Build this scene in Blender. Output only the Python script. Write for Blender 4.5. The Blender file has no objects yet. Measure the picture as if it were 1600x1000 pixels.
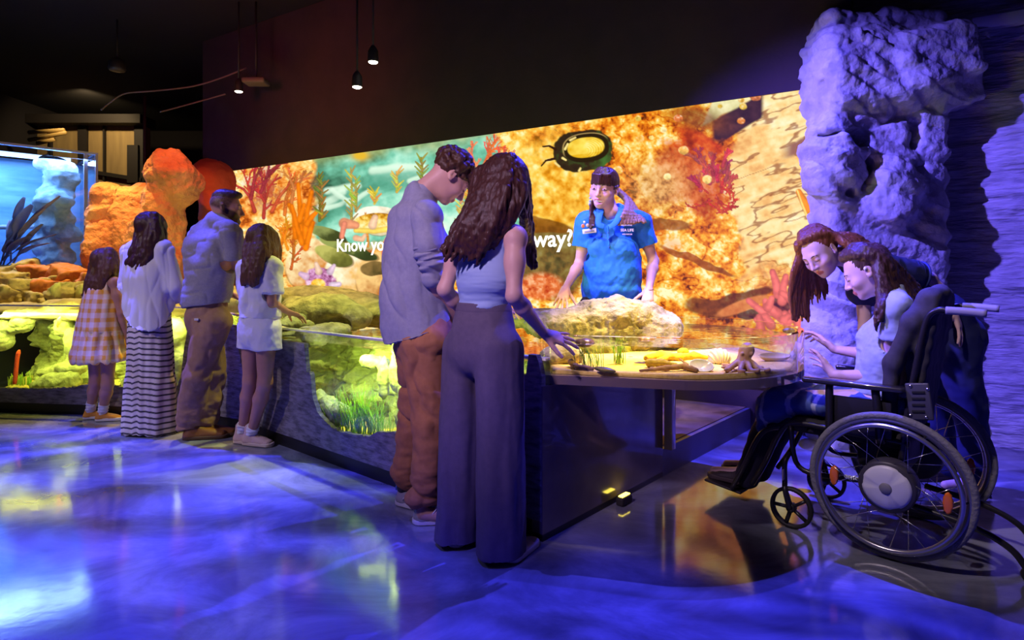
import bpy, bmesh, math, random
import numpy as np
from mathutils import Vector, Matrix

# ------------------------------------------------------------------ basics
F, H, HY = 950.0, 1.19, 425.0            # focal length (px), eye height (m), horizon row
C = bpy.context.scene.collection
def A(*v): return np.array(v, float)
def P(px, py, d):                         # point at depth d that the photograph shows at (px, py)
    return A((px - 800) / F * d, d, H - (py - HY) / F * d)
def G(px, py):                            # floor point seen at (px, py)
    return P(px, py, F * H / (py - HY))
def nrm(v):
    v = np.asarray(v, float); return v / (np.linalg.norm(v) + 1e-12)

# ------------------------------------------------------------------ noise (numpy)
def _hash(ix, iy, iz, seed):
    with np.errstate(over='ignore'):
        h = (ix.astype(np.uint32) * np.uint32(374761393) + iy.astype(np.uint32) * np.uint32(668265263)
             + iz.astype(np.uint32) * np.uint32(2147483647) + np.uint32(seed * 974711 + 12345))
        h = (h ^ (h >> np.uint32(13))) * np.uint32(1274126177)
        h = h ^ (h >> np.uint32(16))
    return (h & np.uint32(0xffff)).astype(np.float32) / 32767.5 - 1.0
def noise3(p, seed=0):
    p = np.asarray(p, np.float32)
    i = np.floor(p).astype(np.int64); f = p - i
    u = f * f * (3 - 2 * f)
    r = 0
    for dx in (0, 1):
        wx = u[:, 0] if dx else 1 - u[:, 0]
        for dy in (0, 1):
            wy = u[:, 1] if dy else 1 - u[:, 1]
            for dz in (0, 1):
                wz = u[:, 2] if dz else 1 - u[:, 2]
                r = r + wx * wy * wz * _hash(i[:, 0] + dx, i[:, 1] + dy, i[:, 2] + dz, seed)
    return r
def fbm(p, oct=4, seed=0, gain=.5):
    p = np.asarray(p, np.float32); a = 1.; r = 0; t = 0
    for o in range(oct):
        r = r + a * noise3(p * 2 ** o + o * 17.3, seed + o); t += a; a *= gain
    return r / t
def ridge(p, oct=4, seed=0):
    p = np.asarray(p, np.float32); a = 1.; r = 0; t = 0
    for o in range(oct):
        r = r + a * (1 - 2 * np.abs(noise3(p * 2 ** o + o * 9.1, seed + o))); t += a; a *= .5
    return r / t
def sstep(a, b, x):
    t = np.clip((x - a) / (b - a), 0, 1); return t * t * (3 - 2 * t)

# ------------------------------------------------------------------ materials
MATS = {}
def mat(name, c, rough=.6, metal=0., c2=None, scale=8., detail=4., bump=0., bscale=40., stretch=(1, 1, 1),
        emit=None, estr=0., spec=.5, coat=0., lo=.35, hi=.65, sheen=0., attr=None, trans=0., ior=1.45, wave=None, bdist=.02):
    if name in MATS: return MATS[name]
    m = bpy.data.materials.new(name); m.use_nodes = True; MATS[name] = m
    nt = m.node_tree; b = nt.nodes['Principled BSDF']; L = nt.links.new
    b.inputs['Base Color'].default_value = (*c, 1); b.inputs['Roughness'].default_value = rough
    b.inputs['Metallic'].default_value = metal; b.inputs['Specular IOR Level'].default_value = spec
    b.inputs['Coat Weight'].default_value = coat; b.inputs['Sheen Weight'].default_value = sheen
    b.inputs['Transmission Weight'].default_value = trans; b.inputs['IOR'].default_value = ior
    tc = nt.nodes.new('ShaderNodeTexCoord'); mp = nt.nodes.new('ShaderNodeMapping')
    mp.inputs['Scale'].default_value = stretch; L(tc.outputs['Object'], mp.inputs['Vector'])
    col = None
    if c2 is not None:
        n = nt.nodes.new('ShaderNodeTexNoise'); n.inputs['Scale'].default_value = scale; n.inputs['Detail'].default_value = detail
        n.inputs['Roughness'].default_value = .6
        L(mp.outputs[0], n.inputs['Vector'])
        r = nt.nodes.new('ShaderNodeValToRGB')
        r.color_ramp.elements[0].position = lo; r.color_ramp.elements[0].color = (*c, 1)
        r.color_ramp.elements[1].position = hi; r.color_ramp.elements[1].color = (*c2, 1)
        L(n.outputs['Fac'], r.inputs['Fac']); col = r.outputs['Color']
    if attr:                                  # local colour regions stored on the mesh (lips, prints)
        a = nt.nodes.new('ShaderNodeAttribute'); a.attribute_name = 'Col'
        if col is None: col = a.outputs['Color']
        else:
            x = nt.nodes.new('ShaderNodeMix'); x.data_type = 'RGBA'; x.blend_type = 'MULTIPLY'; x.inputs['Factor'].default_value = 1
            L(col, x.inputs[6]); L(a.outputs['Color'], x.inputs[7]); col = x.outputs[2]
    if col is not None: L(col, b.inputs['Base Color'])
    if emit is not None:
        b.inputs['Emission Color'].default_value = (*emit, 1); b.inputs['Emission Strength'].default_value = estr
    if bump:
        if wave:
            n = nt.nodes.new('ShaderNodeTexWave'); n.inputs['Scale'].default_value = bscale
            n.inputs['Distortion'].default_value = wave; n.inputs['Detail'].default_value = 3
        else:
            n = nt.nodes.new('ShaderNodeTexNoise'); n.inputs['Scale'].default_value = bscale; n.inputs['Detail'].default_value = 5
        L(mp.outputs[0], n.inputs['Vector'])
        bp = nt.nodes.new('ShaderNodeBump'); bp.inputs['Strength'].default_value = bump; bp.inputs['Distance'].default_value = bdist
        L(n.outputs['Fac'], bp.inputs['Height']); L(bp.outputs['Normal'], b.inputs['Normal'])
    return m
def glass(name, tint=(1, 1, 1), ior=1.45, rough=.0, bump=0, bscale=6, boost=1.0, gcol=(1, 1, 1)):
    """clear pane: light passes straight through, the surface mirrors by Fresnel"""
    if name in MATS: return MATS[name]
    m = bpy.data.materials.new(name); m.use_nodes = True; MATS[name] = m
    nt = m.node_tree; L = nt.links.new; nt.nodes.remove(nt.nodes['Principled BSDF'])
    t = nt.nodes.new('ShaderNodeBsdfTransparent'); t.inputs['Color'].default_value = (*tint, 1)
    g = nt.nodes.new('ShaderNodeBsdfGlossy'); g.inputs['Roughness'].default_value = rough; g.inputs['Color'].default_value = (*gcol, 1)
    fr = nt.nodes.new('ShaderNodeFresnel'); fr.inputs['IOR'].default_value = ior
    mu = nt.nodes.new('ShaderNodeMath'); mu.operation = 'MULTIPLY'; mu.use_clamp = True; mu.inputs[1].default_value = boost
    mx = nt.nodes.new('ShaderNodeMixShader'); ge = nt.nodes.new('ShaderNodeNewGeometry'); mi = nt.nodes.new('ShaderNodeMapRange')
    mi.inputs['To Min'].default_value = ior; mi.inputs['To Max'].default_value = 1 / ior       # same mirror strength on both faces
    L(ge.outputs['Backfacing'], mi.inputs['Value']); L(mi.outputs[0], fr.inputs['IOR'])
    L(fr.outputs[0], mu.inputs[0]); L(mu.outputs[0], mx.inputs[0]); L(t.outputs[0], mx.inputs[1]); L(g.outputs[0], mx.inputs[2])
    if bump:
        tc = nt.nodes.new('ShaderNodeTexCoord'); n = nt.nodes.new('ShaderNodeTexNoise'); n.inputs['Scale'].default_value = bscale
        n.inputs['Detail'].default_value = 2
        bp = nt.nodes.new('ShaderNodeBump'); bp.inputs['Strength'].default_value = bump; bp.inputs['Distance'].default_value = .02
        L(tc.outputs['Object'], n.inputs['Vector']); L(n.outputs['Fac'], bp.inputs['Height'])
        L(bp.outputs[0], g.inputs['Normal']); L(bp.outputs[0], fr.inputs['Normal'])
    L(mx.outputs[0], nt.nodes['Material Output'].inputs['Surface'])
    return m

# ------------------------------------------------------------------ objects
ROOT = {}                                  # base point of every Empty
def thing(name, label, cat, base=(0, 0, 0), group=None):
    o = bpy.data.objects.new(name, None); C.objects.link(o); o.location = [float(x) for x in base]
    o.empty_display_size = .1
    tag(o, label, cat, group); ROOT[o.name] = np.asarray(base, float); return o
def tag(o, label=None, cat=None, group=None, kind=None):
    if label: o['label'] = label
    if cat: o['category'] = cat
    if group: o['group'] = group
    if kind: o['kind'] = kind
    return o
def world_base(o):
    r = np.zeros(3)
    while o is not None:
        r = r + np.array(o.location); o = o.parent
    return r
def mesh(name, V, Fc, m, parent=None, smooth=True, base=None, col=None, mats=None, midx=None):
    """verts in world space; Fc an (n,4)/(n,3) array or a list of index lists"""
    V = np.asarray(V, np.float32).reshape(-1, 3)
    if parent is not None and base is None: base = world_base(parent); b2 = np.zeros(3)
    elif base is None: base = np.array([V[:, 0].mean(), V[:, 1].mean(), V[:, 2].min()]); b2 = base
    else: b2 = np.asarray(base, float)
    if parent is not None and base is not None: pass
    W = V - np.asarray(base, np.float32)
    me = bpy.data.meshes.new(name)
    if isinstance(Fc, np.ndarray):
        n, w = Fc.shape; tot = np.full(n, w, np.int32); flat = Fc.astype(np.int32).ravel()
    else:
        tot = np.array([len(f) for f in Fc], np.int32); flat = np.array([i for f in Fc for i in f], np.int32); n = len(Fc)
    me.vertices.add(len(W)); me.vertices.foreach_set('co', W.astype(np.float32).ravel())
    me.loops.add(len(flat)); me.loops.foreach_set('vertex_index', flat)
    me.polygons.add(n); st = np.zeros(n, np.int32); st[1:] = np.cumsum(tot)[:-1]
    me.polygons.foreach_set('loop_start', st); me.polygons.foreach_set('loop_total', tot)
    me.polygons.foreach_set('use_smooth', np.full(n, bool(smooth)))
    if mats: 
        for q in mats: me.materials.append(q)
        if midx is not None: me.polygons.foreach_set('material_index', np.asarray(midx, np.int32))
    elif m is not None: me.materials.append(m)
    me.update(calc_edges=True); me.validate()
    if col is not None:
        a = me.color_attributes.new('Col', 'FLOAT_COLOR', 'POINT')
        cc = np.ones((len(W), 4), np.float32); cc[:, :3] = col; a.data.foreach_set('color', cc.ravel())
    o = bpy.data.objects.new(name, me); C.objects.link(o)
    if parent is not None: o.parent = parent
    else: o.location = [float(x) for x in b2]
    return o
class MB:                                   # collects shapes into one mesh
    def __init__(s): s.v = []; s.f = []; s.n = 0
    def add(s, V, Fc):
        V = np.asarray(V, float).reshape(-1, 3)
        s.f += [[int(i) + s.n for i in f] for f in Fc]; s.v.append(V); s.n += len(V); return s
    def build(s, name, m, parent=None, smooth=True, **k):
        return mesh(name, np.concatenate(s.v), s.f, m, parent, smooth, **k)
    def box(s, c, size, rot=None, bev=0.):
        x, y, z = [q / 2 for q in size]
        if bev <= 0:
            V = np.array([[i, j, k] for i in (-x, x) for j in (-y, y) for k in (-z, z)])
            Fc = [(0, 1, 3, 2), (4, 6, 7, 5), (0, 4, 5, 1), (2, 3, 7, 6), (0, 2, 6, 4), (1, 5, 7, 3)]
        else:
            bm = bmesh.new(); bmesh.ops.create_cube(bm, size=1)
            for v in bm.verts: v.co = Vector((v.co.x * 2 * x, v.co.y * 2 * y, v.co.z * 2 * z))
            bmesh.ops.bevel(bm, geom=bm.edges[:], offset=min(bev, x * .95, y * .95, z * .95), segments=3, affect='EDGES', profile=.5)
            bm.verts.index_update(); V = np.array([v.co[:] for v in bm.verts]); Fc = [[v.index for v in f.verts] for f in bm.faces]; bm.free()
        if rot is not None: V = V @ np.asarray(rot).T
        return s.add(V + np.asarray(c, float), Fc)
    def tube(s, pts, r, n=10, closed=False, caps=True, flat=None):
        pts = np.asarray(pts, float); k = len(pts); r = np.broadcast_to(np.asarray(r, float), (k,))
        T = np.gradient(pts, axis=0) if not closed else (np.roll(pts, -1, 0) - np.roll(pts, 1, 0))
        T = T / (np.linalg.norm(T, axis=1, keepdims=True) + 1e-12)
        up = A(0, 0, 1) if abs(T[0][2]) < .9 else A(1, 0, 0)
        N = nrm(np.cross(T[0], up)); V = []
        an = np.linspace(0, 2 * np.pi, n, endpoint=False)
        for i in range(k):
            N = N - T[i] * np.dot(N, T[i]); N = nrm(N); B = np.cross(T[i], N)
            V.append(pts[i] + r[i] * (np.cos(an)[:, None] * N + np.sin(an)[:, None] * B * (flat or 1)))
        V = np.concatenate(V); Fc = []
        for i in range(k if closed else k - 1):
            a = i * n; b = ((i + 1) % k) * n
            for j in range(n): Fc.append((a + j, a + (j + 1) % n, b + (j + 1) % n, b + j))
        if caps and not closed: Fc += [list(range(n))[::-1], list(range((k - 1) * n, k * n))]
        return s.add(V, Fc)
    def lathe(s, prof, n=32, c=(0, 0, 0), rot=None, closed=False):   # profile (radius, height) about z
        k = len(prof); an = np.linspace(0, 2 * np.pi, n, endpoint=False); V = []
        for r, z in prof: V.append(np.stack([r * np.cos(an), r * np.sin(an), np.full(n, z)], 1))
        V = np.concatenate(V); Fc = []
        for i in range(k if closed else k - 1):
            a = i * n; b = ((i + 1) % k) * n
            for j in range(n): Fc.append((a + j, a + (j + 1) % n, b + (j + 1) % n, b + j))
        if not closed:
            if prof[0][0] > 1e-6: Fc.append(list(range(n))[::-1])
            if prof[-1][0] > 1e-6: Fc.append(list(range((k - 1) * n, k * n)))
        if rot is not None: V = V @ np.asarray(rot).T
        return s.add(V + np.asarray(c, float), Fc)
    def prism(s, poly, z0, z1):             # plan polygon extruded in z
        n = len(poly); V = [(x, y, z0) for x, y in poly] + [(x, y, z1) for x, y in poly]
        return s.add(V, [list(range(n))[::-1], list(range(n, 2 * n))] + [(i, (i + 1) % n, n + (i + 1) % n, n + i) for i in range(n)])
def frame(z, x=None):                       # rotation matrix whose local z is given
    z = nrm(z); x = A(1, 0, 0) if x is None else np.asarray(x, float)
    if abs(np.dot(nrm(x), z)) > .95: x = A(0, 1, 0)
    x = nrm(x - z * np.dot(x, z)); return np.stack([x, np.cross(z, x), z], 1)
def smooth_curve(pts, n=8):                 # Catmull-Rom through points
    p = np.asarray(pts, float); p = np.vstack([2 * p[0] - p[1], p, 2 * p[-1] - p[-2]]); out = []
    for i in range(1, len(p) - 2):
        for t in np.linspace(0, 1, n, endpoint=False):
            a, b, c, d = p[i - 1], p[i], p[i + 1], p[i + 2]
            out.append(.5 * (2 * b + (c - a) * t + (2 * a - 5 * b + 4 * c - d) * t * t + (3 * b - a - 3 * c + d) * t ** 3))
    out.append(p[-2]); return np.array(out)

# ------------------------------------------------------------------ implicit modelling
def smin(a, b, k):
    if k <= 0: return np.minimum(a, b)
    h = np.clip(.5 + .5 * (b - a) / k, 0, 1); return b + (a - b) * h - k * h * (1 - h)
class Field:
    def __init__(s): s.ops = []; s.lo = None; s.hi = None
    def put(s, fn, lo, hi, k, op='u'):
        lo = np.asarray(lo, float); hi = np.asarray(hi, float); s.ops.append((fn, lo, hi, k, op))
        if op == 'u':
            s.lo = lo if s.lo is None else np.minimum(s.lo, lo); s.hi = hi if s.hi is None else np.maximum(s.hi, hi)
        return s
    def cap(s, a, b, ra, rb=None, k=.02, op='u'):
        a = np.asarray(a, float); b = np.asarray(b, float); rb = ra if rb is None else rb; ab = b - a; L2 = ab @ ab + 1e-12; r = max(ra, rb)
        def fn(p):
            q = p - a.astype(np.float32); t = np.clip(q @ ab.astype(np.float32) / L2, 0, 1)
            return np.linalg.norm(q - t[..., None] * ab.astype(np.float32), axis=-1) - (ra + (rb - ra) * t)
        return s.put(fn, np.minimum(a, b) - r, np.maximum(a, b) + r, k, op)
    def chain(s, pts, rs, k=.02, op='u'):
        for i in range(len(pts) - 1): s.cap(pts[i], pts[i + 1], rs[i], rs[i + 1], k, op)
        return s
    def ecap(s, a, b, ra, rb, side, k=.03, op='u'):    # tapered limb of elliptic section: ra=(half width along side, half depth)
        a = np.asarray(a, float); b = np.asarray(b, float); ab = b - a; L = np.linalg.norm(ab) + 1e-9; ax = ab / L
        sd = nrm(np.asarray(side, float) - ax * np.dot(side, ax)); ot = np.cross(ax, sd); r = max(*ra, *rb)
        M = np.stack([sd, ot, ax], 1).astype(np.float32); rA = np.array(ra); rB = np.array(rb)
        def fn(p):
            q = (p - a.astype(np.float32)) @ M; t = np.clip(q[..., 2] / L, 0, 1); w = rA[0] + (rB[0] - rA[0]) * t; h = rA[1] + (rB[1] - rA[1]) * t
            e = q[..., 2] - t * L; m = np.minimum(w, h)
            k0 = np.sqrt((q[..., 0] / w) ** 2 + (q[..., 1] / h) ** 2 + (e / m) ** 2)
            k1 = np.sqrt((q[..., 0] / w ** 2) ** 2 + (q[..., 1] / h ** 2) ** 2 + (e / m ** 2) ** 2) + 1e-9
            return np.where(k0 < .25, (k0 - 1) * m, k0 * (k0 - 1) / k1)
        return s.put(fn, np.minimum(a, b) - r, np.maximum(a, b) + r, k, op)
    def ell(s, c, r, R=None, k=.02, op='u'):
        c = np.asarray(c, float); r = np.asarray(r, float); R = np.eye(3) if R is None else np.asarray(R, float); R32 = R.astype(np.float32)
        def fn(p):
            q = (p - c.astype(np.float32)) @ R32; k0 = np.linalg.norm(q / r, axis=-1); k1 = np.linalg.norm(q / r ** 2, axis=-1) + 1e-9
            return np.where(k0 < .25, (k0 - 1) * r.min(), k0 * (k0 - 1) / k1)
        e = np.sqrt(((R * r) ** 2).sum(1)); return s.put(fn, c - e, c + e, k, op)
    def box(s, c, half, R=None, rad=.01, k=.01, op='u'):
        c = np.asarray(c, float); half = np.asarray(half, float); R = np.eye(3) if R is None else np.asarray(R, float)
        def fn(p):
            q = np.abs((p - c) @ R) - (half - rad)
            return np.linalg.norm(np.maximum(q, 0), axis=-1) + np.minimum(q.max(-1), 0) - rad
        e = np.abs(R) @ half; return s.put(fn, c - e, c + e, k, op)
    def cut(s, pt, n, k=.0):                # keeps what lies behind the plane (pt, outward normal n)
        pt = np.asarray(pt, float); n = nrm(n)
        return s.put(lambda p: (p - pt) @ n, (-9,) * 3, (9,) * 3, k, 'i')
    def hem(s, pt, n, R, k=.003):            # cuts a sleeve or leg off square beyond the plane, within reach R
        pt = np.asarray(pt, float); n = nrm(n)
        return s.put(lambda p: np.maximum(-((p - pt) @ n), np.linalg.norm(p - pt, axis=-1) - R), pt - R, pt + R, k, 's')
    def val(s, p, pad=None, blocks=None):
        """p (B,n,3) blocks or (n,3); with blocks=(lo,hi) primitives skip blocks they cannot reach"""
        d = np.full(p.shape[:-1], 1., np.float32)
        for fn, lo, hi, k, op in s.ops:
            if blocks is not None and op != 'i':
                g = k + pad; m = ((blocks[0] < hi + g) & (blocks[1] > lo - g)).all(1)
                if not m.any(): continue
                e = d[m]; v = fn(p[m]).astype(np.float32)
                d[m] = smin(e, v, k) if op == 'u' else -smin(-e, v, k)
            else:
                v = fn(p).astype(np.float32)
                d = smin(d, v, k) if op == 'u' else -smin(-d, v, k) if op == 's' else -smin(-d, -v, k)
        return d
    def mesh(s, h, margin=.03):
        lo = s.lo - margin; B = 8; nb = np.ceil((s.hi + margin - lo) / (h * B)).astype(int) + 1
        cg = np.stack(np.meshgrid(*[np.arange(n) for n in nb], indexing='ij'), -1).reshape(-1, 3)
        cc = (lo + (cg + .5) * B * h).astype(np.float32); cd = s.val(cc)
        act = np.abs(cd) < B * h * 1.45 + .01
        V = np.where(cd < 0, -1, 1).astype(np.float32).reshape(nb)
        V = V.repeat(B, 0).repeat(B, 1).repeat(B, 2)
        off = np.stack(np.meshgrid(*[np.arange(B)] * 3, indexing='ij'), -1).reshape(-1, 3)
        ai = cg[act]
        for c0 in range(0, len(ai), 1500):
            b = ai[c0:c0 + 1500]; bl = lo + b * B * h
            p = (bl[:, None, :] + off[None] * h).astype(np.float32)
            d = s.val(p, 3 * h, (bl, bl + B * h))
            g = b[:, None, :] * B + off[None]
            V[g[..., 0], g[..., 1], g[..., 2]] = d
        return nets(V, lo, h)
CORN = np.array([[i, j, k] for i in (0, 1) for j in (0, 1) for k in (0, 1)])
def nets(V, o, h):
    S = V < 0; n = np.array(V.shape); c = np.zeros(n - 1, np.uint8)
    for a in CORN: c += S[a[0]:n[0] - 1 + a[0], a[1]:n[1] - 1 + a[1], a[2]:n[2] - 1 + a[2]]
    act = (c > 0) & (c < 8); idx = np.argwhere(act); vid = np.full(act.shape, -1, np.int32); vid[act] = np.arange(len(idx))
    vals = [V[idx[:, 0] + a[0], idx[:, 1] + a[1], idx[:, 2] + a[2]] for a in CORN]
    pos = np.zeros((len(idx), 3), np.float32); cnt = np.zeros(len(idx), np.float32)
    for a in range(8):
        for b in range(a + 1, 8):
            if np.abs(CORN[a] - CORN[b]).sum() != 1: continue
            va, vb = vals[a], vals[b]; m = (va < 0) != (vb < 0); t = np.where(m, va / np.where(m, va - vb, 1), 0)
            q = CORN[a] + (CORN[b] - CORN[a]) * t[:, None]; pos[m] += q[m]; cnt[m] += 1
    verts = o + (idx + pos / cnt[:, None]) * h; Q = []
    for ax in range(3):
        sl0 = [slice(1, -1)] * 3; sl1 = [slice(1, -1)] * 3; sl0[ax] = slice(0, -1); sl1[ax] = slice(1, None)
        s0 = S[tuple(sl0)]; s1 = S[tuple(sl1)]; e = np.argwhere(s0 != s1)
        if len(e) == 0: continue
        ins = s0[e[:, 0], e[:, 1], e[:, 2]]; b = e.copy(); u, w = (ax + 1) % 3, (ax + 2) % 3
        b[:, u] += 1; b[:, w] += 1
        def at(du, dw):
            g = b.copy(); g[:, u] -= du; g[:, w] -= dw; return vid[g[:, 0], g[:, 1], g[:, 2]]
        q = np.stack([at(1, 1), at(0, 1), at(0, 0), at(1, 0)], 1); q[~ins] = q[~ins][:, ::-1]; Q.append(q)
    Q = np.concatenate(Q); Q = Q[(Q >= 0).all(1)]
    return verts, Q
def normals(V, Q):
    N = np.zeros_like(V); n = np.cross(V[Q[:, 2]] - V[Q[:, 0]], V[Q[:, 3 if Q.shape[1] > 3 else 1]] - V[Q[:, 1]])
    if Q.shape[1] == 3: n = np.cross(V[Q[:, 1]] - V[Q[:, 0]], V[Q[:, 2]] - V[Q[:, 0]])
    for i in range(Q.shape[1]): np.add.at(N, Q[:, i], n)
    return N / (np.linalg.norm(N, axis=1, keepdims=True) + 1e-9)
def relax(V, Q, n=1, w=.5):
    for _ in range(n):
        Sx = np.zeros_like(V); ct = np.zeros(len(V)); 
        for i in range(4):
            j = (i + 1) % 4; np.add.at(Sx, Q[:, i], V[Q[:, j]]); np.add.at(ct, Q[:, i], 1)
            np.add.at(Sx, Q[:, j], V[Q[:, i]]); np.add.at(ct, Q[:, j], 1)
        V = V + w * (Sx / np.maximum(ct, 1)[:, None] - V)
    return V
def sculpt(name, fld, h, m, parent=None, disp=None, col=None, sm=1, **k):
    V, Q = fld.mesh(h)
    if sm: V = relax(V, Q, sm)
    if disp is not None:
        N = normals(V, Q); V = V + N * np.maximum(np.asarray(disp(V)), -.016)[:, None]
    return mesh(name, V, Q, m, parent, True, col=None if col is None else col(V), **k)
# ------------------------------------------------------------------ camera, world
sc = bpy.context.scene
cam = bpy.data.cameras.new('camera'); cam.sensor_width = 36; cam.lens = 36 * F / 1600; cam.shift_y = -(500 - HY) / 1600; cam.clip_start = .05
co = bpy.data.objects.new('camera', cam); C.objects.link(co); co.location = (0, 0, H); co.rotation_euler = (math.pi / 2, 0, 0); sc.camera = co
w = bpy.data.worlds.new('world'); sc.world = w; w.use_nodes = True
w.node_tree.nodes['Background'].inputs[0].default_value = (.012, .009, .03, 1); w.node_tree.nodes['Background'].inputs[1].default_value = .35
vs = sc.view_settings; vs.view_transform = 'Standard'; vs.look = 'None'; vs.exposure = 0; vs.gamma = 1
sc.display_settings.display_device = 'sRGB'
try:
    sc.cycles.use_denoising = True; sc.cycles.denoiser = 'OPENIMAGEDENOISE'
    sc.cycles.max_bounces = 8; sc.cycles.transparent_max_bounces = 24; sc.cycles.glossy_bounces = 4; sc.cycles.diffuse_bounces = 3
    sc.cycles.caustics_reflective = False; sc.cycles.caustics_refractive = False; sc.cycles.sample_clamp_indirect = 6
except Exception: pass

def lin(r, g, b):
    return tuple(((c / 255) / 12.92 if c <= 10.3 else ((c / 255 + .055) / 1.055) ** 2.4) for c in (r, g, b))
def pieces(pts):                            # plan polyline with cumulative length
    pts = np.asarray(pts, float); d = np.r_[0, np.cumsum(np.linalg.norm(np.diff(pts, axis=0), axis=1))]
    return pts, d

# ------------------------------------------------------------------ shell
CEIL = 4.3
def floor_material():
    m = bpy.data.materials.new('floor_epoxy'); m.use_nodes = True; nt = m.node_tree; L = nt.links.new; b = nt.nodes['Principled BSDF']
    tc = nt.nodes.new('ShaderNodeTexCoord'); mp = nt.nodes.new('ShaderNodeMapping'); mp.inputs['Scale'].default_value = (1, 1.5, 1); mp.inputs['Rotation'].default_value = (0, 0, .5)
    L(tc.outputs['Object'], mp.inputs[0])
    n = nt.nodes.new('ShaderNodeTexNoise'); n.inputs['Scale'].default_value = 1.6; n.inputs['Detail'].default_value = 7; n.inputs['Roughness'].default_value = .62; n.inputs['Distortion'].default_value = .7
    L(mp.outputs[0], n.inputs[0])
    r = nt.nodes.new('ShaderNodeValToRGB'); e = r.color_ramp.elements
    e[0].position = .3; e[0].color = (.09, .095, .13, 1); e[1].position = .74; e[1].color = (.42, .44, .52, 1)
    k = e.new(.5); k.color = (.20, .21, .27, 1)
    L(n.outputs['Fac'], r.inputs[0]); L(r.outputs[0], b.inputs['Base Color'])
    n2 = nt.nodes.new('ShaderNodeTexNoise'); n2.inputs['Scale'].default_value = 5; n2.inputs['Detail'].default_value = 4; L(tc.outputs['Object'], n2.inputs[0])
    mr = nt.nodes.new('ShaderNodeMapRange'); mr.inputs['To Min'].default_value = .05; mr.inputs['To Max'].default_value = .16
    L(n2.outputs['Fac'], mr.inputs[0]); L(mr.outputs[0], b.inputs['Roughness'])
    b.inputs['Specular IOR Level'].default_value = .5; b.inputs['IOR'].default_value = 2.1
    bp = nt.nodes.new('ShaderNodeBump'); bp.inputs['Strength'].default_value = .05; bp.inputs['Distance'].default_value = .02
    L(n2.outputs['Fac'], bp.inputs['Height']); L(bp.outputs[0], b.inputs['Normal'])
    return m
MB().prism([(-9, -.6), (6, -.6), (6, 13.5), (-9, 13.5)], -.1, 0).build('floor', floor_material(), smooth=False)['kind'] = 'structure'
black = mat('ceiling_black', (.012, .010, .014), .9)
MB().prism([(-9, -.6), (6, -.6), (6, 13.5), (-9, 13.5)], CEIL, CEIL + .1).build('ceiling', black, smooth=False)['kind'] = 'structure'

# projection wall: runs from the far left to the near right
WR, WD = A(2.09, 4.37), nrm(A(-.852, .524)); WN = A(-WD[1], WD[0]); WN = WN if WN[1] < 0 else -WN     # WN points at the room
def wall_uv(px, py):                        # metres along the wall and height seen at a photo pixel
    k = (np.asarray(px, float) - 800) / F
    t = (WR[0] - k * WR[1]) / (k * WD[1] - WD[0]); d = WR[1] + t * WD[1]
    return t, H - (np.asarray(py) - HY) / F * d
def wall_pt(u, z, off=0.):
    p = WR + WD * u + WN * off; return A(p[0], p[1], z)
def slab(name, u0, u1, z0, z1, off0, off1, m, kind='structure'):
    a, b, c, d = [WR + WD * u + WN * o for u, o in ((u0, off0), (u1, off0), (u1, off1), (u0, off1))]
    o = MB().prism([a, b, c, d][::1], z0, z1).build(name, m, smooth=False)
    if kind: o['kind'] = kind
    return o
dark_wall = mat('soffit_paint', (.055, .032, .042), .8, c2=(.042, .026, .036), scale=3, bump=.1, bscale=60)
UW = wall_uv(318, 300)[0]                   # screen's left end
slab('wall_back', -.3, UW + .05, 0, CEIL, -.45, -.05, dark_wall)
slab('wall_soffit', -.3, UW, 2.5, CEIL, -.05, .012, dark_wall)
# right wall beside the pillar
brick = mat('layered_stone', (.55, .52, .56), .8, c2=(.34, .32, .36), scale=7, stretch=(1, 1, 5), bump=.8, bscale=9, bdist=.03)
def rwall():
    o0 = WR + WN * -.42; a = o0 - WD * .2; b = o0 - WD * 3.2
    nu, nz = 300, 260; u = np.linspace(0, 3.0, nu); z = np.linspace(0, CEIL, nz); U, Z = np.meshgrid(u, z, indexing='ij')
    q = np.stack([U.ravel() * 1.6, Z.ravel() * 7, np.zeros(U.size)], 1)
    off = .030 * fbm(q, 4, 3) + .022 * ridge(q * 1.7, 3, 9)
    X = a[0] - WD[0] * U.ravel() + WN[0] * off; Y = a[1] - WD[1] * U.ravel() + WN[1] * off
    V = np.stack([X, Y, Z.ravel()], 1); i = np.arange(nu * nz).reshape(nu, nz)
    Q = np.stack([i[:-1, :-1], i[1:, :-1], i[1:, 1:], i[:-1, 1:]], -1).reshape(-1, 4)
    mesh('wall_right', V, Q[:, ::-1], brick)['kind'] = 'structure'
rwall()
# rear-left wall, tan and weakly lit
MB().prism([(-9, 11.4), (-6.9, 11.4), (-6.9, 11.6), (-9, 11.6)], 0, 3.95).build('wall_rear', mat('tan_panel', (.42, .30, .13), .7, c2=(.30, .21, .1), scale=2, stretch=(4, 1, .4)), smooth=False)['kind'] = 'structure'
tb = MB()
for x, w_ in ((-8.02, .16), (-8.62, .03), (-7.62, .03), (-6.95, .2)): tb.box((x, 11.37, 3.0), (w_, .06, 2.2))
tb.box((-7.6, 11.36, 3.02), (1.4, .08, .07), np.array(Matrix.Rotation(.16, 3, 'Y'))); tb.box((-8, 11.36, 4.0), (2.4, .5, .16)); tb.box((-7.05, 11.35, 3.2), (.2, .12, .7)); tb.build('trim_1', mat('rear_black', (.02, .016, .016), .7), smooth=False)['kind'] = 'structure'
MB().prism([(-9, -.6), (-8.9, -.6), (-8.9, 13.5), (-9, 13.5)], 0, CEIL).build('wall_left', black, smooth=False)['kind'] = 'structure'
MB().prism([(-9, 13.4), (6, 13.4), (6, 13.5), (-9, 13.5)], 0, CEIL).build('wall_far', black, smooth=False)['kind'] = 'structure'
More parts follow.
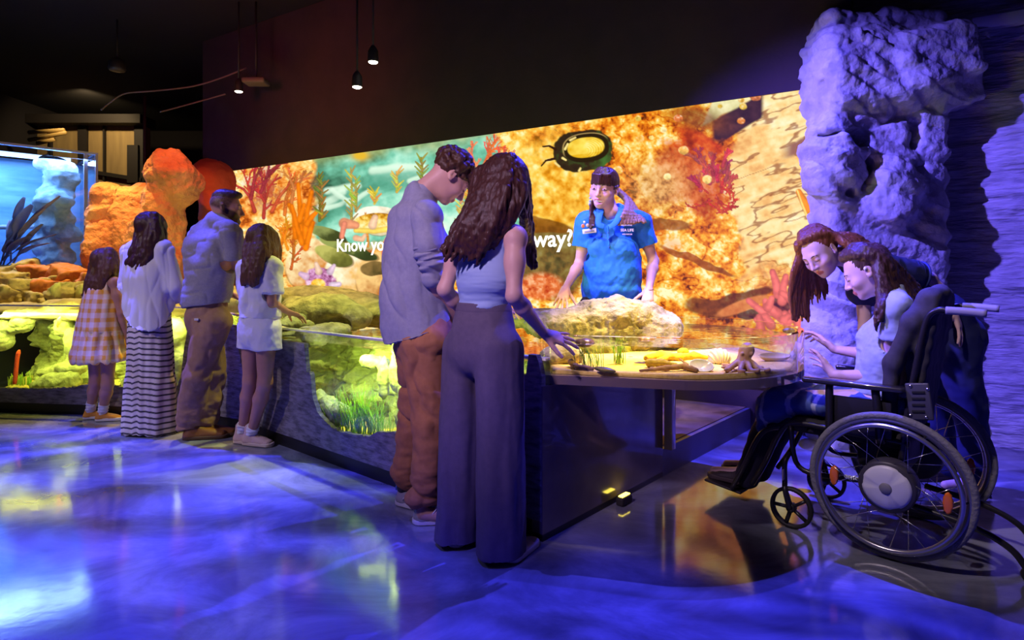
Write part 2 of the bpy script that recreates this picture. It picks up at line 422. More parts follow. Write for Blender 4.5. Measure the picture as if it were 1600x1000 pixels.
MB().prism([(5.9, -.6), (6, -.6), (6, 13.5), (5.9, 13.5)], 0, CEIL).build('wall_side', black, smooth=False)['kind'] = 'structure'

# ------------------------------------------------------------------ projected reef picture
def paint(X, Y):
    n = len(X); sh = (n, 3)
    def nz(sx, sy=None, oc=3, seed=0, rot=0.):
        sy = sy or sx; c, s_ = math.cos(rot), math.sin(rot)
        return fbm(np.stack([(X * c + Y * s_) / sx, (-X * s_ + Y * c) / sy, np.full(n, seed * 3.1)], 1), oc, seed)
    def pal(t, *cs):
        cs = [np.array(lin(*c)) for c in cs]; t = np.clip(t, 0, .9999) * (len(cs) - 1); i = t.astype(int); f = (t - i)[:, None]
        cs = np.array(cs); return cs[i] * (1 - f) + cs[i + 1] * f
    def over(img, col, a): return img * (1 - a[:, None]) + np.asarray(col) * a[:, None]
    wob = 16 * nz(22, oc=2, seed=41); wob2 = 14 * nz(18, oc=2, seed=42)
    n1, n2, n3, n4 = nz(70, oc=2, seed=1), nz(24, oc=3, seed=2), nz(9, oc=3, seed=3), nz(4, oc=2, seed=4)
    # gold reef rock
    cr0 = sstep(.07, .0, np.abs(nz(40, 22, 3, 61, .35))); cr1 = sstep(.09, .0, np.abs(nz(17, 11, 2, 62, -.3)))
    t = .56 + .40 * n1 + .58 * n2 + .50 * n3 + .30 * n4 - .30 * cr0 - .16 * cr1
    img = pal(t, (95, 38, 12), (196, 88, 14), (232, 130, 22), (246, 176, 52), (255, 214, 110), (255, 243, 190))
    red = sstep(.1, .6, nz(55, 30, 2, 7, .5) + .9 * np.exp(-((X - 1065) ** 2 / 60 ** 2 + (Y - 255) ** 2 / 42 ** 2)) + .7 * np.exp(-((X - 1110) ** 2 / 55 ** 2 + (Y - 320) ** 2 / 50 ** 2)) - .15)
    img = over(img, pal(.5 + .5 * n2 + .3 * n3, (110, 20, 8), (205, 62, 20), (240, 110, 40)), red * .85)
    ylw = sstep(.0, .5, .9 * np.exp(-((X - 860) ** 2 / 75 ** 2 + (Y - 300) ** 2 / 95 ** 2)) + .3 * n2 - .1)
    img = over(img, pal(.55 + .45 * n3 + .4 * n2, (150, 80, 10), (225, 150, 20), (250, 205, 80), (255, 240, 160)), ylw * .8)
    pk = np.exp(-((X - 1030) ** 2 / 45 ** 2 + (Y - 290) ** 2 / 38 ** 2)); img = over(img, pal(.5 + .55 * n3 + .4 * n4, (110, 60, 40), (222, 160, 90), (245, 205, 140)), np.clip(pk * 1.2, 0, 1) * .9)
    # cream ridged rock, right
    e = X - (1140 + .42 * (Y - 210) * (Y < 210) + .12 * np.abs(Y - 260)) + wob * 1.2
    a = sstep(-6, 6, e) * sstep(470, 395, Y + wob + (X - 1200) * .25)
    cr = pal(.62 + .3 * n1 + .32 * nz(30, 8, 3, 12, -.3) + .25 * n3, (150, 88, 40), (222, 150, 78), (246, 198, 120), (255, 226, 160), (255, 240, 196))
    crack = sstep(.10, .02, np.abs(nz(46, 13, 3, 13, -.35))); cr = over(cr, lin(140, 66, 26), crack * .75)
    img = over(img, cr, a)
    # top edge: pale rock and dark cleft
    a = sstep(0, 5, X - 1098 + .4 * (Y - 190)) * sstep(0, 5, 1163 - X - (Y - 160) * .3) * sstep(0, 6, 197 - (X - 1105) * .55 - Y + wob * .3)
    img = over(img, pal(.6 + .4 * n3 + .3 * n2, (140, 130, 80), (214, 206, 140), (250, 244, 196)), a)
    a = sstep(-3, 3, 25 - np.abs((Y - 195) + (X - 1140) * .62 - wob * .2) * 1.2) * sstep(1110, 1118, X) * sstep(1196, 1188, X) * sstep(225, 214, Y)
    img = over(img, pal(.5 + .5 * n3, (42, 24, 40), (80, 48, 58)), a)
    a = np.exp(-((X - 1090) ** 2 / 40 ** 2 + (Y - 185 - (X - 1090) * .2) ** 2 / 16 ** 2)); img = over(img, pal(.5 + .6 * n3, (90, 45, 20), (160, 85, 45)), np.clip(a * 1.5, 0, 1) * .8)
    a = sstep(0, 7, 13 - np.abs(Y - 225 + (X - 1255) * .4 + wob * .3)) * sstep(1215, 1240, X); img = over(img, lin(150, 100, 84), a)
    # dark crevices, lower right
    for (cx, cy, rx, ry, k, col) in ((1150, 468, 62, 10, -.25, (92, 40, 24)), (1110, 482, 40, 16, .1, (118, 62, 26)), (1172, 490, 22, 9, 0, (60, 34, 44)), (1228, 482, 34, 18, 0, (88, 40, 58)),
                                   (1035, 352, 46, 9, .05, (150, 84, 34)), (860, 410, 60, 60, 0, (104, 92, 50)), (845, 352, 52, 12, .1, (124, 70, 14)), (1090, 408, 60, 6, .4, (150, 70, 20))):
        q = np.sqrt(((X - cx) / rx) ** 2 + ((Y - cy - k * (X - cx) + wob * .35) / ry) ** 2)
        img = over(img, pal(.45 + .5 * n3 + .2 * n2, tuple(int(v * .62) for v in col), tuple(min(255, int(v * 1.35)) for v in col)), sstep(1.12, .85, q) * .9)
    a = sstep(1.1, .8, np.sqrt(((X - 1160) / 42) ** 2 + ((Y - 478 + .35 * (X - 1160)) / 10) ** 2)); img = over(img, pal(.5 + .5 * n3, (190, 90, 40), (230, 150, 80)), a)
    img = over(img, pal(.5 + .6 * n3 + .5 * n4, (190, 50, 20), (235, 120, 60), (255, 190, 140)), sstep(1.2, .7, np.sqrt(((X - 845) / 36) ** 2 + ((Y - 448) / 22) ** 2)) * .9)
    # teal water, boulders
    e = X - (474 + .12 * (Y - 300)) + wob * .5; e2 = 778 + .35 * (Y - 220) - X + wob; e3 = 392 - .0 * X - Y + wob2
    a = sstep(-5, 7, e) * sstep(-8, 10, e2) * sstep(-10, 6, e3)
    tl = pal(.5 + .45 * n1 + .35 * nz(40, 14, 3, 21, -.35) + .2 * n3, (46, 92, 70), (84, 150, 120), (120, 200, 170), (170, 232, 205), (226, 250, 226))
    for (x0, y0, x1, y1, th) in ((582, 266, 660, 260, 9), (510, 300, 560, 290, 7), (500, 325, 535, 300, 9), (506, 328, 545, 314, 6), (640, 282, 690, 268, 6), (520, 298, 540, 312, 5), (545, 320, 575, 300, 6)):
        dx, dy = x1 - x0, y1 - y0; tt = np.clip(((X - x0) * dx + (Y - y0) * dy) / (dx * dx + dy * dy), 0, 1); dd = np.hypot(X - x0 - tt * dx, Y - y0 - tt * dy + wob * .2)
        tl = over(tl, lin(226, 252, 226), sstep(th, th * .3, dd) * .8)
        dd = np.hypot(X - x0 - tt * dx, (Y - y0 - tt * dy - th * 2.2) * .6); tl = over(tl, lin(62, 138, 112), sstep(th * 1.6, th * .3, dd) * .6)
    tl = over(tl, pal(.5 + .5 * n3, (120, 120, 40), (190, 180, 90)), sstep(258, 236, Y + (X - 560) * .14 + wob * .6) * .62)
    tl = over(tl, lin(225, 180, 50), np.clip(1.4 * np.exp(-((X - 563) ** 2 / 13 ** 2 + (Y - 243) ** 2 / 8 ** 2)), 0, 1))
    img = over(img, tl, a)
    # coral rubble, left
    e = 492 + .5 * (Y - 400) * (Y > 400) - X + wob * .8
    a = np.maximum(sstep(-5, 6, e), sstep(-6, 8, Y - (392 - .1 * (X - 520)) + wob2) * sstep(640, 612, X))
    lf = pal(.58 + .34 * n1 + .5 * n2 + .5 * n3 + .25 * n4 - .2 * cr1, (150, 60, 14), (226, 120, 34), (250, 184, 88), (255, 222, 140), (255, 248, 214))
    lf = over(lf, pal(.5 + .6 * n3, (110, 34, 40), (170, 60, 46), (226, 110, 60)), sstep(30, 10, np.hypot((X - 415) / 1.5, (Y - 295) / 1.6)) * sstep(-.2, .2, n3 + .1) * .9)
    img = over(img, lf, a)
    for (cx, cy, rx, ry, c0, c1) in ((490, 415, 44, 42, (214, 140, 64), (255, 236, 180)), (545, 432, 40, 40, (240, 190, 110), (255, 248, 214)), (592, 436, 36, 42, (190, 120, 54), (250, 206, 130)), (522, 400, 30, 14, (120, 120, 50), (190, 186, 96)),
                                     (545, 388, 46, 11, (70, 84, 40), (150, 160, 84)), (512, 366, 30, 9, (66, 74, 34), (140, 150, 84)), (585, 420, 22, 12, (84, 70, 34), (140, 110, 60)), (590, 345, 40, 22, (220, 200, 160), (255, 250, 230)), (610, 395, 14, 30, (190, 60, 60), (240, 130, 90))):
        k = .35 if ry < 16 and cx != 585 else 0
        q = np.sqrt(((X - cx) / rx) ** 2 + ((Y - cy - k * (X - cx) + wob * .3) / ry) ** 2)
        sh_ = .65 - .5 * (Y - cy) / ry * .5 - .25 * (X - cx) / rx + .35 * n3 + .3 * n2
        img = over(img, pal(sh_, tuple(int(v * .72) for v in c0), c0, c1), sstep(1.06, .94, q))
        img = over(img, lin(110, 60, 20), sstep(.06, .0, np.abs(q - 1.02)) * sstep(cy - ry * .2, cy + ry * .5, Y) * .5)
    def stroke(pts, w0, w1, c, alpha=1., jit=0):
        nonlocal img
        pts = np.asarray(pts, float); m = (X > pts[:, 0].min() - 14) & (X < pts[:, 0].max() + 14) & (Y > pts[:, 1].min() - 14) & (Y < pts[:, 1].max() + 14)
        ii = np.nonzero(m)[0]
        if len(ii) == 0: return
        x, y = X[ii], Y[ii]; best = np.full(len(ii), 9.)
        for s in range(len(pts) - 1):
            (x0, y0), (x1, y1) = pts[s], pts[s + 1]; dx, dy = x1 - x0, y1 - y0
            tt = np.clip(((x - x0) * dx + (y - y0) * dy) / (dx * dx + dy * dy + 1e-6), 0, 1)
            wd = w0 + (w1 - w0) * (s + tt) / (len(pts) - 1)
            best = np.minimum(best, np.hypot(x - x0 - tt * dx, y - y0 - tt * dy) / wd)
        al = sstep(1.15, .8, best + jit * n3[ii]) * alpha
        cc = np.array(lin(*c))[None] * (1.18 - .5 * np.clip(best, 0, 1))[:, None] * (1 + .35 * n3[ii])[:, None]
        img[ii] = img[ii] * (1 - al[:, None]) + cc * al[:, None]
    rg = random.Random(5)
    def coral(x, y, ang, ln, w, dep, c, spread=.6):
        x1, y1 = x + ln * math.cos(ang), y - ln * math.sin(ang)
        stroke([(x, y), ((x + x1) / 2 + rg.uniform(-1, 1), (y + y1) / 2), (x1, y1)], w, w * .75, c, 1, .2)
        if dep:
            for k in range(rg.choice((2, 2, 3))): coral(x1, y1, ang + rg.uniform(-spread, spread), ln * rg.uniform(.6, .9), w * .72, dep - 1, tuple(min(255, int(v * rg.uniform(.9, 1.12))) for v in c), spread)
            if rg.random() < .6: coral((x + x1) / 2, (y + y1) / 2, ang + rg.choice((-1, 1)) * rg.uniform(.5, .9), ln * .5, w * .6, max(0, dep - 2), c, spread)
    for x, y, an, c in ((398, 330, 1.9, (190, 66, 52)), (412, 340, 1.5, (176, 56, 48)), (425, 330, 1.1, (206, 84, 50)), (392, 310, 1.4, (160, 50, 56)), (445, 335, 1.5, (214, 110, 44)), (455, 320, 1.4, (206, 120, 60)), (408, 300, 1.2, (150, 46, 56))): coral(x, y, an, 24, 3.4, 3, c)
    for x, y, an, c in ((438, 400, 1.5, (224, 120, 24)), (450, 390, 1.9, (236, 140, 30)), (440, 450, 1.7, (214, 100, 24)), (425, 440, 1.4, (226, 128, 40)), (455, 420, 1.4, (200, 96, 40)), (404, 400, 1.7, (226, 130, 44)), (620, 400, 1.6, (214, 90, 90)), (575, 385, 1.6, (214, 140, 60))): coral(x, y, an, 17, 2.6, 3, c)
    for pts in ([(470, 372), (469, 330), (466, 288)], [(476, 375), (480, 330), (487, 300)], [(462, 370), (460, 335), (452, 320)], [(480, 350), (488, 338), (494, 332)], [(468, 345), (475, 320)], [(472, 380), (463, 350), (456, 322)], [(478, 388), (486, 356), (489, 348)]): stroke(pts, 5.2, 3.4, (240, 122, 14), 1, .15)
    for x0, y0, y1, c in ((499, 345, 270, (110, 104, 40)), (503, 340, 282, (140, 128, 50)), (549, 345, 262, (176, 158, 70)), (556, 330, 275, (160, 150, 70)), (620, 300, 268, (190, 170, 80)), (659, 280, 246, (150, 140, 60)), (585, 318, 300, (206, 170, 70)), (700, 300, 250, (200, 160, 70)), (730, 320, 280, (196, 150, 60)), (720, 350, 310, (190, 170, 90))):
        stroke([(x0, y0), (x0 + 1, (y0 + y1) / 2), (x0 - 1, y1)], 2.2, 1., c)
        for k in range(11):
            yy = y0 + (y1 - y0) * k / 11; s_ = rg.choice((-1, 1)); stroke([(x0, yy), (x0 + s_ * rg.uniform(5, 11), yy - rg.uniform(6, 13))], 1.9, 1.0, tuple(int(v * rg.uniform(.85, 1.25)) for v in c))
    for x, y, an, c in ((768, 262, 1.7, (226, 96, 66)), (756, 258, 1.2, (236, 110, 60)), (775, 275, 1.4, (220, 90, 80)), (748, 268, 2.0, (240, 140, 90))): coral(x, y, an, 17, 2.4, 3, c)
    # yellow fish with a pink tail
    q = np.sqrt(((X - 586) / 36) ** 2 + ((Y - 347 + .06 * (X - 586)) / 14.5) ** 2)
    img = over(img, pal(.62 - .045 * (Y - 346) * -.6 + .5 * n4 + .2 * n3, (110, 60, 10), (206, 140, 24), (244, 204, 90), (255, 240, 170)), sstep(1.05, .92, q))
    stroke([(556, 360), (585, 361), (610, 357)], 4, 5, (252, 214, 96)); stroke([(556, 352), (538, 349)], 6, 9, (232, 150, 110)); stroke([(538, 350), (534, 370)], 5, 4, (236, 140, 110)); stroke([(556, 372), (566, 374), (570, 368)], 5, 3, (248, 190, 150)); stroke([(582, 352), (586, 340)], 7, 5, (240, 196, 160))
    # purple lipped clam with a yellow centre
    q = np.hypot((X - 500) / 24, (Y - 436 + wob * .4) / 17); img = over(img, pal(.5 + .7 * n4 + .5 * n3, (120, 50, 90), (200, 130, 180), (240, 200, 230)), sstep(1.1, .9, q + .25 * n3))
    stroke([(478, 432), (470, 428)], 6, 4, (220, 180, 210)); stroke([(498, 424), (494, 412)], 6, 3, (246, 206, 180)); stroke([(516, 424), (522, 415)], 6, 3, (220, 190, 210)); stroke([(520, 446), (530, 444)], 6, 4, (226, 200, 220))
    img = over(img, pal(.6 + .6 * n4, (226, 120, 20), (255, 196, 60), (255, 240, 150)), sstep(1.1, .8, np.hypot((X - 497) / 12, (Y - 444) / 9)))
    # black limpet with a golden shell
    ca, sa = math.cos(-.12), math.sin(-.12); lx = (X - 911) * ca + (Y - 236) * sa; ly = -(X - 911) * sa + (Y - 236) * ca
    q = (np.abs(lx / 46) ** 2.6 + np.abs(ly / 32) ** 2.6) ** (1 / 2.6) + .06 * nz(7, oc=2, seed=51)
    bc = pal(.5 + .4 * n3 + .5 * sstep(5, 40, lx) * sstep(-10, 25, ly), (30, 20, 18), (52, 36, 22), (66, 108, 46)); img = over(img, bc, sstep(1.03, .97, q))
    qb = (np.abs((lx - 6) / 36) ** 2.4 + np.abs((ly + 4) / 22.5) ** 2.4) ** (1 / 2.4); img = over(img, lin(40, 26, 12), sstep(1.0, .95, qb)); img = over(img, lin(180, 150, 90), sstep(.05, .0, np.abs(qb - 1.02)) * sstep(0, -14, ly + lx * .3))
    qs = (np.abs((lx - 5) / 29.5) ** 2.3 + np.abs((ly + 5) / 16) ** 2.3) ** (1 / 2.3)
    sc_ = pal(.75 - .3 * qs + .12 * np.sin(np.hypot(lx + 2, ly * 1.6) * 1.6) * (lx > 6) + .22 * n3 - .15 * (ly > 4), (170, 110, 10), (228, 176, 30), (250, 222, 90), (255, 248, 190)); img = over(img, sc_, sstep(1.02, .94, qs))
    for p_ in ([(868, 233), (858, 228), (848, 229)], [(866, 248), (853, 251), (846, 259)]): stroke(p_, 2.2, 1.1, (52, 24, 16))
    for p_ in ([(891, 219), (899, 215)], [(883, 233), (887, 225)], [(905, 267), (907, 263)], [(879, 247), (884, 250)], [(868, 255), (874, 260)]): stroke(p_, 2., 1.6, (240, 214, 130))
    # magenta coral, shells, leaf, pink coral
    for k in range(26):
        x = 1092 + rg.uniform(0, 46); y = 300 - rg.uniform(0, 50); coral(x, y, 1.57 + (1115 - x) * .02 + rg.uniform(-.4, .4), rg.uniform(9, 13), 3.2, 2, (int(rg.uniform(170, 206)), int(rg.uniform(54, 92)), int(rg.uniform(60, 88))))
    for k in range(20): coral(1085 + rg.uniform(0, 60), 335 - rg.uniform(0, 35), rg.uniform(0, 3.1), 8, 1.6, 2, (196, 64, 44))
    for (x, y, r, c) in ((1000, 217, 7, (250, 180, 70)), (1068, 235, 8, (252, 190, 90)), (965, 266, 8, (252, 196, 90)), (1043, 276, 6, (255, 230, 150)), (1158, 189, 6, (224, 130, 50)), (1161, 166, 6, (230, 186, 60)), (1125, 166, 4, (220, 180, 60)), (1158, 156, 5, (226, 170, 50)), (1180, 150, 9, (214, 120, 70)), (1037, 203, 5, (255, 230, 160)), (1060, 185, 7, (226, 120, 60)), (997, 185, 5, (240, 200, 80)), (1018, 215, 4, (255, 214, 110)), (1105, 280, 8, (255, 214, 120)), (1055, 216, 4, (255, 224, 130))):
        img = over(img, pal(.5 + .03 * (y - Y) + .4 * n4, tuple(int(v * .5) for v in c), c, (255, 250, 214)), sstep(1.1, .85, np.hypot((X - x) / r, (Y - y) / r * 1.15) + .2 * n3))
    stroke([(1248, 300), (1258, 318), (1270, 340)], 5, 9, (244, 140, 30)); stroke([(1246, 298), (1253, 318), (1262, 340)], 1.5, 2, (255, 210, 110))
    for pts in ([(1216, 460), (1212, 440), (1207, 425)], [(1222, 470), (1224, 448), (1228, 432)], [(1230, 505), (1210, 488), (1190, 486), (1170, 470)], [(1215, 490), (1198, 478), (1196, 470)], [(1240, 470), (1222, 458)], [(1205, 508), (1196, 495), (1182, 500)], [(1250, 510), (1242, 492), (1236, 488)], [(1232, 500), (1226, 490)], [(1260, 470), (1240, 440)], [(1200, 480), (1206, 466)], [(1225, 500), (1232, 494)], [(1188, 512), (1186, 495)]): stroke(pts, 8, 5, (232, 112, 104), 1, .2)
    return np.clip(img, 0.002, 1.0)

def projection():
    root = thing('projection_screen', 'long wall screen glowing with a gold and teal reef picture', 'screen', wall_pt(UW / 2, .5))
    nu, nzv = 900, 420; u = np.linspace(-.06, UW, nu); z = np.linspace(.35, 2.5, nzv)
    # finer columns far away would be wasted: keep them even in the photograph's perspective
    px = np.linspace(1278, 318, nu); u = wall_uv(px, 300)[0]
    U, Z = np.meshgrid(u, z, indexing='ij'); U = U.ravel(); Z = Z.ravel()
    XY = WR[None] + WD[None] * U[:, None]; V = np.stack([XY[:, 0], XY[:, 1], Z], 1)
    X = 800 + F * V[:, 0] / V[:, 1]; Y = HY + (H - Z) * F / V[:, 1]
    col = paint(X, Y)
    m = bpy.data.materials.new('reef_picture'); m.use_nodes = True; nt = m.node_tree; b = nt.nodes['Principled BSDF']
    a = nt.nodes.new('ShaderNodeAttribute'); a.attribute_name = 'Col'; b.inputs['Base Color'].default_value = (.01, .01, .01, 1); b.inputs['Roughness'].default_value = .9; b.inputs['Specular IOR Level'].default_value = 0
    nt.links.new(a.outputs['Color'], b.inputs['Emission Color']); b.inputs['Emission Strength'].default_value = 1.12
    m.cycles.emission_sampling = 'NONE'
    i = np.arange(nu * nzv).reshape(nu, nzv); Q = np.stack([i[:-1, :-1], i[1:, :-1], i[1:, 1:], i[:-1, 1:]], -1).reshape(-1, 4)
    mesh('picture', V, Q, m, root, True, col=col)
    # frame edge behind the picture keeps it from being a bare sheet
    a_, b_, c_, d_ = [WR + WD * uu + WN * o for uu, o in ((u[0], -.045), (u[-1], -.045), (u[-1], -.004), (u[0], -.004))]
    MB().prism([a_, b_, c_, d_], .35, 2.5).build('backing_board', dark_wall, root, False)
    wm = mat('caption_white', (.9, .9, .9), .6, emit=(1, 1, .97), estr=1.0)
    def caption(txt, px0, px1, base, name):
        cu = bpy.data.curves.new(name, 'FONT'); cu.body = txt; cu.size = 1; cu.offset = .018; cu.extrude = .01; cu.resolution_u = 3
        tmp = bpy.data.objects.new(name, cu); C.objects.link(tmp); bpy.context.view_layer.update()
        me = bpy.data.meshes.new_from_object(tmp.evaluated_get(bpy.context.evaluated_depsgraph_get())); bpy.data.objects.remove(tmp)
        v = np.array([q.co[:] for q in me.vertices]); fc = [list(p.vertices) for p in me.polygons]; bpy.data.meshes.remove(me)
        u0, z0 = wall_uv(px0, base); u1, _ = wall_uv(px1, base); s = abs(u0 - u1) / (v[:, 0].max() - v[:, 0].min()); x = (v[:, 0] - v[:, 0].min()) * s
        p = WR[None] + WD[None] * (u0 - x)[:, None] + WN[None] * (.004 + v[:, 2:3] * .2); z0b = float(z0)
        mesh(name, np.stack([p[:, 0], p[:, 1], z0b + v[:, 1] * s * 1.0], 1), fc, wm, root, False)
    caption('Know you', 527, 611, 393, 'lettering'); caption('away?', 820, 895, 386, 'lettering')
projection()
# ------------------------------------------------------------------ touch-pool tank
FL = smooth_curve([(-6.6, 5.5), (-5.2, 5.3), (-4.33, 5.16), (-3.54, 5.05), (-2.75, 4.88), (-2.1, 4.58), (-1.66, 4.22), (-.76, 3.44), (.135, 2.68)], 24)
def front_at_px(px):                       # plan point of the tank front seen in photo column px
    k = (px - 800) / F; s = FL[:, 0] - k * FL[:, 1]; i = np.nonzero(s[:-1] * s[1:] <= 0)[0]; i = i[0] if len(i) else 0
    t = s[i] / (s[i] - s[i + 1]); return FL[i] + (FL[i + 1] - FL[i]) * t, i + t
def front_idx(i):
    i = np.clip(i, 0, len(FL) - 1.001); j = int(i); return FL[j] + (FL[j + 1] - FL[j]) * (i - j)
def front_nrm(i):
    a = nrm(front_idx(i + .6) - front_idx(i - .6)); return A(a[1], -a[0])      # points at the room
_, I300 = front_at_px(300); _, I440 = front_at_px(436); _, IEND = front_at_px(846); _, I0 = front_at_px(-60)
def rim_z(i): return float(np.interp(i, [I300 - 2, I440, IEND], [.905, .80, .80]))
def water_z(i): return rim_z(i) - .062
# lower edge of the two big viewing windows, traced in photo pixels
LW = [(-60, 606), (0, 606), (60, 607), (110, 605), (140, 600), (150, 590), (165, 600), (195, 605), (200, 622), (212, 640), (235, 625), (262, 618), (272, 615), (282, 590), (288, 540), (296, 500)]
RW = [(476, 548), (478, 581), (485, 583), (487, 610), (490, 628), (497, 645), (508, 658), (518, 667), (530, 674), (544, 678), (562, 679), (576, 682), (586, 677), (598, 675), (618, 674), (640, 678), (664, 672), (682, 640), (690, 600), (694, 560)]
wood = mat('wood_print', (.24, .22, .24), .55, c2=(.06, .052, .06), scale=5, detail=6, stretch=(2.2, 2.2, 9), bump=.35, bscale=14, lo=.4, hi=.68)
kickm = mat('kick_black', (.012, .011, .014), .35)
tank = thing('touch_pool', 'long open touch pool with wood-print front, cut-out viewing windows and rounded clear end', 'aquarium', (FL[-1][0] - .5, FL[-1][1] + .8, 0))
def front_panel():
    n = 520; ii = np.linspace(I0, IEND, n); bot = .085
    def wtop(pts, i):
        idx = [front_at_px(p[0])[1] for p in pts]; zz = []
        for p in pts:
            q, _ = front_at_px(p[0]); zz.append(H - (p[1] - HY) / F * q[1])
        return np.interp(i, idx, zz), idx[0], idx[-1]
    rg = noise3(np.stack([ii * 3.1, ii * 0, ii * 0], 1), 5) * .008
    V = []
    for k, i in enumerate(ii):
        top = rim_z(i) - .075
        for pts in (LW, RW):
            z, a, b = wtop(pts, i)
            if a <= i <= b: top = min(top, z + rg[k])
        if i > IEND - 1.6: top = .82 - .09 * sstep(IEND - .5, IEND, i)
        p = front_idx(i); nn = front_nrm(i); q = p - nn * .03
        V += [(p[0], p[1], bot), (p[0], p[1], top), (q[0], q[1], top), (q[0], q[1], bot)]
    Fc = []
    for k in range(n - 1):
        a, b = 4 * k, 4 * k + 4
        for j in range(4): Fc.append((a + j, b + j, b + (j + 1) % 4, a + (j + 1) % 4))
    Fc += [(0, 1, 2, 3), (4 * n - 1, 4 * n - 2, 4 * n - 3, 4 * n - 4)]
    mesh('front_panel', V, Fc, wood, tank, False)
    def ribbon(name, i0, i1, zlo, zhi, o0, o1, m, n=160):
        V = []
        for i in np.linspace(i0, i1, n):
            p = front_idx(i); nn = front_nrm(i); a = p + nn * o0; b = p + nn * o1
            zl = zlo(i) if callable(zlo) else zlo; zh = zhi(i) if callable(zhi) else zhi
            V += [(a[0], a[1], zl), (a[0], a[1], zh), (b[0], b[1], zh), (b[0], b[1], zl)]
        Fc = []
        for k in range(n - 1):
            a, b = 4 * k, 4 * k + 4
            for j in range(4): Fc.append((a + j, b + j, b + (j + 1) % 4, a + (j + 1) % 4))
        Fc += [(0, 1, 2, 3), (4 * n - 1, 4 * n - 2, 4 * n - 3, 4 * n - 4)]
        return mesh(name, V, Fc, m, tank, False)
    ribbon('kick_board', I0, IEND, 0, .085, -.015, -.04, kickm)
    ribbon('viewing_pane', I0, IEND, .1, rim_z, -.035, -.06, glass('tank_glass', (.93, .98, .9), 1.45))
    ribbon('rim', I0, IEND, lambda i: rim_z(i) - .006, lambda i: rim_z(i) + .006, -.030, -.066, mat('acrylic_edge', (.85, .86, .7), .15, trans=.0, coat=.5))
    return ribbon
ribbon = front_panel()
# inside the long tank: bed, back rockwork, water
sandm = mat('sand', (.72, .48, .11), .9, c2=(.86, .64, .20), scale=60, bump=.35, bscale=120, bdist=.004)
def bed():
    n, mth = 200, 40; V = []
    for i in np.linspace(I0, IEND - .5, n):
        p = front_idx(i); nn = front_nrm(i)
        for t in np.linspace(.06, .62 + .88 * sstep(IEND, IEND - 30, i), mth):
            q = p - nn * t; V.append((q[0], q[1], 0))
    V = np.array(V); V[:, 2] = .115 + .02 * fbm(V * 5, 3, 3) + .12 * sstep(.25, .8, np.tile(np.linspace(.06, 1.5, mth), n))
    i = np.arange(n * mth).reshape(n, mth); Q = np.stack([i[:-1, :-1], i[1:, :-1], i[1:, 1:], i[:-1, 1:]], -1).reshape(-1, 4)
    mesh('sand_bed', V, Q, sandm, tank)
bed()
rockm = mat('tank_rock', (.52, .54, .28), .85, c2=(.24, .24, .12), scale=9, bump=.9, bscale=26, bdist=.03)
def backrock():
    n, mz = 460, 130; V = []
    ii = np.linspace(I0, IEND - .6, n); s = np.cumsum(np.r_[0, np.linalg.norm(np.diff([front_idx(i) for i in ii], axis=0), axis=1)])
    zz = np.linspace(.08, 1, mz)
    S, T = np.meshgrid(s, zz, indexing='ij'); q = np.stack([S.ravel() * 2.4, T.ravel() * 2.1, 0 * S.ravel()], 1)
    dep = .5 + .20 * fbm(q, 4, 21) + .16 * ridge(q * 1.3 + 4, 4, 25) - .12 * sstep(.5, 0, T.ravel()) + .05 * fbm(q * 5, 3, 33)
    dep = np.clip(dep, .14, 1.2).reshape(n, mz)
    for k, i in enumerate(ii):
        p = front_idx(i); nn = front_nrm(i); top = water_z(i) - .012
        for j in range(mz):
            qq = p - nn * (dep[k, j] + .06); V.append((qq[0], qq[1], .09 + (top - .09) * zz[j]))
    i = np.arange(n * mz).reshape(n, mz); Q = np.stack([i[:-1, :-1], i[1:, :-1], i[1:, 1:], i[:-1, 1:]], -1).reshape(-1, 4)
    mesh('rock_backdrop', V, Q, rockm, tank)
backrock()
waterm = glass('water', (.93, .97, .82), 1.33, bump=.10, bscale=9, boost=1.3)
def water():
    def sheet(name, i0, i1, depth, z):
        a = [front_idx(i) - front_nrm(i) * .06 for i in np.linspace(i0, i1, 60)]; b = [front_idx(i) - front_nrm(i) * (.62 + (depth - .62) * sstep(IEND, IEND - 30, i)) for i in np.linspace(i0, i1, 60)]
        V = []; 
        for p, q in zip(a, b):
            for t in np.linspace(0, 1, 12): r = p + (q - p) * t; V.append((r[0], r[1], z))
        i = np.arange(720).reshape(60, 12); Q = np.stack([i[:-1, :-1], i[1:, :-1], i[1:, 1:], i[:-1, 1:]], -1).reshape(-1, 4)
        mesh(name, V, Q, waterm, tank)
    sheet('water_surface', I0, I300, 1.05, .843); sheet('water_surface', I440 - 1.5, IEND - .5, 2.0, .738)
water()
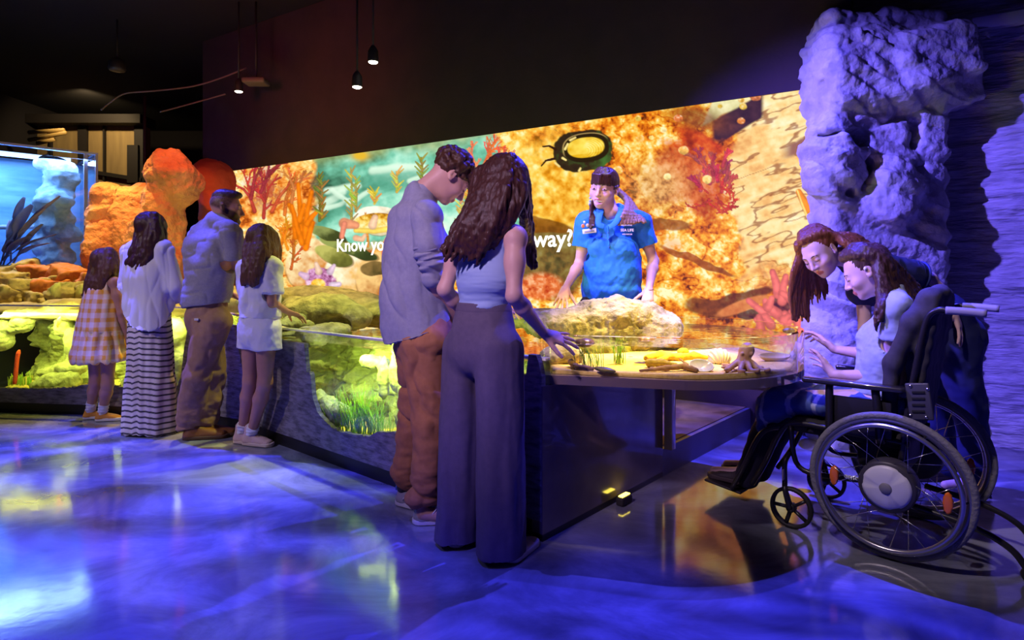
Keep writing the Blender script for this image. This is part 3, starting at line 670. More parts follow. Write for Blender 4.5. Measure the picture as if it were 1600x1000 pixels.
# ---- rounded clear end
BC, BR = A(.82, 3.27), .68
def bowl_outline(r, n=72, closed=True):
    a0 = math.radians(-97); a1 = math.radians(63)
    arc = [(BC[0] + r * math.cos(t), BC[1] + r * math.sin(t)) for t in np.linspace(a0, a1, n)]
    k = BR - r
    return [(.15 + k, 2.745 + k)] + arc + [(.16 + k, 3.50 - k)]
acr = glass('acrylic', (.965, .975, .93), 1.49, boost=1.25)
acr_edge = glass('acrylic_polished', (.86, .88, .8), 1.6, boost=1.8)
def bowl():
    ZB, ZT, ZS = .685, .905, .725
    o = bowl_outline(BR); i_ = bowl_outline(BR - .03); n = len(o)
    def wall(pts, z0, z1, flip=False):
        V = [(x, y, z0) for x, y in pts] + [(x, y, z1) for x, y in pts]; Fc = [(k, (k + 1) % n, n + (k + 1) % n, n + k) for k in range(n)]
        return V, [f[::-1] for f in Fc] if flip else Fc
    m = MB(); m.add(*wall(o, ZS, ZT)); m.add(*wall(i_, ZS, ZT, True)); m.build('clear_wall', acr, tank)
    r = MB(); V = [(x, y, ZT) for x, y in o] + [(x, y, ZT) for x, y in i_]; r.add(V, [(k, (k + 1) % n, n + (k + 1) % n, n + k) for k in range(n)])
    r.build('rim', acr_edge, tank, False)
    s = MB().prism(o, ZB, ZS); s.build('base_slab', mat('acrylic_slab', (.12, .10, .15), .05, c2=(.20, .14, .12), scale=3, coat=1, spec=1), tank, False)
    w_ = MB(); V = [(x, y, .862) for x, y in i_]; w_.add(V, [list(range(n))]); 
    # water as a fine fan so ripples shade smoothly
    w_.build('water_surface', waterm, tank, False)
    # sand bed with an uneven heap against the wall
    nr = 26; V = []; c = A(.62, 3.2); ii = np.array(bowl_outline(BR - .034, 120)); m_ = len(ii)
    for t in np.linspace(.02, 1, nr):
        for q in ii: p = c + (q - c) * t; V.append((p[0], p[1], 0))
    V = np.array(V); tt = np.repeat(np.linspace(.02, 1, nr), m_); V[:, 2] = .738 + .010 * fbm(V * 7, 3, 8) + .008 * sstep(.8, 1, tt) * ridge(V * 5, 2, 3) + .006
    Q = np.array([(a * m_ + b, a * m_ + (b + 1) % m_, (a + 1) * m_ + (b + 1) % m_, (a + 1) * m_ + b) for a in range(nr - 1) for b in range(m_)])
    sk = MB(); e = V[-m_:]; sk.add(np.vstack([e, np.c_[e[:, :2], np.full(m_, ZS + .001)]]), [(b, m_ + b, m_ + (b + 1) % m_, (b + 1) % m_) for b in range(m_)])
    VV = np.vstack([V, np.c_[e[:, :2], np.full(m_, ZS + .001)]]); n0 = len(V)
    Q2 = np.array([((nr - 1) * m_ + b, (nr - 1) * m_ + (b + 1) % m_, n0 + (b + 1) % m_, n0 + b) for b in range(m_)])
    mesh('sand_bed', VV, np.vstack([Q, Q2]), sandm, tank)
bowl()
# side panel, recess, plinth, post
ud = nrm(A(.738, .85)); corner = FL[-1]
def sp(t, off=0.): q = corner + ud * t + A(ud[1], -ud[0]) * off; return q
sidem = mat('side_gloss', (.16, .125, .115), .16, c2=(.22, .17, .14), scale=4, coat=.6, spec=.9)
MB().prism([sp(0, 0), sp(1.13, 0), sp(1.13, -.06), sp(0, -.06)], .03, .684).build('side_panel', sidem, tank, False)
MB().prism([sp(-.0, .0), sp(1.13, .0), sp(1.13, -.05), sp(0, -.05)], 0, .03).build('kick_board', kickm, tank, False)
MB().prism([sp(1.13, -.06), sp(1.13, -.22), sp(1.17, -.22), sp(1.17, -.03)], .16, .684).build('end_panel', mat('end_dark', (.03, .022, .03), .3), tank, False)
q = sp(1.16, .03); MB().box((q[0], q[1], .423), (.05, .05, .524), frame(A(0, 0, 1), A(*ud, 0)), .004).build('support_post', mat('post_acrylic', (.6, .5, .3), .12, spec=1, coat=1), tank)
pl = MB().prism([sp(1.13, 0), sp(2.9, 0), sp(2.9, -1.9), sp(1.13, -1.9)], 0, .16)
o = pl.build('trim_2', mat('plinth_gray', (.10, .10, .14), .45), smooth=False); o['kind'] = 'structure'
MB().prism([sp(1.15, -.03), sp(2.88, -.03), sp(2.88, -1.88), sp(1.15, -1.88)], .16, .166).build('trim_3', mat('plinth_sand', (.20, .13, .06), .8, c2=(.11, .07, .035), scale=6), smooth=False)['kind'] = 'structure'
# ------------------------------------------------------------------ rocks
def rock(name, label, cat, blobs, m, h=.02, seed=0, amp=.05, freq=3., group=None, rid=.5, k=.05, fine=.012, sub=None, facet=None, flat=None):
    f = Field()
    for b in blobs:
        c, r = b[0], b[1]; R = np.array(Matrix.Rotation(b[2] if len(b) > 2 else 0, 3, 'Z') @ Matrix.Rotation(b[3] if len(b) > 3 else 0, 3, 'Y'))
        if facet: f.box(c, A(*r) * .9, R, min(r) * facet, k)
        else: f.ell(c, r, R, k)
    if sub:
        for c, r in sub: f.ell(c, r, None, .03, 's')
    if flat: f.cut(A(0, 0, flat), (.04, -.12, 1), .02)
    def disp(V): return amp * ((1 - rid) * fbm(V * freq, 4, seed) + rid * (ridge(V * freq * .8, 4, seed + 3) - .3)) + fine * fbm(V * freq * 6, 3, seed + 9)
    o = sculpt(name, f, h, m, None, disp)
    return tag(o, label, cat, group)
ledgem = mat('ledge_rock', (.42, .38, .25), .88, c2=(.19, .17, .11), scale=10, bump=.7, bscale=30, bdist=.02)
# ledge the presenter leans over
rock('rock_ledge', 'broad flat grey rock in the round pool below the presenter hands', 'rock',
     [(P(905, 505, 3.58), (.17, .15, .10)), (P(962, 500, 3.58), (.24, .16, .14)), (P(930, 484, 3.62), (.10, .12, .06)), (P(1020, 510, 3.58), (.17, .15, .10)), (P(1043, 515, 3.56), (.08, .12, .08)), (P(960, 528, 3.56), (.38, .15, .09)), (P(862, 506, 3.60), (.17, .14, .07)), (P(990, 492, 3.6), (.18, .14, .08))],
     mat('ledge_grey', (.27, .25, .17), .88, c2=(.11, .10, .065), scale=12, bump=.8, bscale=34, bdist=.02), .009, 4, .045, 7, fine=.012, rid=.7, flat=1.42)
rock('rock_ledge', 'flat pale rock slab left of the presenter with a dark grille slot below', 'rock',
     [(P(825, 498, 3.75), (.26, .14, .042)), (P(770, 497, 3.9), (.28, .2, .055)), (P(855, 495, 3.7), (.16, .12, .045))], ledgem, .016, 9, .03, 5)
gr = thing('drain_grille', 'dark slotted grille under the flat rock slab at the pool back', 'grille', P(862, 515, 3.72))
g = MB()
for k in range(24): q = P(838 + k * 2.3, 0, 3.70); g.box((q[0], q[1], .865), (.004, .012, .10))
g.build('bars', mat('grille_brown', (.10, .05, .02), .6), gr, False)
MB().box((P(862, 0, 3.73)[0], 3.73, .865), (.26, .02, .12)).build('backing', mat('grille_dark', (.03, .018, .01), .8), gr, False)
# rocks of the long pool seen between the girl and the youth
rock('rock_ledge', 'long low olive rock shelf behind the shallow pool, under the glowing screen', 'rock',
     [(P(455, 465, 5.9), (.35, .3, .09)), (P(500, 464, 6.0), (.38, .3, .10)), (P(550, 480, 5.8), (.5, .3, .14)), (P(610, 490, 5.6), (.45, .3, .13)), (P(660, 492, 5.3), (.4, .3, .12)), (P(420, 470, 6.0), (.3, .3, .08))], ledgem, .022, 21, .06, 4)
rock('rock_boulder', 'big pitted grey-green boulder right of the girl in white, over the pool', 'rock',
     [(P(490, 490, 5.1), (.22, .25, .15)), (P(520, 488, 5.1), (.22, .25, .15)), (P(470, 480, 5.2), (.15, .2, .09)), (P(548, 497, 5.0), (.16, .2, .10))], ledgem, .016, 31, .06, 5, sub=[(P(525, 506, 4.86), (.12, .16, .07))])
rock('rock_boulder', 'small rough rock at the corner of the shallow pool rim', 'rock',
     [(P(497, 519, 4.35), (.14, .2, .045)), (P(522, 515, 4.45), (.12, .14, .05)), (P(490, 530, 4.2), (.08, .12, .06)), (P(450, 520, 4.5), (.16, .2, .03))], ledgem, .012, 37, .03, 7)
# blocky pile behind the left pool
rg = random.Random(11); pilem = mat('pile_rock', (.52, .44, .27), .85, c2=(.34, .27, .15), scale=7, bump=.5, bscale=22, bdist=.02)
redm = mat('pile_red', (.62, .20, .07), .8, c2=(.45, .15, .06), scale=5, bump=.5, bscale=20, bdist=.02)
PILE = [(8, 440, 6.1, .20, 0, 'tan block at the far left edge of the rock pile'), (30, 428, 6.4, .22, 0, 'upper tan angular block left in the rock pile under the blue tank'), (20, 462, 5.8, .17, 0, 'low tan stone at the left edge just above the waterline'), (48, 452, 5.9, .17, 0, 'tan wedge stone second from the left in the rock pile'), (68, 432, 6.3, .2, 1, 'reddish slab below the blue tank in the rock pile'), (60, 470, 5.75, .13, 0, 'small tan stone at the waterline left of the dark gap'), (85, 448, 6.0, .19, 1, 'rust-coloured block in the middle of the rock pile'), (75, 468, 5.75, .11, 0, 'small dark-edged stone beside the gap in the pile'), (103, 440, 6.1, .16, 0, 'pale flat-topped block right of the rust-coloured block'), (112, 458, 5.8, .2, 0, 'largest pale tan boulder beside the girl in yellow'), (96, 474, 5.7, .10, 0, 'thin pale stone at the waterline left of the girl'), (108, 425, 6.1, .15, 1, 'orange-red flat rock under the corner of the blue tank'), (148, 436, 5.95, .14, 1, 'orange-red rock behind the small girl head'), (150, 458, 5.8, .18, 0, 'tan rock behind the girl in yellow'), (95, 422, 6.7, .16, 1, 'small red stone touching the blue tank base'), (40, 420, 6.35, .12, 0, 'small tan stone against the blue tank base, left')]
for k, (px, py, d, r, c, lab) in enumerate(PILE):
    rock('rock', lab, 'rock', [(P(px, py + 4, d), (r * rg.uniform(.8, 1.1), r, r * rg.uniform(.5, .75)), rg.uniform(-1, 1), rg.uniform(-.4, .4)), (P(px + rg.uniform(-9, 9), py + 8, d), (r * .7, r * .8, r * .5), rg.uniform(-1, 1), rg.uniform(-.6, .6))],
         redm if c else pilem, .013, 50 + k, .055, 7, group='stones of the pile under the blue tank', facet=.15, k=.02, fine=.008)
rock('rock_shelf', 'pale rock shelf along the water behind the left pool pane', 'rock', [(P(x, 486, 5.55), (.3, .3, .07)) for x in (-20, 40, 100, 150, 200, 250)] + [(P(110, 476, 5.5), (.2, .2, .06))], pilem, .022, 71, .04, 4)
rock('rock_shelf', 'dim rock mass behind the parents, below the dark opening', 'rock', [(P(x, 470, 6.2), (.35, .4, .16)) for x in (190, 240, 290, 340, 380)], pilem, .03, 75, .05, 3)
# painted rock column and its dark companion
orm = mat('orange_rock', (.60, .30, .20), .75, c2=(.40, .13, .09), scale=2.2, bump=.9, bscale=16, bdist=.05)
rock('rock_column', 'tall orange-lit rock column with a mushroom-like head beside the blue tank', 'rock column',
     [(P(270, 278, 6.5), (.26, .26, .24)), (P(265, 262, 6.5), (.22, .22, .14)), (P(282, 292, 6.45), (.18, .2, .2)), (P(255, 330, 6.5), (.22, .24, .36)), (P(246, 380, 6.5), (.26, .26, .4)), (P(240, 420, 6.4), (.3, .3, .3)),
      (P(215, 325, 6.7), (.3, .2, .26), 0, -.35), (P(205, 380, 6.6), (.4, .22, .42)), (P(168, 310, 6.6), (.12, .18, .14)), (P(165, 350, 6.6), (.14, .2, .36)), (P(160, 400, 6.5), (.14, .2, .4)), (P(215, 440, 6.6), (.5, .25, .3))],
     orm, .016, 5, .12, 3.2, rid=.7, k=.05, fine=.022)
rock('rock_column', 'dim dark red rock column behind the man, left of the screen', 'rock column',
     [(P(333, 280, 7.3), (.24, .24, .24)), (P(338, 330, 7.3), (.2, .22, .45)), (P(345, 400, 7.2), (.28, .24, .5)), (P(320, 270, 7.35), (.15, .2, .14))], mat('red_rock', (.42, .07, .05), .8, c2=(.30, .05, .04), scale=3, bump=.6, bscale=14, bdist=.03), .026, 15, .08, 3.2, k=.07)
# carved pillar
pm = mat('pillar_rock', (.62, .60, .64), .8, c2=(.44, .42, .46), scale=6, bump=.7, bscale=16, bdist=.03)
def pillar():
    f = Field(); D = 4.15
    f.box(P(1364, 330, D + .12) * A(1, 1, 0) + A(0, 0, 1.45), (.40, .20, 1.5), None, .06, .05)
    f.box(P(1372, 125, D + .05), (.43, .22, .22), np.array(Matrix.Rotation(-.12, 3, 'Y')), .08, .08)
    f.box(P(1330, 95, D + .05), (.24, .20, .14), None, .06, .08)
    f.box(P(1440, 100, D), (.27, .22, .19), np.array(Matrix.Rotation(-.25, 3, 'Y')), .06, .05); f.box(P(1470, 140, D + .06), (.17, .2, .17), np.array(Matrix.Rotation(-.3, 3, 'Y')), .05, .06)
    f.ell(P(1300, 250, D - .02), (.2, .16, .3), None, .08); f.ell(P(1390, 300, D - .05), (.2, .16, .24), None, .06)
    f.ell(P(1395, 330, D - .08), (.12, .12, .14), None, .05); f.ell(P(1330, 480, D), (.3, .2, .4), None, .08); f.ell(P(1300, 560, D - .05), (.24, .22, .3), None, .08)
    for (px, py, rx, rz, dep) in ((1340, 218, .10, .075, .12), (1362, 262, .035, .13, .14), (1434, 205, .05, .13, .14), (1330, 300, .03, .04, .08), (1410, 182, .17, .03, .07), (1352, 290, .03, .05, .1), (1470, 105, .08, .06, .1), (1438, 258, .05, .03, .08), (1300, 210, .09, .02, .05)):
        f.ell(P(px, py, D - .10), (rx, dep, rz), np.array(Matrix.Rotation(-.35, 3, 'Y')) if rx > .1 else None, .03, 's')
    def disp(V):
        q = V @ np.array(Matrix.Rotation(.42, 3, 'Y')); ly = np.sin(q[:, 2] * 34 + 5 * fbm(V * 2.2, 2, 4)) * sstep(-.1, .4, fbm(V * 1.7 + 3, 2, 8))
        cell = np.abs(noise3(V * 13, 60)); bub = (sstep(.0, .35, fbm(V * 2.1, 2, 77))) * (.5 - cell)
        st = q[:, 2] * 9 + 1.2 * fbm(V * 1.5, 3, 31); lay = (st - np.floor(st)); lay = sstep(0, .75, lay) * sstep(1, .9, lay)
        return .022 * fbm(V * 3, 4, 3) + .032 * (ridge(V * 2.6, 4, 6) - .3) + .012 * ly + .032 * bub + .012 * fbm(V * 22, 3, 12) + .012 * (lay - .5)
    tag(sculpt('rock_pillar', f, .0115, pm, None, disp), 'tall carved rock pillar with hollows and fossil ridges, lit violet', 'pillar')
pillar()
# ------------------------------------------------------------------ tall blue aquarium on the left
def blue_tank():
    E = P(153, 400, 6.9)[:2]; Wp = P(-70, 400, 6.05)[:2]; u = nrm(E - Wp); v = A(-u[1], u[0]); v = v if v[1] > 0 else -v; z0, z1, dp = 1.235, 2.515, 1.0
    root = thing('aquarium', 'tall clear aquarium glowing blue behind the rock pile at the far left', 'aquarium', (*((E + Wp) / 2), 0))
    L_ = np.linalg.norm(E - Wp); q = lambda s, t: Wp + u * s + v * t
    g = glass('blue_glass', (.93, .96, 1), 1.48, boost=1.2); eg = mat('edge_lilac', (.55, .55, .85), .15, spec=1, coat=1)
    MB().prism([q(0, 0), q(L_, 0), q(L_, .03), q(0, .03)], z0, z1).build('front_pane', g, root, False); MB().prism([q(L_ - .03, .03), q(L_, .03), q(L_, dp), q(L_ - .03, dp)], z0, z1).build('side_pane', g, root, False)
    R = np.stack([A(*u, 0), A(*v, 0), A(0, 0, 1)], 1); c = lambda s, t, z: A(*q(s, t), z)
    e = MB(); e.box(c(L_ - .012, .006, (z0 + z1) / 2), (.024, .03, z1 - z0), R); e.build('corner_edge', eg, root, False)
    MB().box(c(L_ / 2, .012, z1 + .012), (L_, .05, .024), R).build('top_rail', eg, root, False); MB().box(c(L_ - .012, dp / 2, z1 + .012), (.03, dp, .024), R).build('top_rail', eg, root, False)
    MB().box(c(L_ - .11, .03, (z0 + z1) / 2), (.035, .03, z1 - z0), R).build('inner_post', mat('post_pale2', (.45, .42, .62), .35), root, False)
    MB().box(c(L_ / 2, dp / 2, .615), (L_ - .05, dp - .05, 1.23), R).build('plinth', mat('plinth_dark', (.02, .02, .03), .6), root, False)
    bw = mat('tank_back', (.16, .38, .85), .6, c2=(.36, .68, .95), scale=2.2, stretch=(.6, .6, 3)); MB().box(c(L_ / 2, dp - .02, (z0 + z1) / 2), (L_, .03, z1 - z0), R).build('back_panel', bw, root, False)
    MB().box(c(L_ / 2, dp / 2, z0 + .015), (L_ - .08, dp - .08, .03), R).build('gravel_bed', mat('gravel_blue', (.25, .30, .55), .8, c2=(.12, .15, .3), scale=40), root, False)
    n = 40; S, T = np.meshgrid(np.linspace(.03, L_ - .05, n), np.linspace(.035, dp - .05, 20), indexing='ij'); V = np.array([c(s, t, 2.30) for s, t in zip(S.ravel(), T.ravel())]); i = np.arange(n * 20).reshape(n, 20); Q = np.stack([i[:-1, :-1], i[1:, :-1], i[1:, 1:], i[:-1, 1:]], -1).reshape(-1, 4)
    mesh('water_surface', V, Q, glass('water_blue', (.80, .92, 1), 1.33, bump=.3, bscale=7, boost=1.4), root)
    MB().box(c(L_ * .5, .6, 1.70), (L_ * .62, .06, .05), R @ np.array(Matrix.Rotation(-.06, 3, 'Y'))).build('reflection_streak', mat('reflection_streak', (.75, .8, .9), .3), root)  # pale bar stands in for a light tube's reflection in the aquarium
    MB().box(c(L_ / 2, .5, z1 - .02), (L_ * .7, .10, .04), R).build('lamp_bar', mat('lamp_blue', (.5, .6, 1), .4, emit=(.45, .65, 1), estr=2.5), root)
    f = Field(); rg = random.Random(3)
    for k in range(14): z = z0 + .05 + k * .088; f.ell(c(L_ - .30 + rg.uniform(-.06, .05), .42 + rg.uniform(-.08, .08), z), (.15 + rg.uniform(0, .07), .14, .11), None, .05)
    o = sculpt('rock_column', f, .018, mat('rock_paleblue', (.50, .62, .68), .8, c2=(.30, .42, .52), scale=12, bump=.6, bscale=20, bdist=.02), None, lambda V: .06 * (ridge(V * 4, 4, 3) - .3) + .02 * fbm(V * 14, 3, 5)); tag(o, 'pale encrusted rock column standing inside the blue aquarium', 'rock column')
    m = MB(); bm_ = c(L_ - .78, .30, z0 + .03); r2 = random.Random(5)
    for k, (px, py, w_) in enumerate(((38, 308, .055), (50, 320, .07), (16, 345, .06), (28, 362, .07), (20, 375, .05), (60, 340, .04), (88, 366, .05), (76, 380, .05), (94, 306, .04), (66, 350, .045), (30, 330, .04), (48, 368, .07), (70, 326, .04))):
        tip = P(px, py, 6.62 + r2.uniform(-.1, .1)); st = bm_ + A(r2.uniform(-.06, .06), r2.uniform(-.06, .06), r2.uniform(0, .3) * (py < 350)); ax = tip - st; mid = st + ax * .5 + A(0, 0, .06)
        pts = smooth_curve([st, mid, tip], 8); t = np.linspace(0, 1, len(pts)); rr = w_ * np.sin(np.pi * np.clip(t * .9 + .02, 0, 1)) ** .8 * (t > .35) + .012 * (t <= .35) + .002
        m.tube(pts, rr, 8, flat=.18)
    tag(m.build('water_plant', mat('plant_mauve', (.20, .15, .22), .5, c2=(.30, .24, .30), scale=6)), 'brownish plant with big pointed leaves inside the blue aquarium', 'plant')
blue_tank()
# ------------------------------------------------------------------ life in the pools
def ground_pt(px, py, z=.745): return P(px, py, (H - z) * F / (py - HY))
def grass_clump(name, label, base, n, hgt, sprd, m, w=.006, seed=0, lean=(0, 0), group=None):
    rg = random.Random(seed); mb = MB()
    for k in range(n):
        b = base + A(rg.gauss(0, sprd * .35), rg.gauss(0, sprd * .25), 0); h = hgt * rg.uniform(.55, 1.05); a = rg.uniform(0, 6.28); l = rg.uniform(.1, .45) * h
        d = A(math.cos(a) + lean[0], math.sin(a) * .6 + lean[1], 0); pts = smooth_curve([b, b + A(0, 0, h * .5) + d * l * .25, b + A(0, 0, h) + d * l], 5)
        mb.tube(pts, w * np.array([math.sin(math.pi * (.35 + .6 * t)) for t in np.linspace(0, 1, len(pts))]) + .0008, 6, flat=.3)
    return tag(mb.build(name, m), label, 'water plant', group)
gm1 = mat('grass_green', (.20, .46, .03), .5, c2=(.36, .62, .06), scale=9); gm2 = mat('grass_olive', (.34, .46, .03), .5, c2=(.50, .58, .08), scale=9)
# shallow pool window
for k, (px, py, hgt, n) in enumerate(((548, 676, .34, 26), (566, 678, .32, 26), (584, 674, .38, 30), (530, 660, .30, 22), (558, 670, .38, 30), (600, 668, .30, 20))):
    q, i = front_at_px(px); qq = front_idx(i) - front_nrm(i) * (.22 + .05 * (k % 3)); dd = qq[1]; b = A(P(px, 0, dd)[0], dd, .125)
    grass_clump('seagrass', ['tall green seagrass tuft at the left of the lit window clump', 'green seagrass tuft in the middle of the lit window clump', 'green seagrass tuft at the right of the lit window clump', 'shorter green seagrass tuft beside the little grey rock', 'tallest green seagrass tuft at the back of the lit window clump', 'short green seagrass tuft nearest the rust brown trousers'][k], b, n, hgt, .07, gm1, .0055, 20 + k, group='seagrass in the lit pool window')
def in_tank(px, py, back): q, i = front_at_px(px); qq = front_idx(i) - front_nrm(i) * back; return P(px, py, qq[1])
trm = mat('tank_stone', (.48, .47, .28), .85, c2=(.24, .24, .14), scale=12, bump=.7, bscale=30, bdist=.02)
rock('rock', 'knobbly grey rock at the lower left of the seagrass window', 'rock', [(in_tank(512, 640, .25), (.07, .07, .09)), (in_tank(530, 648, .24), (.07, .06, .07)), (in_tank(500, 630, .28), (.05, .06, .1))], trm, .010, 91, .03, 9)
rock('rock', 'pale knobbly rock right of the seagrass in the pool window', 'rock', [(in_tank(640, 630, .32), (.07, .07, .16)), (in_tank(655, 600, .36), (.07, .07, .2)), (in_tank(628, 655, .26), (.05, .05, .06))], trm, .010, 93, .035, 9)
rock('rock', 'twisted pale root-like rock hanging behind the seagrass', 'rock', [(in_tank(600, 590, .40), (.03, .05, .14)), (in_tank(620, 570, .40), (.04, .05, .16)), (in_tank(585, 566, .42), (.09, .05, .05)), (in_tank(645, 560, .42), (.05, .05, .10))], trm, .010, 95, .03, 9)
# left window
rock('rock', 'rounded olive boulder at the bottom of the left pool window', 'rock', [(in_tank(88, 600, .24), (.15, .1, .10)), (in_tank(70, 605, .22), (.1, .08, .06)), (in_tank(108, 598, .26), (.1, .09, .10))], trm, .012, 97, .03, 7)
rock('rock', 'light rock arch across the left pool window beside the girl', 'rock', [(in_tank(110, 575, .34), (.14, .1, .06)), (in_tank(85, 582, .34), (.14, .1, .05)), (in_tank(112, 540, .4), (.06, .08, .16)), (in_tank(98, 510, .42), (.05, .08, .1))], trm, .012, 99, .035, 7)
rock('rock', 'pale craggy rock at the upper left of the left pool window', 'rock', [(in_tank(20, 510, .32), (.16, .1, .07)), (in_tank(0, 530, .3), (.12, .1, .1)), (in_tank(35, 500, .3), (.08, .1, .05))], trm, .012, 101, .035, 7)
rock('rock', 'light green rock seen between the mother skirt and the man legs', 'rock', [(in_tank(280, 580, .26), (.10, .08, .2)), (in_tank(272, 520, .28), (.12, .1, .14)), (in_tank(205, 610, .24), (.1, .08, .14))], trm, .012, 103, .035, 7)
grass_clump('seagrass', 'low yellow-green seagrass tuft at the bottom of the left pool window', in_tank(22, 602, .2), 22, .10, .10, gm2, .006, 31); grass_clump('seagrass', 'spiky green seagrass tuft right of the red sea whip', in_tank(42, 602, .22), 18, .12, .09, gm1, .005, 33)
mb = MB(); mb.tube(smooth_curve([in_tank(23, 600, .18), in_tank(25, 580, .18), in_tank(27, 560, .18), in_tank(30, 547, .18)], 5), [.016] * 14 + [.013, .008], 8); tag(mb.build('sea_whip', mat('whip_red', (.75, .07, .03), .6, bump=.5, bscale=80)), 'upright red sea whip in the left pool window', 'coral')
f = Field(); q = in_tank(92, 502, .12); f.ell(q, (.016, .012, .03), None, .01); f.ell(q + A(-.01, 0, -.035), (.010, .008, .022), None, .01); f.ell(q + A(.012, 0, .03), (.012, .01, .014), None, .01)
tag(sculpt('seahorse', f, .005, mat('seahorse_orange', (.75, .22, .06), .6)), 'small orange seahorse-like animal high in the left pool window', 'animal')
# ---- on the sand of the round end
grass_clump('seagrass', 'leaning green seagrass tuft under the woman hand in the round pool', ground_pt(918, 573), 30, .13, .10, gm1, .0045, 41, (-1.0, 0)); grass_clump('seagrass', 'upright green seagrass tuft in the middle of the round pool', ground_pt(966, 568), 22, .14, .04, gm1, .0045, 43)
rock('rock', 'pale rounded stone at the left of the round pool', 'rock', [(ground_pt(872, 566) + A(0, .02, .03), (.075, .06, .055)), (ground_pt(895, 568) + A(0, .05, .03), (.06, .06, .05)), (ground_pt(858, 569) + A(0, .03, .02), (.04, .05, .04))], mat('stone_pale', (.55, .46, .28), .85, c2=(.34, .27, .15), scale=16, bump=.6, bscale=60, bdist=.01), .006, 111, .014, 12, fine=.004)
rock('rock', 'mossy dark rock bank under the ledge at the back of the round pool', 'rock', [(P(990, 548, 3.55), (.2, .12, .07)), (P(1060, 548, 3.6), (.22, .12, .07)), (P(930, 545, 3.45), (.2, .12, .07))], mat('rock_mossy', (.22, .24, .06), .9, c2=(.12, .12, .04), scale=20, bump=.7, bscale=60, bdist=.01), .010, 113, .03, 9)
def soft(name, label, cat, f, m, h=.004, disp=None): return tag(sculpt(name, f, h, m, None, disp), label, cat)
f = Field(); b = ground_pt(1160, 579); f.ell(b + A(.03, .03, .085), (.034, .032, .040), np.array(Matrix.Rotation(.5, 3, 'Y')), .01); f.ell(b + A(.01, .015, .045), (.03, .028, .028), None, .02)
rg = random.Random(7)
for k in range(8):
    a = 2 * math.pi * k / 8 + .3; r = .075 + rg.uniform(0, .045); pts = smooth_curve([b + A(.012, .015, .045), b + A(.4 * r * math.cos(a) + .01, .4 * r * math.sin(a) * .8 + .01, .032), b + A(.75 * r * math.cos(a), .7 * r * math.sin(a), .008), b + A(r * math.cos(a) + .012, r * math.sin(a) * .9, .008), b + A(r * 1.15 * math.cos(a + .25), r * 1.05 * math.sin(a + .25), .013)], 4); f.chain(pts, np.linspace(.014, .004, len(pts)), .008)
for x in (-1, 1): f.ell(b + A(.02 + x * .022, .0, .075), (.008, .008, .009), None, .006)
soft('octopus', 'small tan octopus model with curling arms on the sand of the round pool', 'octopus', f, mat('octopus_tan', (.42, .20, .09), .6, c2=(.56, .34, .16), scale=20, bump=.3, bscale=90, bdist=.004), .0036)
def shell_dish(label, px, py, rx, ry, tilt, m_out, m_in, rot=0.):
    root = thing('shell', label, 'shell', ground_pt(px, py)); c = ground_pt(px, py) + A(0, 0, .012); R = np.array(Matrix.Rotation(rot, 3, 'Z') @ Matrix.Rotation(tilt, 3, 'X'))
    out = [(0, -.012), (.5, -.010), (.85, .002), (1., .012), (.92, .013)]; inn = [(.92, .013), (.75, .006), (.5, -.002), (0, -.005)]
    for nm, pr, m in (('outer_shell', out, m_out), ('mother_of_pearl', inn, m_in)):
        n = 36; V = []; Fc = []
        for r, z in pr:
            for j in range(n): t = 2 * math.pi * j / n; V.append(c + R @ A(r * rx * math.cos(t), r * ry * math.sin(t), z * rx / .06))
        for i in range(len(pr) - 1):
            for j in range(n): Fc.append((i * n + j, i * n + (j + 1) % n, (i + 1) * n + (j + 1) % n, (i + 1) * n + j))
        mesh(nm, V, Fc, m, root)
white_sh = mat('shell_white', (.80, .74, .62), .5); pearl = mat('pearl', (.55, .5, .45), .12, c2=(.4, .42, .42), scale=9, coat=.8)
shell_dish('white oval abalone shell showing its shiny inside, round pool', 1095, 578, .058, .045, .55, white_sh, pearl, .1)
shell_dish('long tan open shell lying behind the octopus', 1210, 564, .085, .034, .30, mat('shell_tan', (.45, .32, .16), .6), mat('shell_inner', (.55, .42, .24), .4), .12)
f = Field(); b = ground_pt(1124, 566); f.ell(b + A(0, 0, .022), (.055, .045, .045), None, .01); f.cut(b + A(0, 0, -.004), (0, 0, -1))
soft('scallop_shell', 'ribbed cream scallop shell standing behind the white oval shell', 'shell', f, mat('shell_cream', (.74, .64, .38), .6), .0035, lambda V: .004 * np.sin(np.arctan2(V[:, 0] - b[0], V[:, 2] - b[2] + .03) * 26))
f = Field(); f.chain([ground_pt(1012, 566) + A(0, .03, .016), ground_pt(1035, 564) + A(0, .03, .022), ground_pt(1065, 565) + A(0, .03, .018), ground_pt(1088, 563) + A(0, .03, .016), ground_pt(1108, 563) + A(0, .03, .010)], [.014, .022, .018, .020, .008], .02); f.chain([ground_pt(1048, 564) + A(0, .02, .02), ground_pt(1030, 568) + A(0, .0, .015), ground_pt(1016, 569) + A(0, 0, .01)], [.016, .012, .008], .01); f.ell(ground_pt(1070, 560) + A(0, .03, .03), (.03, .025, .02), None, .02)
soft('sponge', 'bright yellow finger sponge lying across the round pool', 'sponge', f, mat('sponge_yellow', (.80, .50, .02), .8, bump=.4, bscale=120, bdist=.004), .004, lambda V: .004 * fbm(V * 50, 3, 3))
f = Field(); f.chain([ground_pt(1014, 573) + A(0, 0, .018), ground_pt(1032, 573) + A(0, 0, .020), ground_pt(1058, 574) + A(0, 0, .010)], [.018, .017, .008], .01)
soft('sea_cucumber', 'knobbly olive-yellow sea cucumber left of the white oval shell', 'animal', f, mat('cucumber_olive', (.28, .20, .03), .7, c2=(.16, .10, .02), scale=50), .0035, lambda V: .004 * np.abs(noise3(V * 90, 5)))
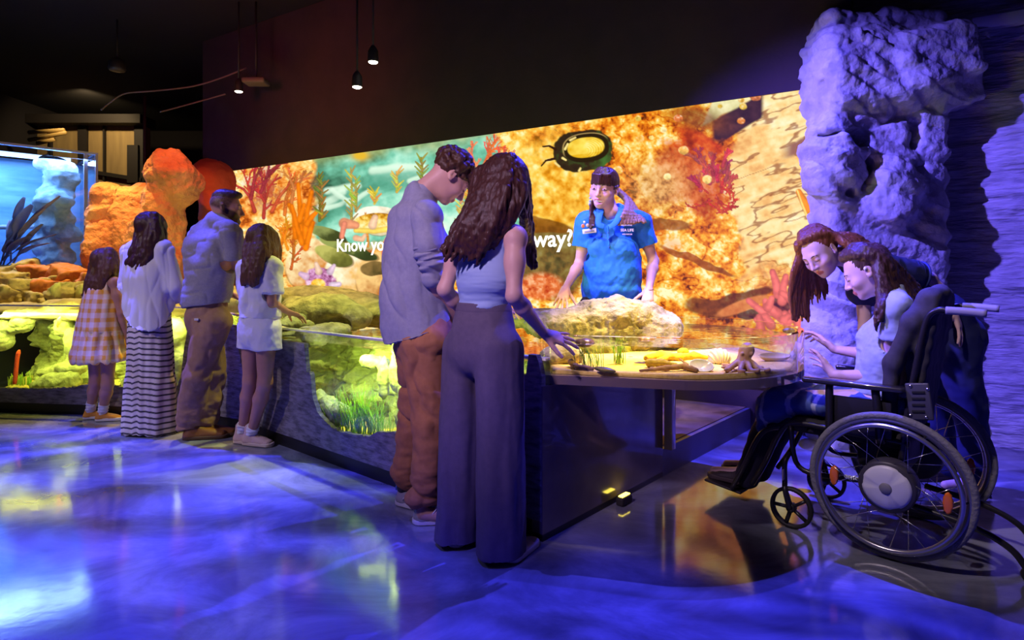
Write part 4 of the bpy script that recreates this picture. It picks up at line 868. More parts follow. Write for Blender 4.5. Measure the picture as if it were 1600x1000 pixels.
f = Field(); f.chain([ground_pt(1000, 582) + A(0, 0, .008), ground_pt(1040, 580) + A(0, 0, .014), ground_pt(1070, 578) + A(0, 0, .016), ground_pt(1088, 582) + A(0, 0, .010), ground_pt(1062, 571) + A(0, 0, .03)], [.006, .012, .014, .008, .005], .01)
soft('driftwood', 'brown driftwood twig in front of the yellow sponge', 'driftwood', f, mat('driftwood', (.34, .19, .09), .85, c2=(.22, .12, .06), scale=14), .0035, lambda V: .003 * fbm(V * 60, 3, 3))
f = Field(); f.ell(ground_pt(945, 582) + A(0, 0, .012), (.050, .020, .012), np.array(Matrix.Rotation(-.25, 3, 'Z') @ Matrix.Rotation(.12, 3, 'Y')), .0)
soft('mussel_shell', 'dark green striped mussel shell at the front left of the round pool', 'shell', f, mat('mussel', (.05, .06, .012), .4, c2=(.40, .32, .05), scale=6, stretch=(1, 14, 14)), .0035)
f = Field(); f.chain([ground_pt(892, 572) + A(0, 0, .02), ground_pt(900, 577) + A(0, 0, .012), ground_pt(925, 580) + A(0, 0, .010)], [.015, .014, .009], .01)
soft('driftwood', 'short brown driftwood stub under the leaning seagrass', 'driftwood', f, mat('driftwood', (0, 0, 0)), .0035, lambda V: .003 * fbm(V * 60, 3, 4))
pod = mat('pod_brown', (.10, .05, .02), .35, c2=(.18, .10, .04), scale=14, coat=.4)
for lab, px, py, d_, r in (('dark brown shell floating by the woman fingertips', 913, 533, 2.86, .048), ('dark brown shell floating at the middle of the round pool', 1010, 533, 2.98, .042), ('small dark shell floating by the far rim near the hands', 1232, 523, 3.45, .035)):
    f = Field(); c = P(px, py, d_) * A(1, 1, 0) + A(0, 0, .857); f.ell(c, (r, r * .8, r * .42), None, 0); tag(sculpt('floating_shell', f, .005, pod, None, lambda V: .004 * ridge(V * 40, 2, 5)), lab, 'shell', 'shells floating on the round pool')
rock('rock', 'pile of shells and pale pebbles at the pool edge under the girl hand', 'rock', [(P(445, 507, 4.45), (.10, .1, .035)), (P(478, 508, 4.5), (.06, .06, .03)), (P(460, 500, 4.6), (.08, .08, .04))], trm, .008, 121, .02, 14)
# ------------------------------------------------------------------ ceiling fittings
bk = mat('fitting_black', (.02, .018, .02), .6)
def downlight(px, py, d, r, label, on):
    c = P(px, py, d); root = thing('spotlight', label, 'spotlight', c, 'ceiling spotlights over the pool' if on else None)
    MB().lathe([(r * .98, 0), (r * 1.08, .02), (r, .10), (r * .5, .14), (.012, .15)], 20, c).build('housing', bk, root); MB().tube([c + A(0, 0, .15), A(c[0], c[1], CEIL)], .010, 6).build('stem', bk, root)
    MB().lathe([(0, -.012), (r * .7, -.010), (r * .95, -.002), (r * .95, .004)], 20, c).build('lens', mat('lens_on', (1, .95, .8), .3, emit=(1, .93, .72), estr=9) if on else mat('lens_off', (.10, .08, .05), .3), root)
downlight(583, 97, 5.5, .045, 'lit ceiling spotlight, uppermost of the three', True); downlight(558, 136, 5.7, .045, 'lit ceiling spotlight, middle of the three, just below the uppermost', True); downlight(373, 143, 7.0, .045, 'lit ceiling spotlight, leftmost of the three', True)
downlight(183, 110, 7.5, .09, 'dark unlit spotlight at the upper left of the ceiling', False)
ap = thing('wifi_box', 'small flat grey ceiling box beside the leftmost lit spotlight', 'ceiling box', P(400, 128, 7.0)); MB().box(P(400, 128, 7.0), (.26, .2, .06), None, .02).build('box', mat('box_grey', (.14, .11, .11), .6), ap); MB().tube([P(400, 128, 7.0) + A(0, 0, .03), A(P(400, 128, 7.0)[0], 7.0, CEIL)], .012, 6).build('stem', bk, ap)
cb = mat('cable_grey', (.16, .11, .11), .6)
tag(MB().tube(smooth_curve([P(158, 172, 7.2), P(172, 160, 7.2), P(196, 146, 7.2), P(240, 142, 7.2), P(300, 135, 7.2), P(345, 122, 7.2), P(385, 106, 7.2)], 6), .010, 6).build('ceiling_cable', cb), 'upper sagging cable under the black ceiling', 'cable')
tag(MB().tube(smooth_curve([P(250, 175, 7.2), P(280, 167, 7.2), P(320, 156, 7.2), P(352, 147, 7.2)], 6), .009, 6).build('ceiling_cable', cb), 'lower short sagging cable under the black ceiling', 'cable')
pp = mat('pipe_brass', (.45, .30, .10), .5)
for lab, a, b_ in (('upper tan pipe at the far left under the ceiling', (45, 207), (100, 203)), ('middle tan pipe at the far left, longest of three', (45, 219), (103, 207)), ('lower tan pipe at the far left under the ceiling', (58, 224), (85, 218))):
    tag(MB().tube([P(*a, 10.6), P(*b_, 10.6)], .035, 10).build('ceiling_pipe', pp), lab, 'pipe', 'tan pipes at the far left')
tag(MB().tube([P(226, 150, 8.8), P(226, 258, 8.8), P(230, 268, 8.8), P(236, 272, 8.8)], .022, 8).build('ceiling_conduit', mat('conduit_dark', (.10, .05, .05), .5)), 'thin dark vertical conduit above the orange rock column', 'pipe')
MB().box(A(P(280, 0, 7.7)[0], 7.7, 1.0), (.09, .09, 2.0)).build('post', mat('post_pale', (.4, .38, .5), .5), smooth=False)
tag(bpy.data.objects['post'], 'slim post in the dark opening behind the parents', 'post')
ct = thing('crate', 'blue-lit box on the counter behind the parents', 'box', P(283, 425, 7.15)); MB().box(P(283, 427.5, 7.15), (.26, .22, .12), None, .01).build('box', mat('crate_blue', (.10, .16, .55), .5), ct); MB().box(P(283, 416, 7.15), (.20, .16, .03), np.array(Matrix.Rotation(.2, 3, 'Y')), .008).build('lid', mat('crate_pale', (.3, .35, .6), .5), ct)
MB().box(A(P(284, 0, 7.12)[0], 7.12, .52), (.36, .28, 1.04)).build('counter', mat('counter_dark', (.02, .02, .04), .6), smooth=False); tag(bpy.data.objects['counter'], 'dark counter carrying the blue-lit box behind the parents', 'counter')
# violet-lit ceiling fascia at the top right
o0 = WR + WN * -.30; a_, b_ = o0 - WD * 1.0, o0 - WD * 3.4
MB().prism([a_, b_, b_ + WN * .06, a_ + WN * .06], 2.80, 2.88).build('trim_4', mat('fascia', (.3, .3, .4), .6), smooth=False)['kind'] = 'structure'

# added light standing in for the yellow glow at the side panel foot
q = sp(.62, .045); ul = thing('added_glow', 'small yellow light added at the foot of the glossy side panel for its glow', 'added light', (q[0], q[1], 0))
R = frame(A(0, 0, 1), A(*ud, 0)); f = Field(); f.box(A(q[0], q[1], .022), (.05, .022, .022), R, .01); sculpt('housing', f, .004, bk, ul); MB().box(A(q[0], q[1], .047), (.075, .026, .006), R, .002).build('lens', mat('glow_yellow', (1, .85, .2), .3, emit=(1, .78, .08), estr=7), ul)
# ------------------------------------------------------------------ people kit
def basis(fwd, up):
    fwd = nrm(fwd); r = nrm(np.cross(fwd, up)); return np.stack([r, fwd, np.cross(r, fwd)], 1)     # columns: right, forward, up
def skin_mat(name): return mat(name, (.8, .5, .4), .48, attr=True, bump=.06, bscale=300, bdist=.002, spec=.4)
class Head:
    def __init__(s, c, fwd, up, k=1.): s.c = np.asarray(c, float); s.R = basis(fwd, up); s.k = k
    def p(s, x, y, z): return s.c + s.R @ (A(x, y, z) * s.k)
    def sculpt(s, f, smile=0., closed=True, male=False, eyes=False):
        k = s.k; R = s.R; E = lambda c, r, kk, op='u', Q=None: f.ell(s.p(*c), A(*r) * k, R if Q is None else R @ Q, kk * k, op)
        E((0, -.014, .028), (.074, .094, .084), .02); E((0, .022, -.032), (.060, .068, .078), .03); E((0, .036, -.074), (.046 if male else .041, .046, .036), .03); E((0, .070, -.098), (.021 if male else .017, .017, .015), .022)
        f.cap(s.p(-.030, .076, .020), s.p(.030, .076, .020), .012 * k, None, .02 * k)
        for x in (-1, 1):
            E((x * .042, .058, -.030), (.022, .024, .022), .025)
            E((x * .031, .101, .002), (.019, .017, .011), .012, 's'); E((x * .031, .0745, .001), (.0155, .0145, .0125), .004)
            if eyes: E((x * .031, .0915, .0005), (.0122, .0085, .0034), .0015, 's')
        f.cap(s.p(0, .086, .010), s.p(0, .110, -.032), .0075 * k, .0105 * k, .012 * k)
        for x in (-1, 1): E((x * .0095, .098, -.037), (.0085, .011, .0075), .008)
        wd = 1 + .50 * smile; f.cap(s.p(-.019 * wd, .082 - .004 * smile, -.0635 + .006 * smile), s.p(0, .093, -.0625), .0035 * k, .0058 * k, .006 * k); f.cap(s.p(.019 * wd, .082 - .004 * smile, -.0635 + .006 * smile), s.p(0, .093, -.0625), .0035 * k, .0058 * k, .006 * k)
        lo = -.073 - .016 * smile
        f.cap(s.p(-.015 * wd, .082, lo + .004), s.p(0, .090, lo), .0035 * k, .0062 * k, .006 * k); f.cap(s.p(.015 * wd, .082, lo + .004), s.p(0, .090, lo), .0035 * k, .0062 * k, .006 * k)
        if smile: E((0, .092, -.067 - .005 * smile), (.0225 * wd, .016, .0088), .003, 's')
        for x in (-1, 1):
            Q = np.array(Matrix.Rotation(x * -.35, 3, 'Z') @ Matrix.Rotation(.2, 3, 'X'))
            E((x * .077, -.010, -.004), (.0085, .019, .032), .006, 'u', Q); E((x * .086, -.004, 0), (.0075, .010, .019), .004, 's', Q); E((x * .076, .000, -.027), (.007, .009, .009), .006)
    def extras(s, parent, brow, k=1., eye=None, lash=None):
        b = mat(*brow) if isinstance(brow, tuple) else brow
        for x in (-1, 1):
            pts = smooth_curve([s.p(x * .013, .0882, .020), s.p(x * .030, .0875, .0255), s.p(x * .046, .0765, .021)], 5)
            MB().tube(pts, np.linspace(.0034, .0016, len(pts)) * s.k, 6).build('eyebrow', b, parent)
            if eye:
                m = MB(); q = s.p(x * .031, .0745, .0005); m.lathe([(0, -.0125), (.006, -.011), (.0105, -.0068), (.0124, -.0015), (.0124, .0015), (.0105, .0068), (.006, .011), (0, .0125)], 20, q, s.R @ np.array(Matrix.Rotation(-math.pi / 2, 3, 'X')))
                e = m.build('eye', mat('eye_white', (.8, .78, .75), .2), parent)
                MB().lathe([(0, .0131), (.003, .0129), (.0066, .0113), (.0070, .0100)], 16, q, s.R @ np.array(Matrix.Rotation(-math.pi / 2, 3, 'X'))).build('iris', mat('iris_dark', (.05, .03, .02), .1), e)
            if lash:
                pts = smooth_curve([s.p(x * .018, .0885, .000 - .004), s.p(x * .031, .0905, -.006), s.p(x * .045, .082, -.003)], 5)
                MB().tube(pts, .0013 * s.k, 5).build('eyelash', mat('lash_dark', (.02, .012, .01), .6), parent)
    def skin(s, base, lip=(.50, .16, .14), cheek=.12, beard=None, fade=None):
        base = np.array(base); lip = np.array(lip)
        def col(V):
            q = (V - s.c) @ s.R / s.k; c = np.tile(base, (len(V), 1)); n = fbm(V * 40, 2, 3)[:, None]; c = c * (1 + .06 * n)
            ck = np.exp(-(((np.abs(q[:, 0]) - .042) / .022) ** 2 + ((q[:, 2] + .03) / .022) ** 2)) * (q[:, 1] > .02) * cheek; c = c * (1 - ck[:, None] * np.array([.0, .45, .4]))
            m = ((np.abs(q[:, 2] + .0685) < .0125) & (np.abs(q[:, 0]) < .022) & (q[:, 1] > .083) & (np.abs(q[:, 2] + .0685) < .0135 * (1 - (q[:, 0] / .03) ** 2))); c[m] = lip
            if beard is not None:
                b = sstep(-.035, -.055, q[:, 2] - .4 * np.abs(q[:, 0]) - .25 * (.06 - q[:, 1]) * 1.0) * sstep(-.03, .0, q[:, 1]) * sstep(-.16, -.135, q[:, 2]); c = c * (1 - b[:, None]) + np.array(beard) * b[:, None]
            if fade is not None:        # close-cropped hair at the sides
                b = sstep(-.032, -.012, q[:, 2] + .25 * q[:, 1] - .02 * (q[:, 1] > .0)) * sstep(.052, .030, q[:, 1] - .35 * (q[:, 2] - .03)) * (np.abs(q[:, 0]) < .081); b = b * (.8 + .2 * noise3(V * 260, 3)); c = c * (1 - b[:, None]) + np.array(fade) * b[:, None]
            return c
        return col
def hand(f, wrist, fdir, back, thumb, s=1., curl=(.15, .15, .15, .2), spread=.10, tw=.25, tcurl=.2):
    """palm, four separate fingers and a thumb; back = back-of-hand normal, thumb = thumb-side direction"""
    fd = nrm(fdir); th = nrm(np.asarray(thumb, float) - fd * np.dot(thumb, fd)); bk = np.cross(th, fd); bk = bk if np.dot(bk, back) > 0 else -bk
    wrist = np.asarray(wrist, float)
    off = (.027, .009, -.009, -.0255); kl = (.088, .092, .087, .079); L = ((.043, .026, .021), (.047, .030, .022), (.043, .027, .021), (.033, .021, .018)); rr = (.0088, .009, .0085, .0074)
    cu = np.broadcast_to(np.asarray(curl, float).reshape(-1), (4,)) if np.ndim(curl) < 2 else np.asarray(curl)
    for i in range(4):
        kp = wrist + (fd * kl[i] + th * off[i] + bk * (.004 - .003 * abs(i - 1.3))) * s
        f.cap(wrist + (th * off[i] * .55 + fd * .008) * s, kp, .0135 * s, .0112 * s, .012 * s)
    f.cap(wrist + (th * .012 + fd * .03) * s, wrist + (fd * .07 - th * .012) * s, .0165 * s, .013 * s, .012 * s)
    for i in range(4):
        kp = wrist + (fd * kl[i] + th * off[i] + bk * (.004 - .003 * abs(i - 1.3))) * s
        a = (1.4 - i) * spread; d = nrm(fd * math.cos(a) + th * math.sin(a)); p = kp; r = rr[i] * s
        for j in range(3):
            c = cu[i] * (.8, 1.2, .9)[j] if np.ndim(cu[i]) == 0 else cu[i][j]
            d = nrm(d * math.cos(c) - bk * math.sin(c)) if j == 0 else d * math.cos(c) - nrm(bk * 1. + 0 * d - d * np.dot(bk, d)) * math.sin(c)
            d = nrm(d); q = p + d * L[i][j] * s; f.cap(p, q, r * (1 if j == 0 else .97 - .04 * j), r * (.95 - .06 * j), .0035 * s); p = q
    b = wrist + (fd * .020 + th * .016 - bk * .006) * s; d = nrm(fd * .62 + th * .72 - bk * tw); p = b
    for j, (l, r0, r1) in enumerate(((.044, .0145, .0112), (.033, .0108, .0098), (.027, .0098, .0076))):
        q = p + d * l * s; f.cap(p, q, r0 * s, r1 * s, (.012 if j == 0 else .004) * s); p = q; d = nrm(d + (fd * .9 - th * .25) * tcurl * .6)
def limb_arm(f, sh, el, wr, s=1., ex=0., fem=False, k=.02, upper=0.):
    q = .9 if fem else 1.; m = el + (wr - el) * .28
    f.chain([sh, el], [.047 * q * s + ex + upper, .036 * q * s + ex], k * s); f.ell(sh, A(.048, .048, .055) * q * s + ex + upper, None, .035 * s); f.ell(sh + (el - sh) * .42, A(.042, .042, .06) * q * s + ex + upper, None, .04 * s)
    f.chain([el, m, wr], [.036 * q * s + ex, .038 * q * s + ex, .0235 * q * s + ex], k * s)
def limb_leg(f, hp, kn, an, s=1., ex=0., k=.03):
    m = kn + (an - kn) * .3
    f.chain([hp, kn], [.082 * s + ex, .052 * s + ex], k * s); f.chain([kn, m, an], [.052 * s + ex, .053 * s + ex, .033 * s + ex], k * s)
def trunk(f, J, s=1., ex=0., fem=False, chest=None, waist=None, hips=None, dy=0.):
    """ribcage, waist and pelvis between the shoulder and hip joints"""
    sm = (J['shL'] + J['shR']) / 2; hm = (J['hpL'] + J['hpR']) / 2; sp_ = hm - sm; L = np.linalg.norm(sp_); sd = nrm(J['shR'] - J['shL']); sh = nrm(J['hpR'] - J['hpL'])
    cw = chest or ((.140, .098) if fem else (.158, .112)); ww = waist or ((.112, .082) if fem else (.138, .100)); hw = hips or ((.160, .112) if fem else (.155, .108))
    c0 = sm + sp_ * .10; c1 = sm + sp_ * .36; w = J.get('waist', sm + sp_ * .66); h = hm + sp_ / L * .01 * s
    g = lambda t: (t[0] * s + ex, t[1] * s + ex)
    f.ecap(c0, c1, (g(cw)[0] * .92, g(cw)[1] * .82), g(cw), sd, .04 * s); f.ecap(c1, w, g(cw), g(ww), sd, .05 * s); f.ecap(w, h, g(ww), g(hw), (sd + sh) / 2, .05 * s)
    f.chain([J['neck'], J['shL']], [.045 * s + ex, .050 * s + ex], .04 * s); f.chain([J['neck'], J['shR']], [.045 * s + ex, .050 * s + ex], .04 * s)
def neckcol(f, J, head, s=1., ex=0., r=.050): f.chain([head.p(0, -.030, -.045), J['neck']], [r * s + ex, (r + .008) * s + ex], .02 * s)
def full_body(J, head, s=1., fem=False, hands=(), smile=0., male=False, legs=True, slim=0., slim_arm=0., **kw):
    ey = kw.pop('eyes', False); f = Field(); trunk(f, J, s, -slim, fem, **kw); neckcol(f, J, head, s, 0, .046 if fem else .054)
    for a in 'LR':
        limb_arm(f, J['sh' + a], J['el' + a], J['wr' + a], s, 0, fem, upper=-slim_arm)
        if legs:
            limb_leg(f, J['hp' + a], J['kn' + a], J['an' + a], s, -slim if slim < .02 else -.015)
            t = J['toe' + a]; f.cap(J['an' + a] - A(0, 0, .03 * s), t, .034 * s, .024 * s, .02 * s)
    head.sculpt(f, smile, male=male, eyes=ey)
    for h in hands: hand(f, **h)
    return f
def locks(f, PL, PR, n, r0, r1, rg, jit=.01, endjit=.03, k=.012, wave=0., sub=4, pw=1.):
    """a curtain of hair: n tapering locks between two guide lines"""
    PL = np.asarray(PL, float); PR = np.asarray(PR, float)
    for i in range(n):
        t = (i + rg.uniform(.1, .9)) / n; pts = PL + (PR - PL) * t; pts = pts + np.array([[rg.uniform(-1, 1) * jit * (j > 0) for _ in range(3)] for j in range(len(pts))])
        e = rg.uniform(-endjit, endjit * .6); d = nrm(pts[-1] - pts[-2]); pts[-1] = pts[-1] + d * e
        c = smooth_curve(pts, sub)
        if wave:
            u = np.linspace(0, 1, len(c)); ph = rg.uniform(0, 6); am = wave * u; c[:, 0] += am * np.sin(u * 15 + ph); c[:, 1] += am * .7 * np.cos(u * 13 + ph)
        rad = r0 + (r1 - r0) * np.linspace(0, 1, len(c)) ** pw
        f.chain(c, rad * rg.uniform(.85, 1.1), k)
def hair_disp(amp=.004, fr=(70, 70, 9), seed=1):
    fr = np.array(fr)
    return lambda V: amp * ridge(V * fr, 2, seed) + amp * .8 * fbm(V * fr * A(2.2, 2.2, 1.5), 2, seed + 5)
def hair_mat(name, c, c2, rough=.38): return mat(name, c, rough, c2=c2, scale=30, stretch=(6, 6, .6), bump=.5, bscale=60, bdist=.004, spec=.35)
def folds(V, amp, fr, seed=1, oc=3): return amp * 1.5 * fbm(V * np.array(fr), oc, seed)
def sneaker(parent, heel, toe, L, W, Ht, m_up, m_sole, s=1., collar=.0, laces=None, name='shoe', h=.006, sole_h=.028):
    """shoe from heel point (floor) toward toe"""
    heel = np.asarray(heel, float); d = nrm(A(toe[0], toe[1], 0)); sd = A(d[1], -d[0], 0); R = np.stack([sd, d, A(0, 0, 1)], 1); p = lambda x, y, z: heel + R @ A(x, y, z)
    f = Field(); f.ecap(p(0, L * .14, Ht * .32), p(0, L * .86, Ht * .26), (W * .42, Ht * .34), (W * .46, Ht * .27), sd, .02)
    f.ecap(p(0, L * .18, Ht * .35), p(0, L * .20, Ht * (1 + collar)), (W * .40, L * .16), (W * .36, L * .145), sd, .03); f.ecap(p(0, L * .3, Ht * .75), p(0, L * .68, Ht * .42), (W * .3, Ht * .2), (W * .36, Ht * .2), sd, .03)
    f.cut(p(0, 0, sole_h * .7), (0, 0, -1))
    o = sculpt(name, f, h, m_up, parent)
    g = Field(); g.ecap(p(0, L * .15, sole_h * .5), p(0, L * .85, sole_h * .5), (W * .46, .2), (W * .5, .2), sd, .0); g.cut(p(0, 0, sole_h), (0, 0, 1), .004); g.cut(p(0, 0, .002), (0, 0, -1), .004)
    V, Q = g.mesh(h * .8); q = (V - heel) @ R; y0, y1 = q[:, 1].min(), q[:, 1].max(); q[:, 1] = (q[:, 1] - y0) / (y1 - y0) * L * 1.02 - L * .01; V = heel + q @ R.T
    mesh('sole', V, Q, m_sole, o)
    if laces:
        for t in (.42, .5, .58, .66):
            MB().tube(smooth_curve([p(-W * .22, L * t, Ht * (1.05 - t * .75)), p(0, L * (t + .01), Ht * (1.18 - t * .75)), p(W * .22, L * t, Ht * (1.05 - t * .75))], 4), .0035, 6).build('lace', laces, o)
    return o
def crease(V, amp, fr, seed=1): return -amp * (1 - np.abs(noise3(V * np.array(fr, float) + .35 * fbm(V * 4, 2, seed + 2)[:, None], seed))) ** 5     # narrow pressed-in folds
def plant(J, fw, s=1., pts=None):           # ankles above the floor, feet flat
    for i, a in enumerate('LR'):
        if pts: J['an' + a] = A(*(G(*pts[i])[:2] + nrm(fw)[:2] * .065 * s), 0)
        J['an' + a][2] = .085 * s; J['toe' + a] = A(*(J['an' + a][:2] + nrm(fw)[:2] * .13 * s), .036 * s)
def JP(d, **k):                            # joints from (px, py, depth offset)
    return {n: P(v[0], v[1], d + (v[2] if len(v) > 2 else 0)) for n, v in k.items()}
def cranium(f, hd, ex=.012, k=.02, back=False):
    kk = hd.k
    if back: return f.ell(hd.p(0, -.033, .036), A(.082, .096, .087) * kk, hd.R, k)
    f.ell(hd.p(0, -.018, .032), (A(.074, .094, .084) + ex) * kk, hd.R, k)
def flat_text(txt, w, m, name, parent, o, R, off=.012):
    cu = bpy.data.curves.new(name, 'FONT'); cu.body = txt; cu.size = 1; cu.offset = off; cu.extrude = .02; cu.resolution_u = 2; cu.align_x = 'CENTER'
    tmp = bpy.data.objects.new(name, cu); C.objects.link(tmp); bpy.context.view_layer.update()
    me = bpy.data.meshes.new_from_object(tmp.evaluated_get(bpy.context.evaluated_depsgraph_get())); bpy.data.objects.remove(tmp)
    v = np.array([q.co[:] for q in me.vertices]); fc = [list(p.vertices) for p in me.polygons]; bpy.data.meshes.remove(me)
    s = w / (v[:, 0].max() - v[:, 0].min()); v = v * s; v[:, 2] *= .3
    return mesh(name, np.asarray(o) + v @ np.asarray(R).T, fc, m, parent, False)
SK = skin_mat('skin')
# ------------------------------------------------------------------ woman in the foreground, seen from behind
rgh = random.Random(3)
def woman_front():
    d = 2.57; base = G(752, 862) ; root = thing('person', 'woman seen from behind in a lilac tank top and wide purple trousers', 'person', (base[0], base[1], 0))
    fw = A(.50, .86, 0); rt = A(.86, -.50, 0)
    J = dict(neck=P(777, 345, 2.56), shL=P(722, 372, 2.66), shR=P(805, 372, 2.47), elL=P(695, 452, 2.62), wrL=P(742, 508, 2.80), elR=P(803, 462, 2.40), wrR=P(850, 521, 2.58),
             hpL=P(728, 540, 2.66), hpR=P(780, 540, 2.52), knL=P(722, 690, 2.66), knR=P(780, 692, 2.52), anL=P(716, 825, 2.66), anR=P(784, 838, 2.52))
    J['waist'] = P(757, 462, 2.59); plant(J, fw, .95)
    hd = Head(P(794, 290, 2.58), (.62, .74, -.24), (.06, .2, 1), 1.0)
    hands = [dict(wrist=J['wrR'], fdir=P(898, 536, 2.66) - J['wrR'], back=(.0, -.35, .9), thumb=(-.2, -.75, -.45), s=.98, curl=[(.18, .15, .1), (.05, .1, .1), (.0, .1, .1), (-.1, .1, .1)], spread=.16, tw=.2, tcurl=.35),
             dict(wrist=J['wrL'], fdir=(.6, .7, -.2), back=(0, 0, 1), thumb=(.6, -.6, 0), s=.98)]
    f = full_body(J, hd, .95, True, hands, slim=.006, chest=(.130, .092), waist=(.102, .080), hips=(.148, .11))
    sculpt('body', f, .0042, SK, root, col=hd.skin((.60, .36, .30)))
    # tank top
    f = Field(); trunk(f, J, .95, .007, True, chest=(.130, .092), waist=(.102, .080), hips=(.148, .11))
    f.cut(P(757, 479, 2.59), (0, 0, -1)); 
    for a, sx in (('shL', -1), ('shR', 1)):
        q = J[a] + rt * sx * .012; f.cap(q + A(0, 0, .12), q - A(0, 0, .055) + rt * sx * .012, .066, .060, .012, 's')
    f.cap(J['neck'] + fw * .02, J['neck'] + A(0, 0, .1), .085, .1, .01, 's')
    sculpt('tank_top', f, .005, mat('tank_lilac', (.30, .40, .62), .75, bump=.15, bscale=300, bdist=.002), root, lambda V: folds(V, .006, (6, 6, 42), 4) * sstep(1.3, 1.1, V[:, 2]) + folds(V, .003, (10, 10, 10), 8))
    # trousers
    f = Field(); w = J['waist']; hm = (J['hpL'] + J['hpR']) / 2
    f.ecap(P(756, 474, 2.59), P(756, 545, 2.585), (.118, .098), (.168, .128), rt, .04)
    f.ecap(P(729, 545, 2.66), P(716, 846, 2.68), (.095, .105), (.108, .125), rt, .025); f.ecap(P(780, 545, 2.53), P(783, 868, 2.53), (.098, .108), (.103, .125), rt, .025)
    f.cut(P(756, 472, 2.59), (0, 0, 1)); f.cut(A(0, 0, .022), (0, 0, -1))
    sculpt('trousers', f, .006, mat('trouser_purple', (.095, .072, .115), .85, c2=(.112, .085, .13), scale=40, bump=.25, bscale=400, bdist=.002), root,
           lambda V: sstep(1.04, .96, V[:, 2]) * (folds(V, .012, (9, 9, 1.1), 6) + .004 * np.sin(V[:, 0] * 60 + 3 * fbm(V * 2, 2, 1)) * sstep(.9, .5, V[:, 2]) + folds(V, .004, (14, 14, 6), 9)))
    wb = Field(); wb.ecap(P(756, 475, 2.59), P(756, 484, 2.59), (.121, .101), (.127, .105), rt, .0); wb.cut(P(756, 473, 2.59), (0, 0, 1)); wb.cut(P(756, 487, 2.59), (0, 0, -1))
    sculpt('waistband', wb, .005, mat('trouser_purple', (0, 0, 0)), root)
    # long wavy hair
    f = Field(); cranium(f, hd, .016)
    D = 2.50
    locks(f, [P(765, 262, 2.55), P(742, 315, 2.50), P(718, 360, 2.46), P(700, 396, 2.48)], [P(800, 248, 2.50), P(792, 310, 2.42), P(775, 355, 2.42), P(752, 404, 2.44)], 32, .023, .0045, rgh, .012, .05, .010, .010, 5)
    locks(f, [P(790, 255, 2.5), P(785, 310, 2.44), P(765, 350, 2.43), P(735, 402, 2.46)], [P(812, 262, 2.5), P(815, 310, 2.45), P(800, 345, 2.44), P(775, 385, 2.47)], 18, .023, .005, rgh, .010, .05, .010, .010, 5)
    locks(f, [P(800, 260, 2.52), P(812, 300, 2.50), P(816, 340, 2.52), P(818, 375, 2.66), P(828, 415, 2.68)], [P(816, 268, 2.58), P(824, 300, 2.60), P(829, 340, 2.66), P(832, 380, 2.68), P(836, 420, 2.68)], 10, .020, .005, rgh, .008, .03, .008, .016, 5)
    locks(f, [P(745, 270, 2.6), P(730, 320, 2.58), P(708, 362, 2.56), P(692, 388, 2.52)], [P(765, 262, 2.56), P(745, 315, 2.52), P(722, 365, 2.48), P(706, 400, 2.48)], 9, .020, .006, rgh, .010, .03, .010, .012, 5)
    sculpt('hair', f, .005, hair_mat('hair_darkbrown', (.036, .013, .012), (.070, .026, .018)), root, hair_disp(.0035, (60, 60, 14)))
    # low pale shoes
    pale = mat('shoe_pale', (.62, .55, .6), .6); so = mat('sole_pale', (.7, .66, .68), .6)
    sneaker(root, J['anL'] * A(1, 1, 0) - fw * .05, fw, .225, .08, .05, pale, so); sneaker(root, J['anR'] * A(1, 1, 0) + rt * .045 - fw * .02, fw, .225, .08, .05, pale, so)
woman_front()
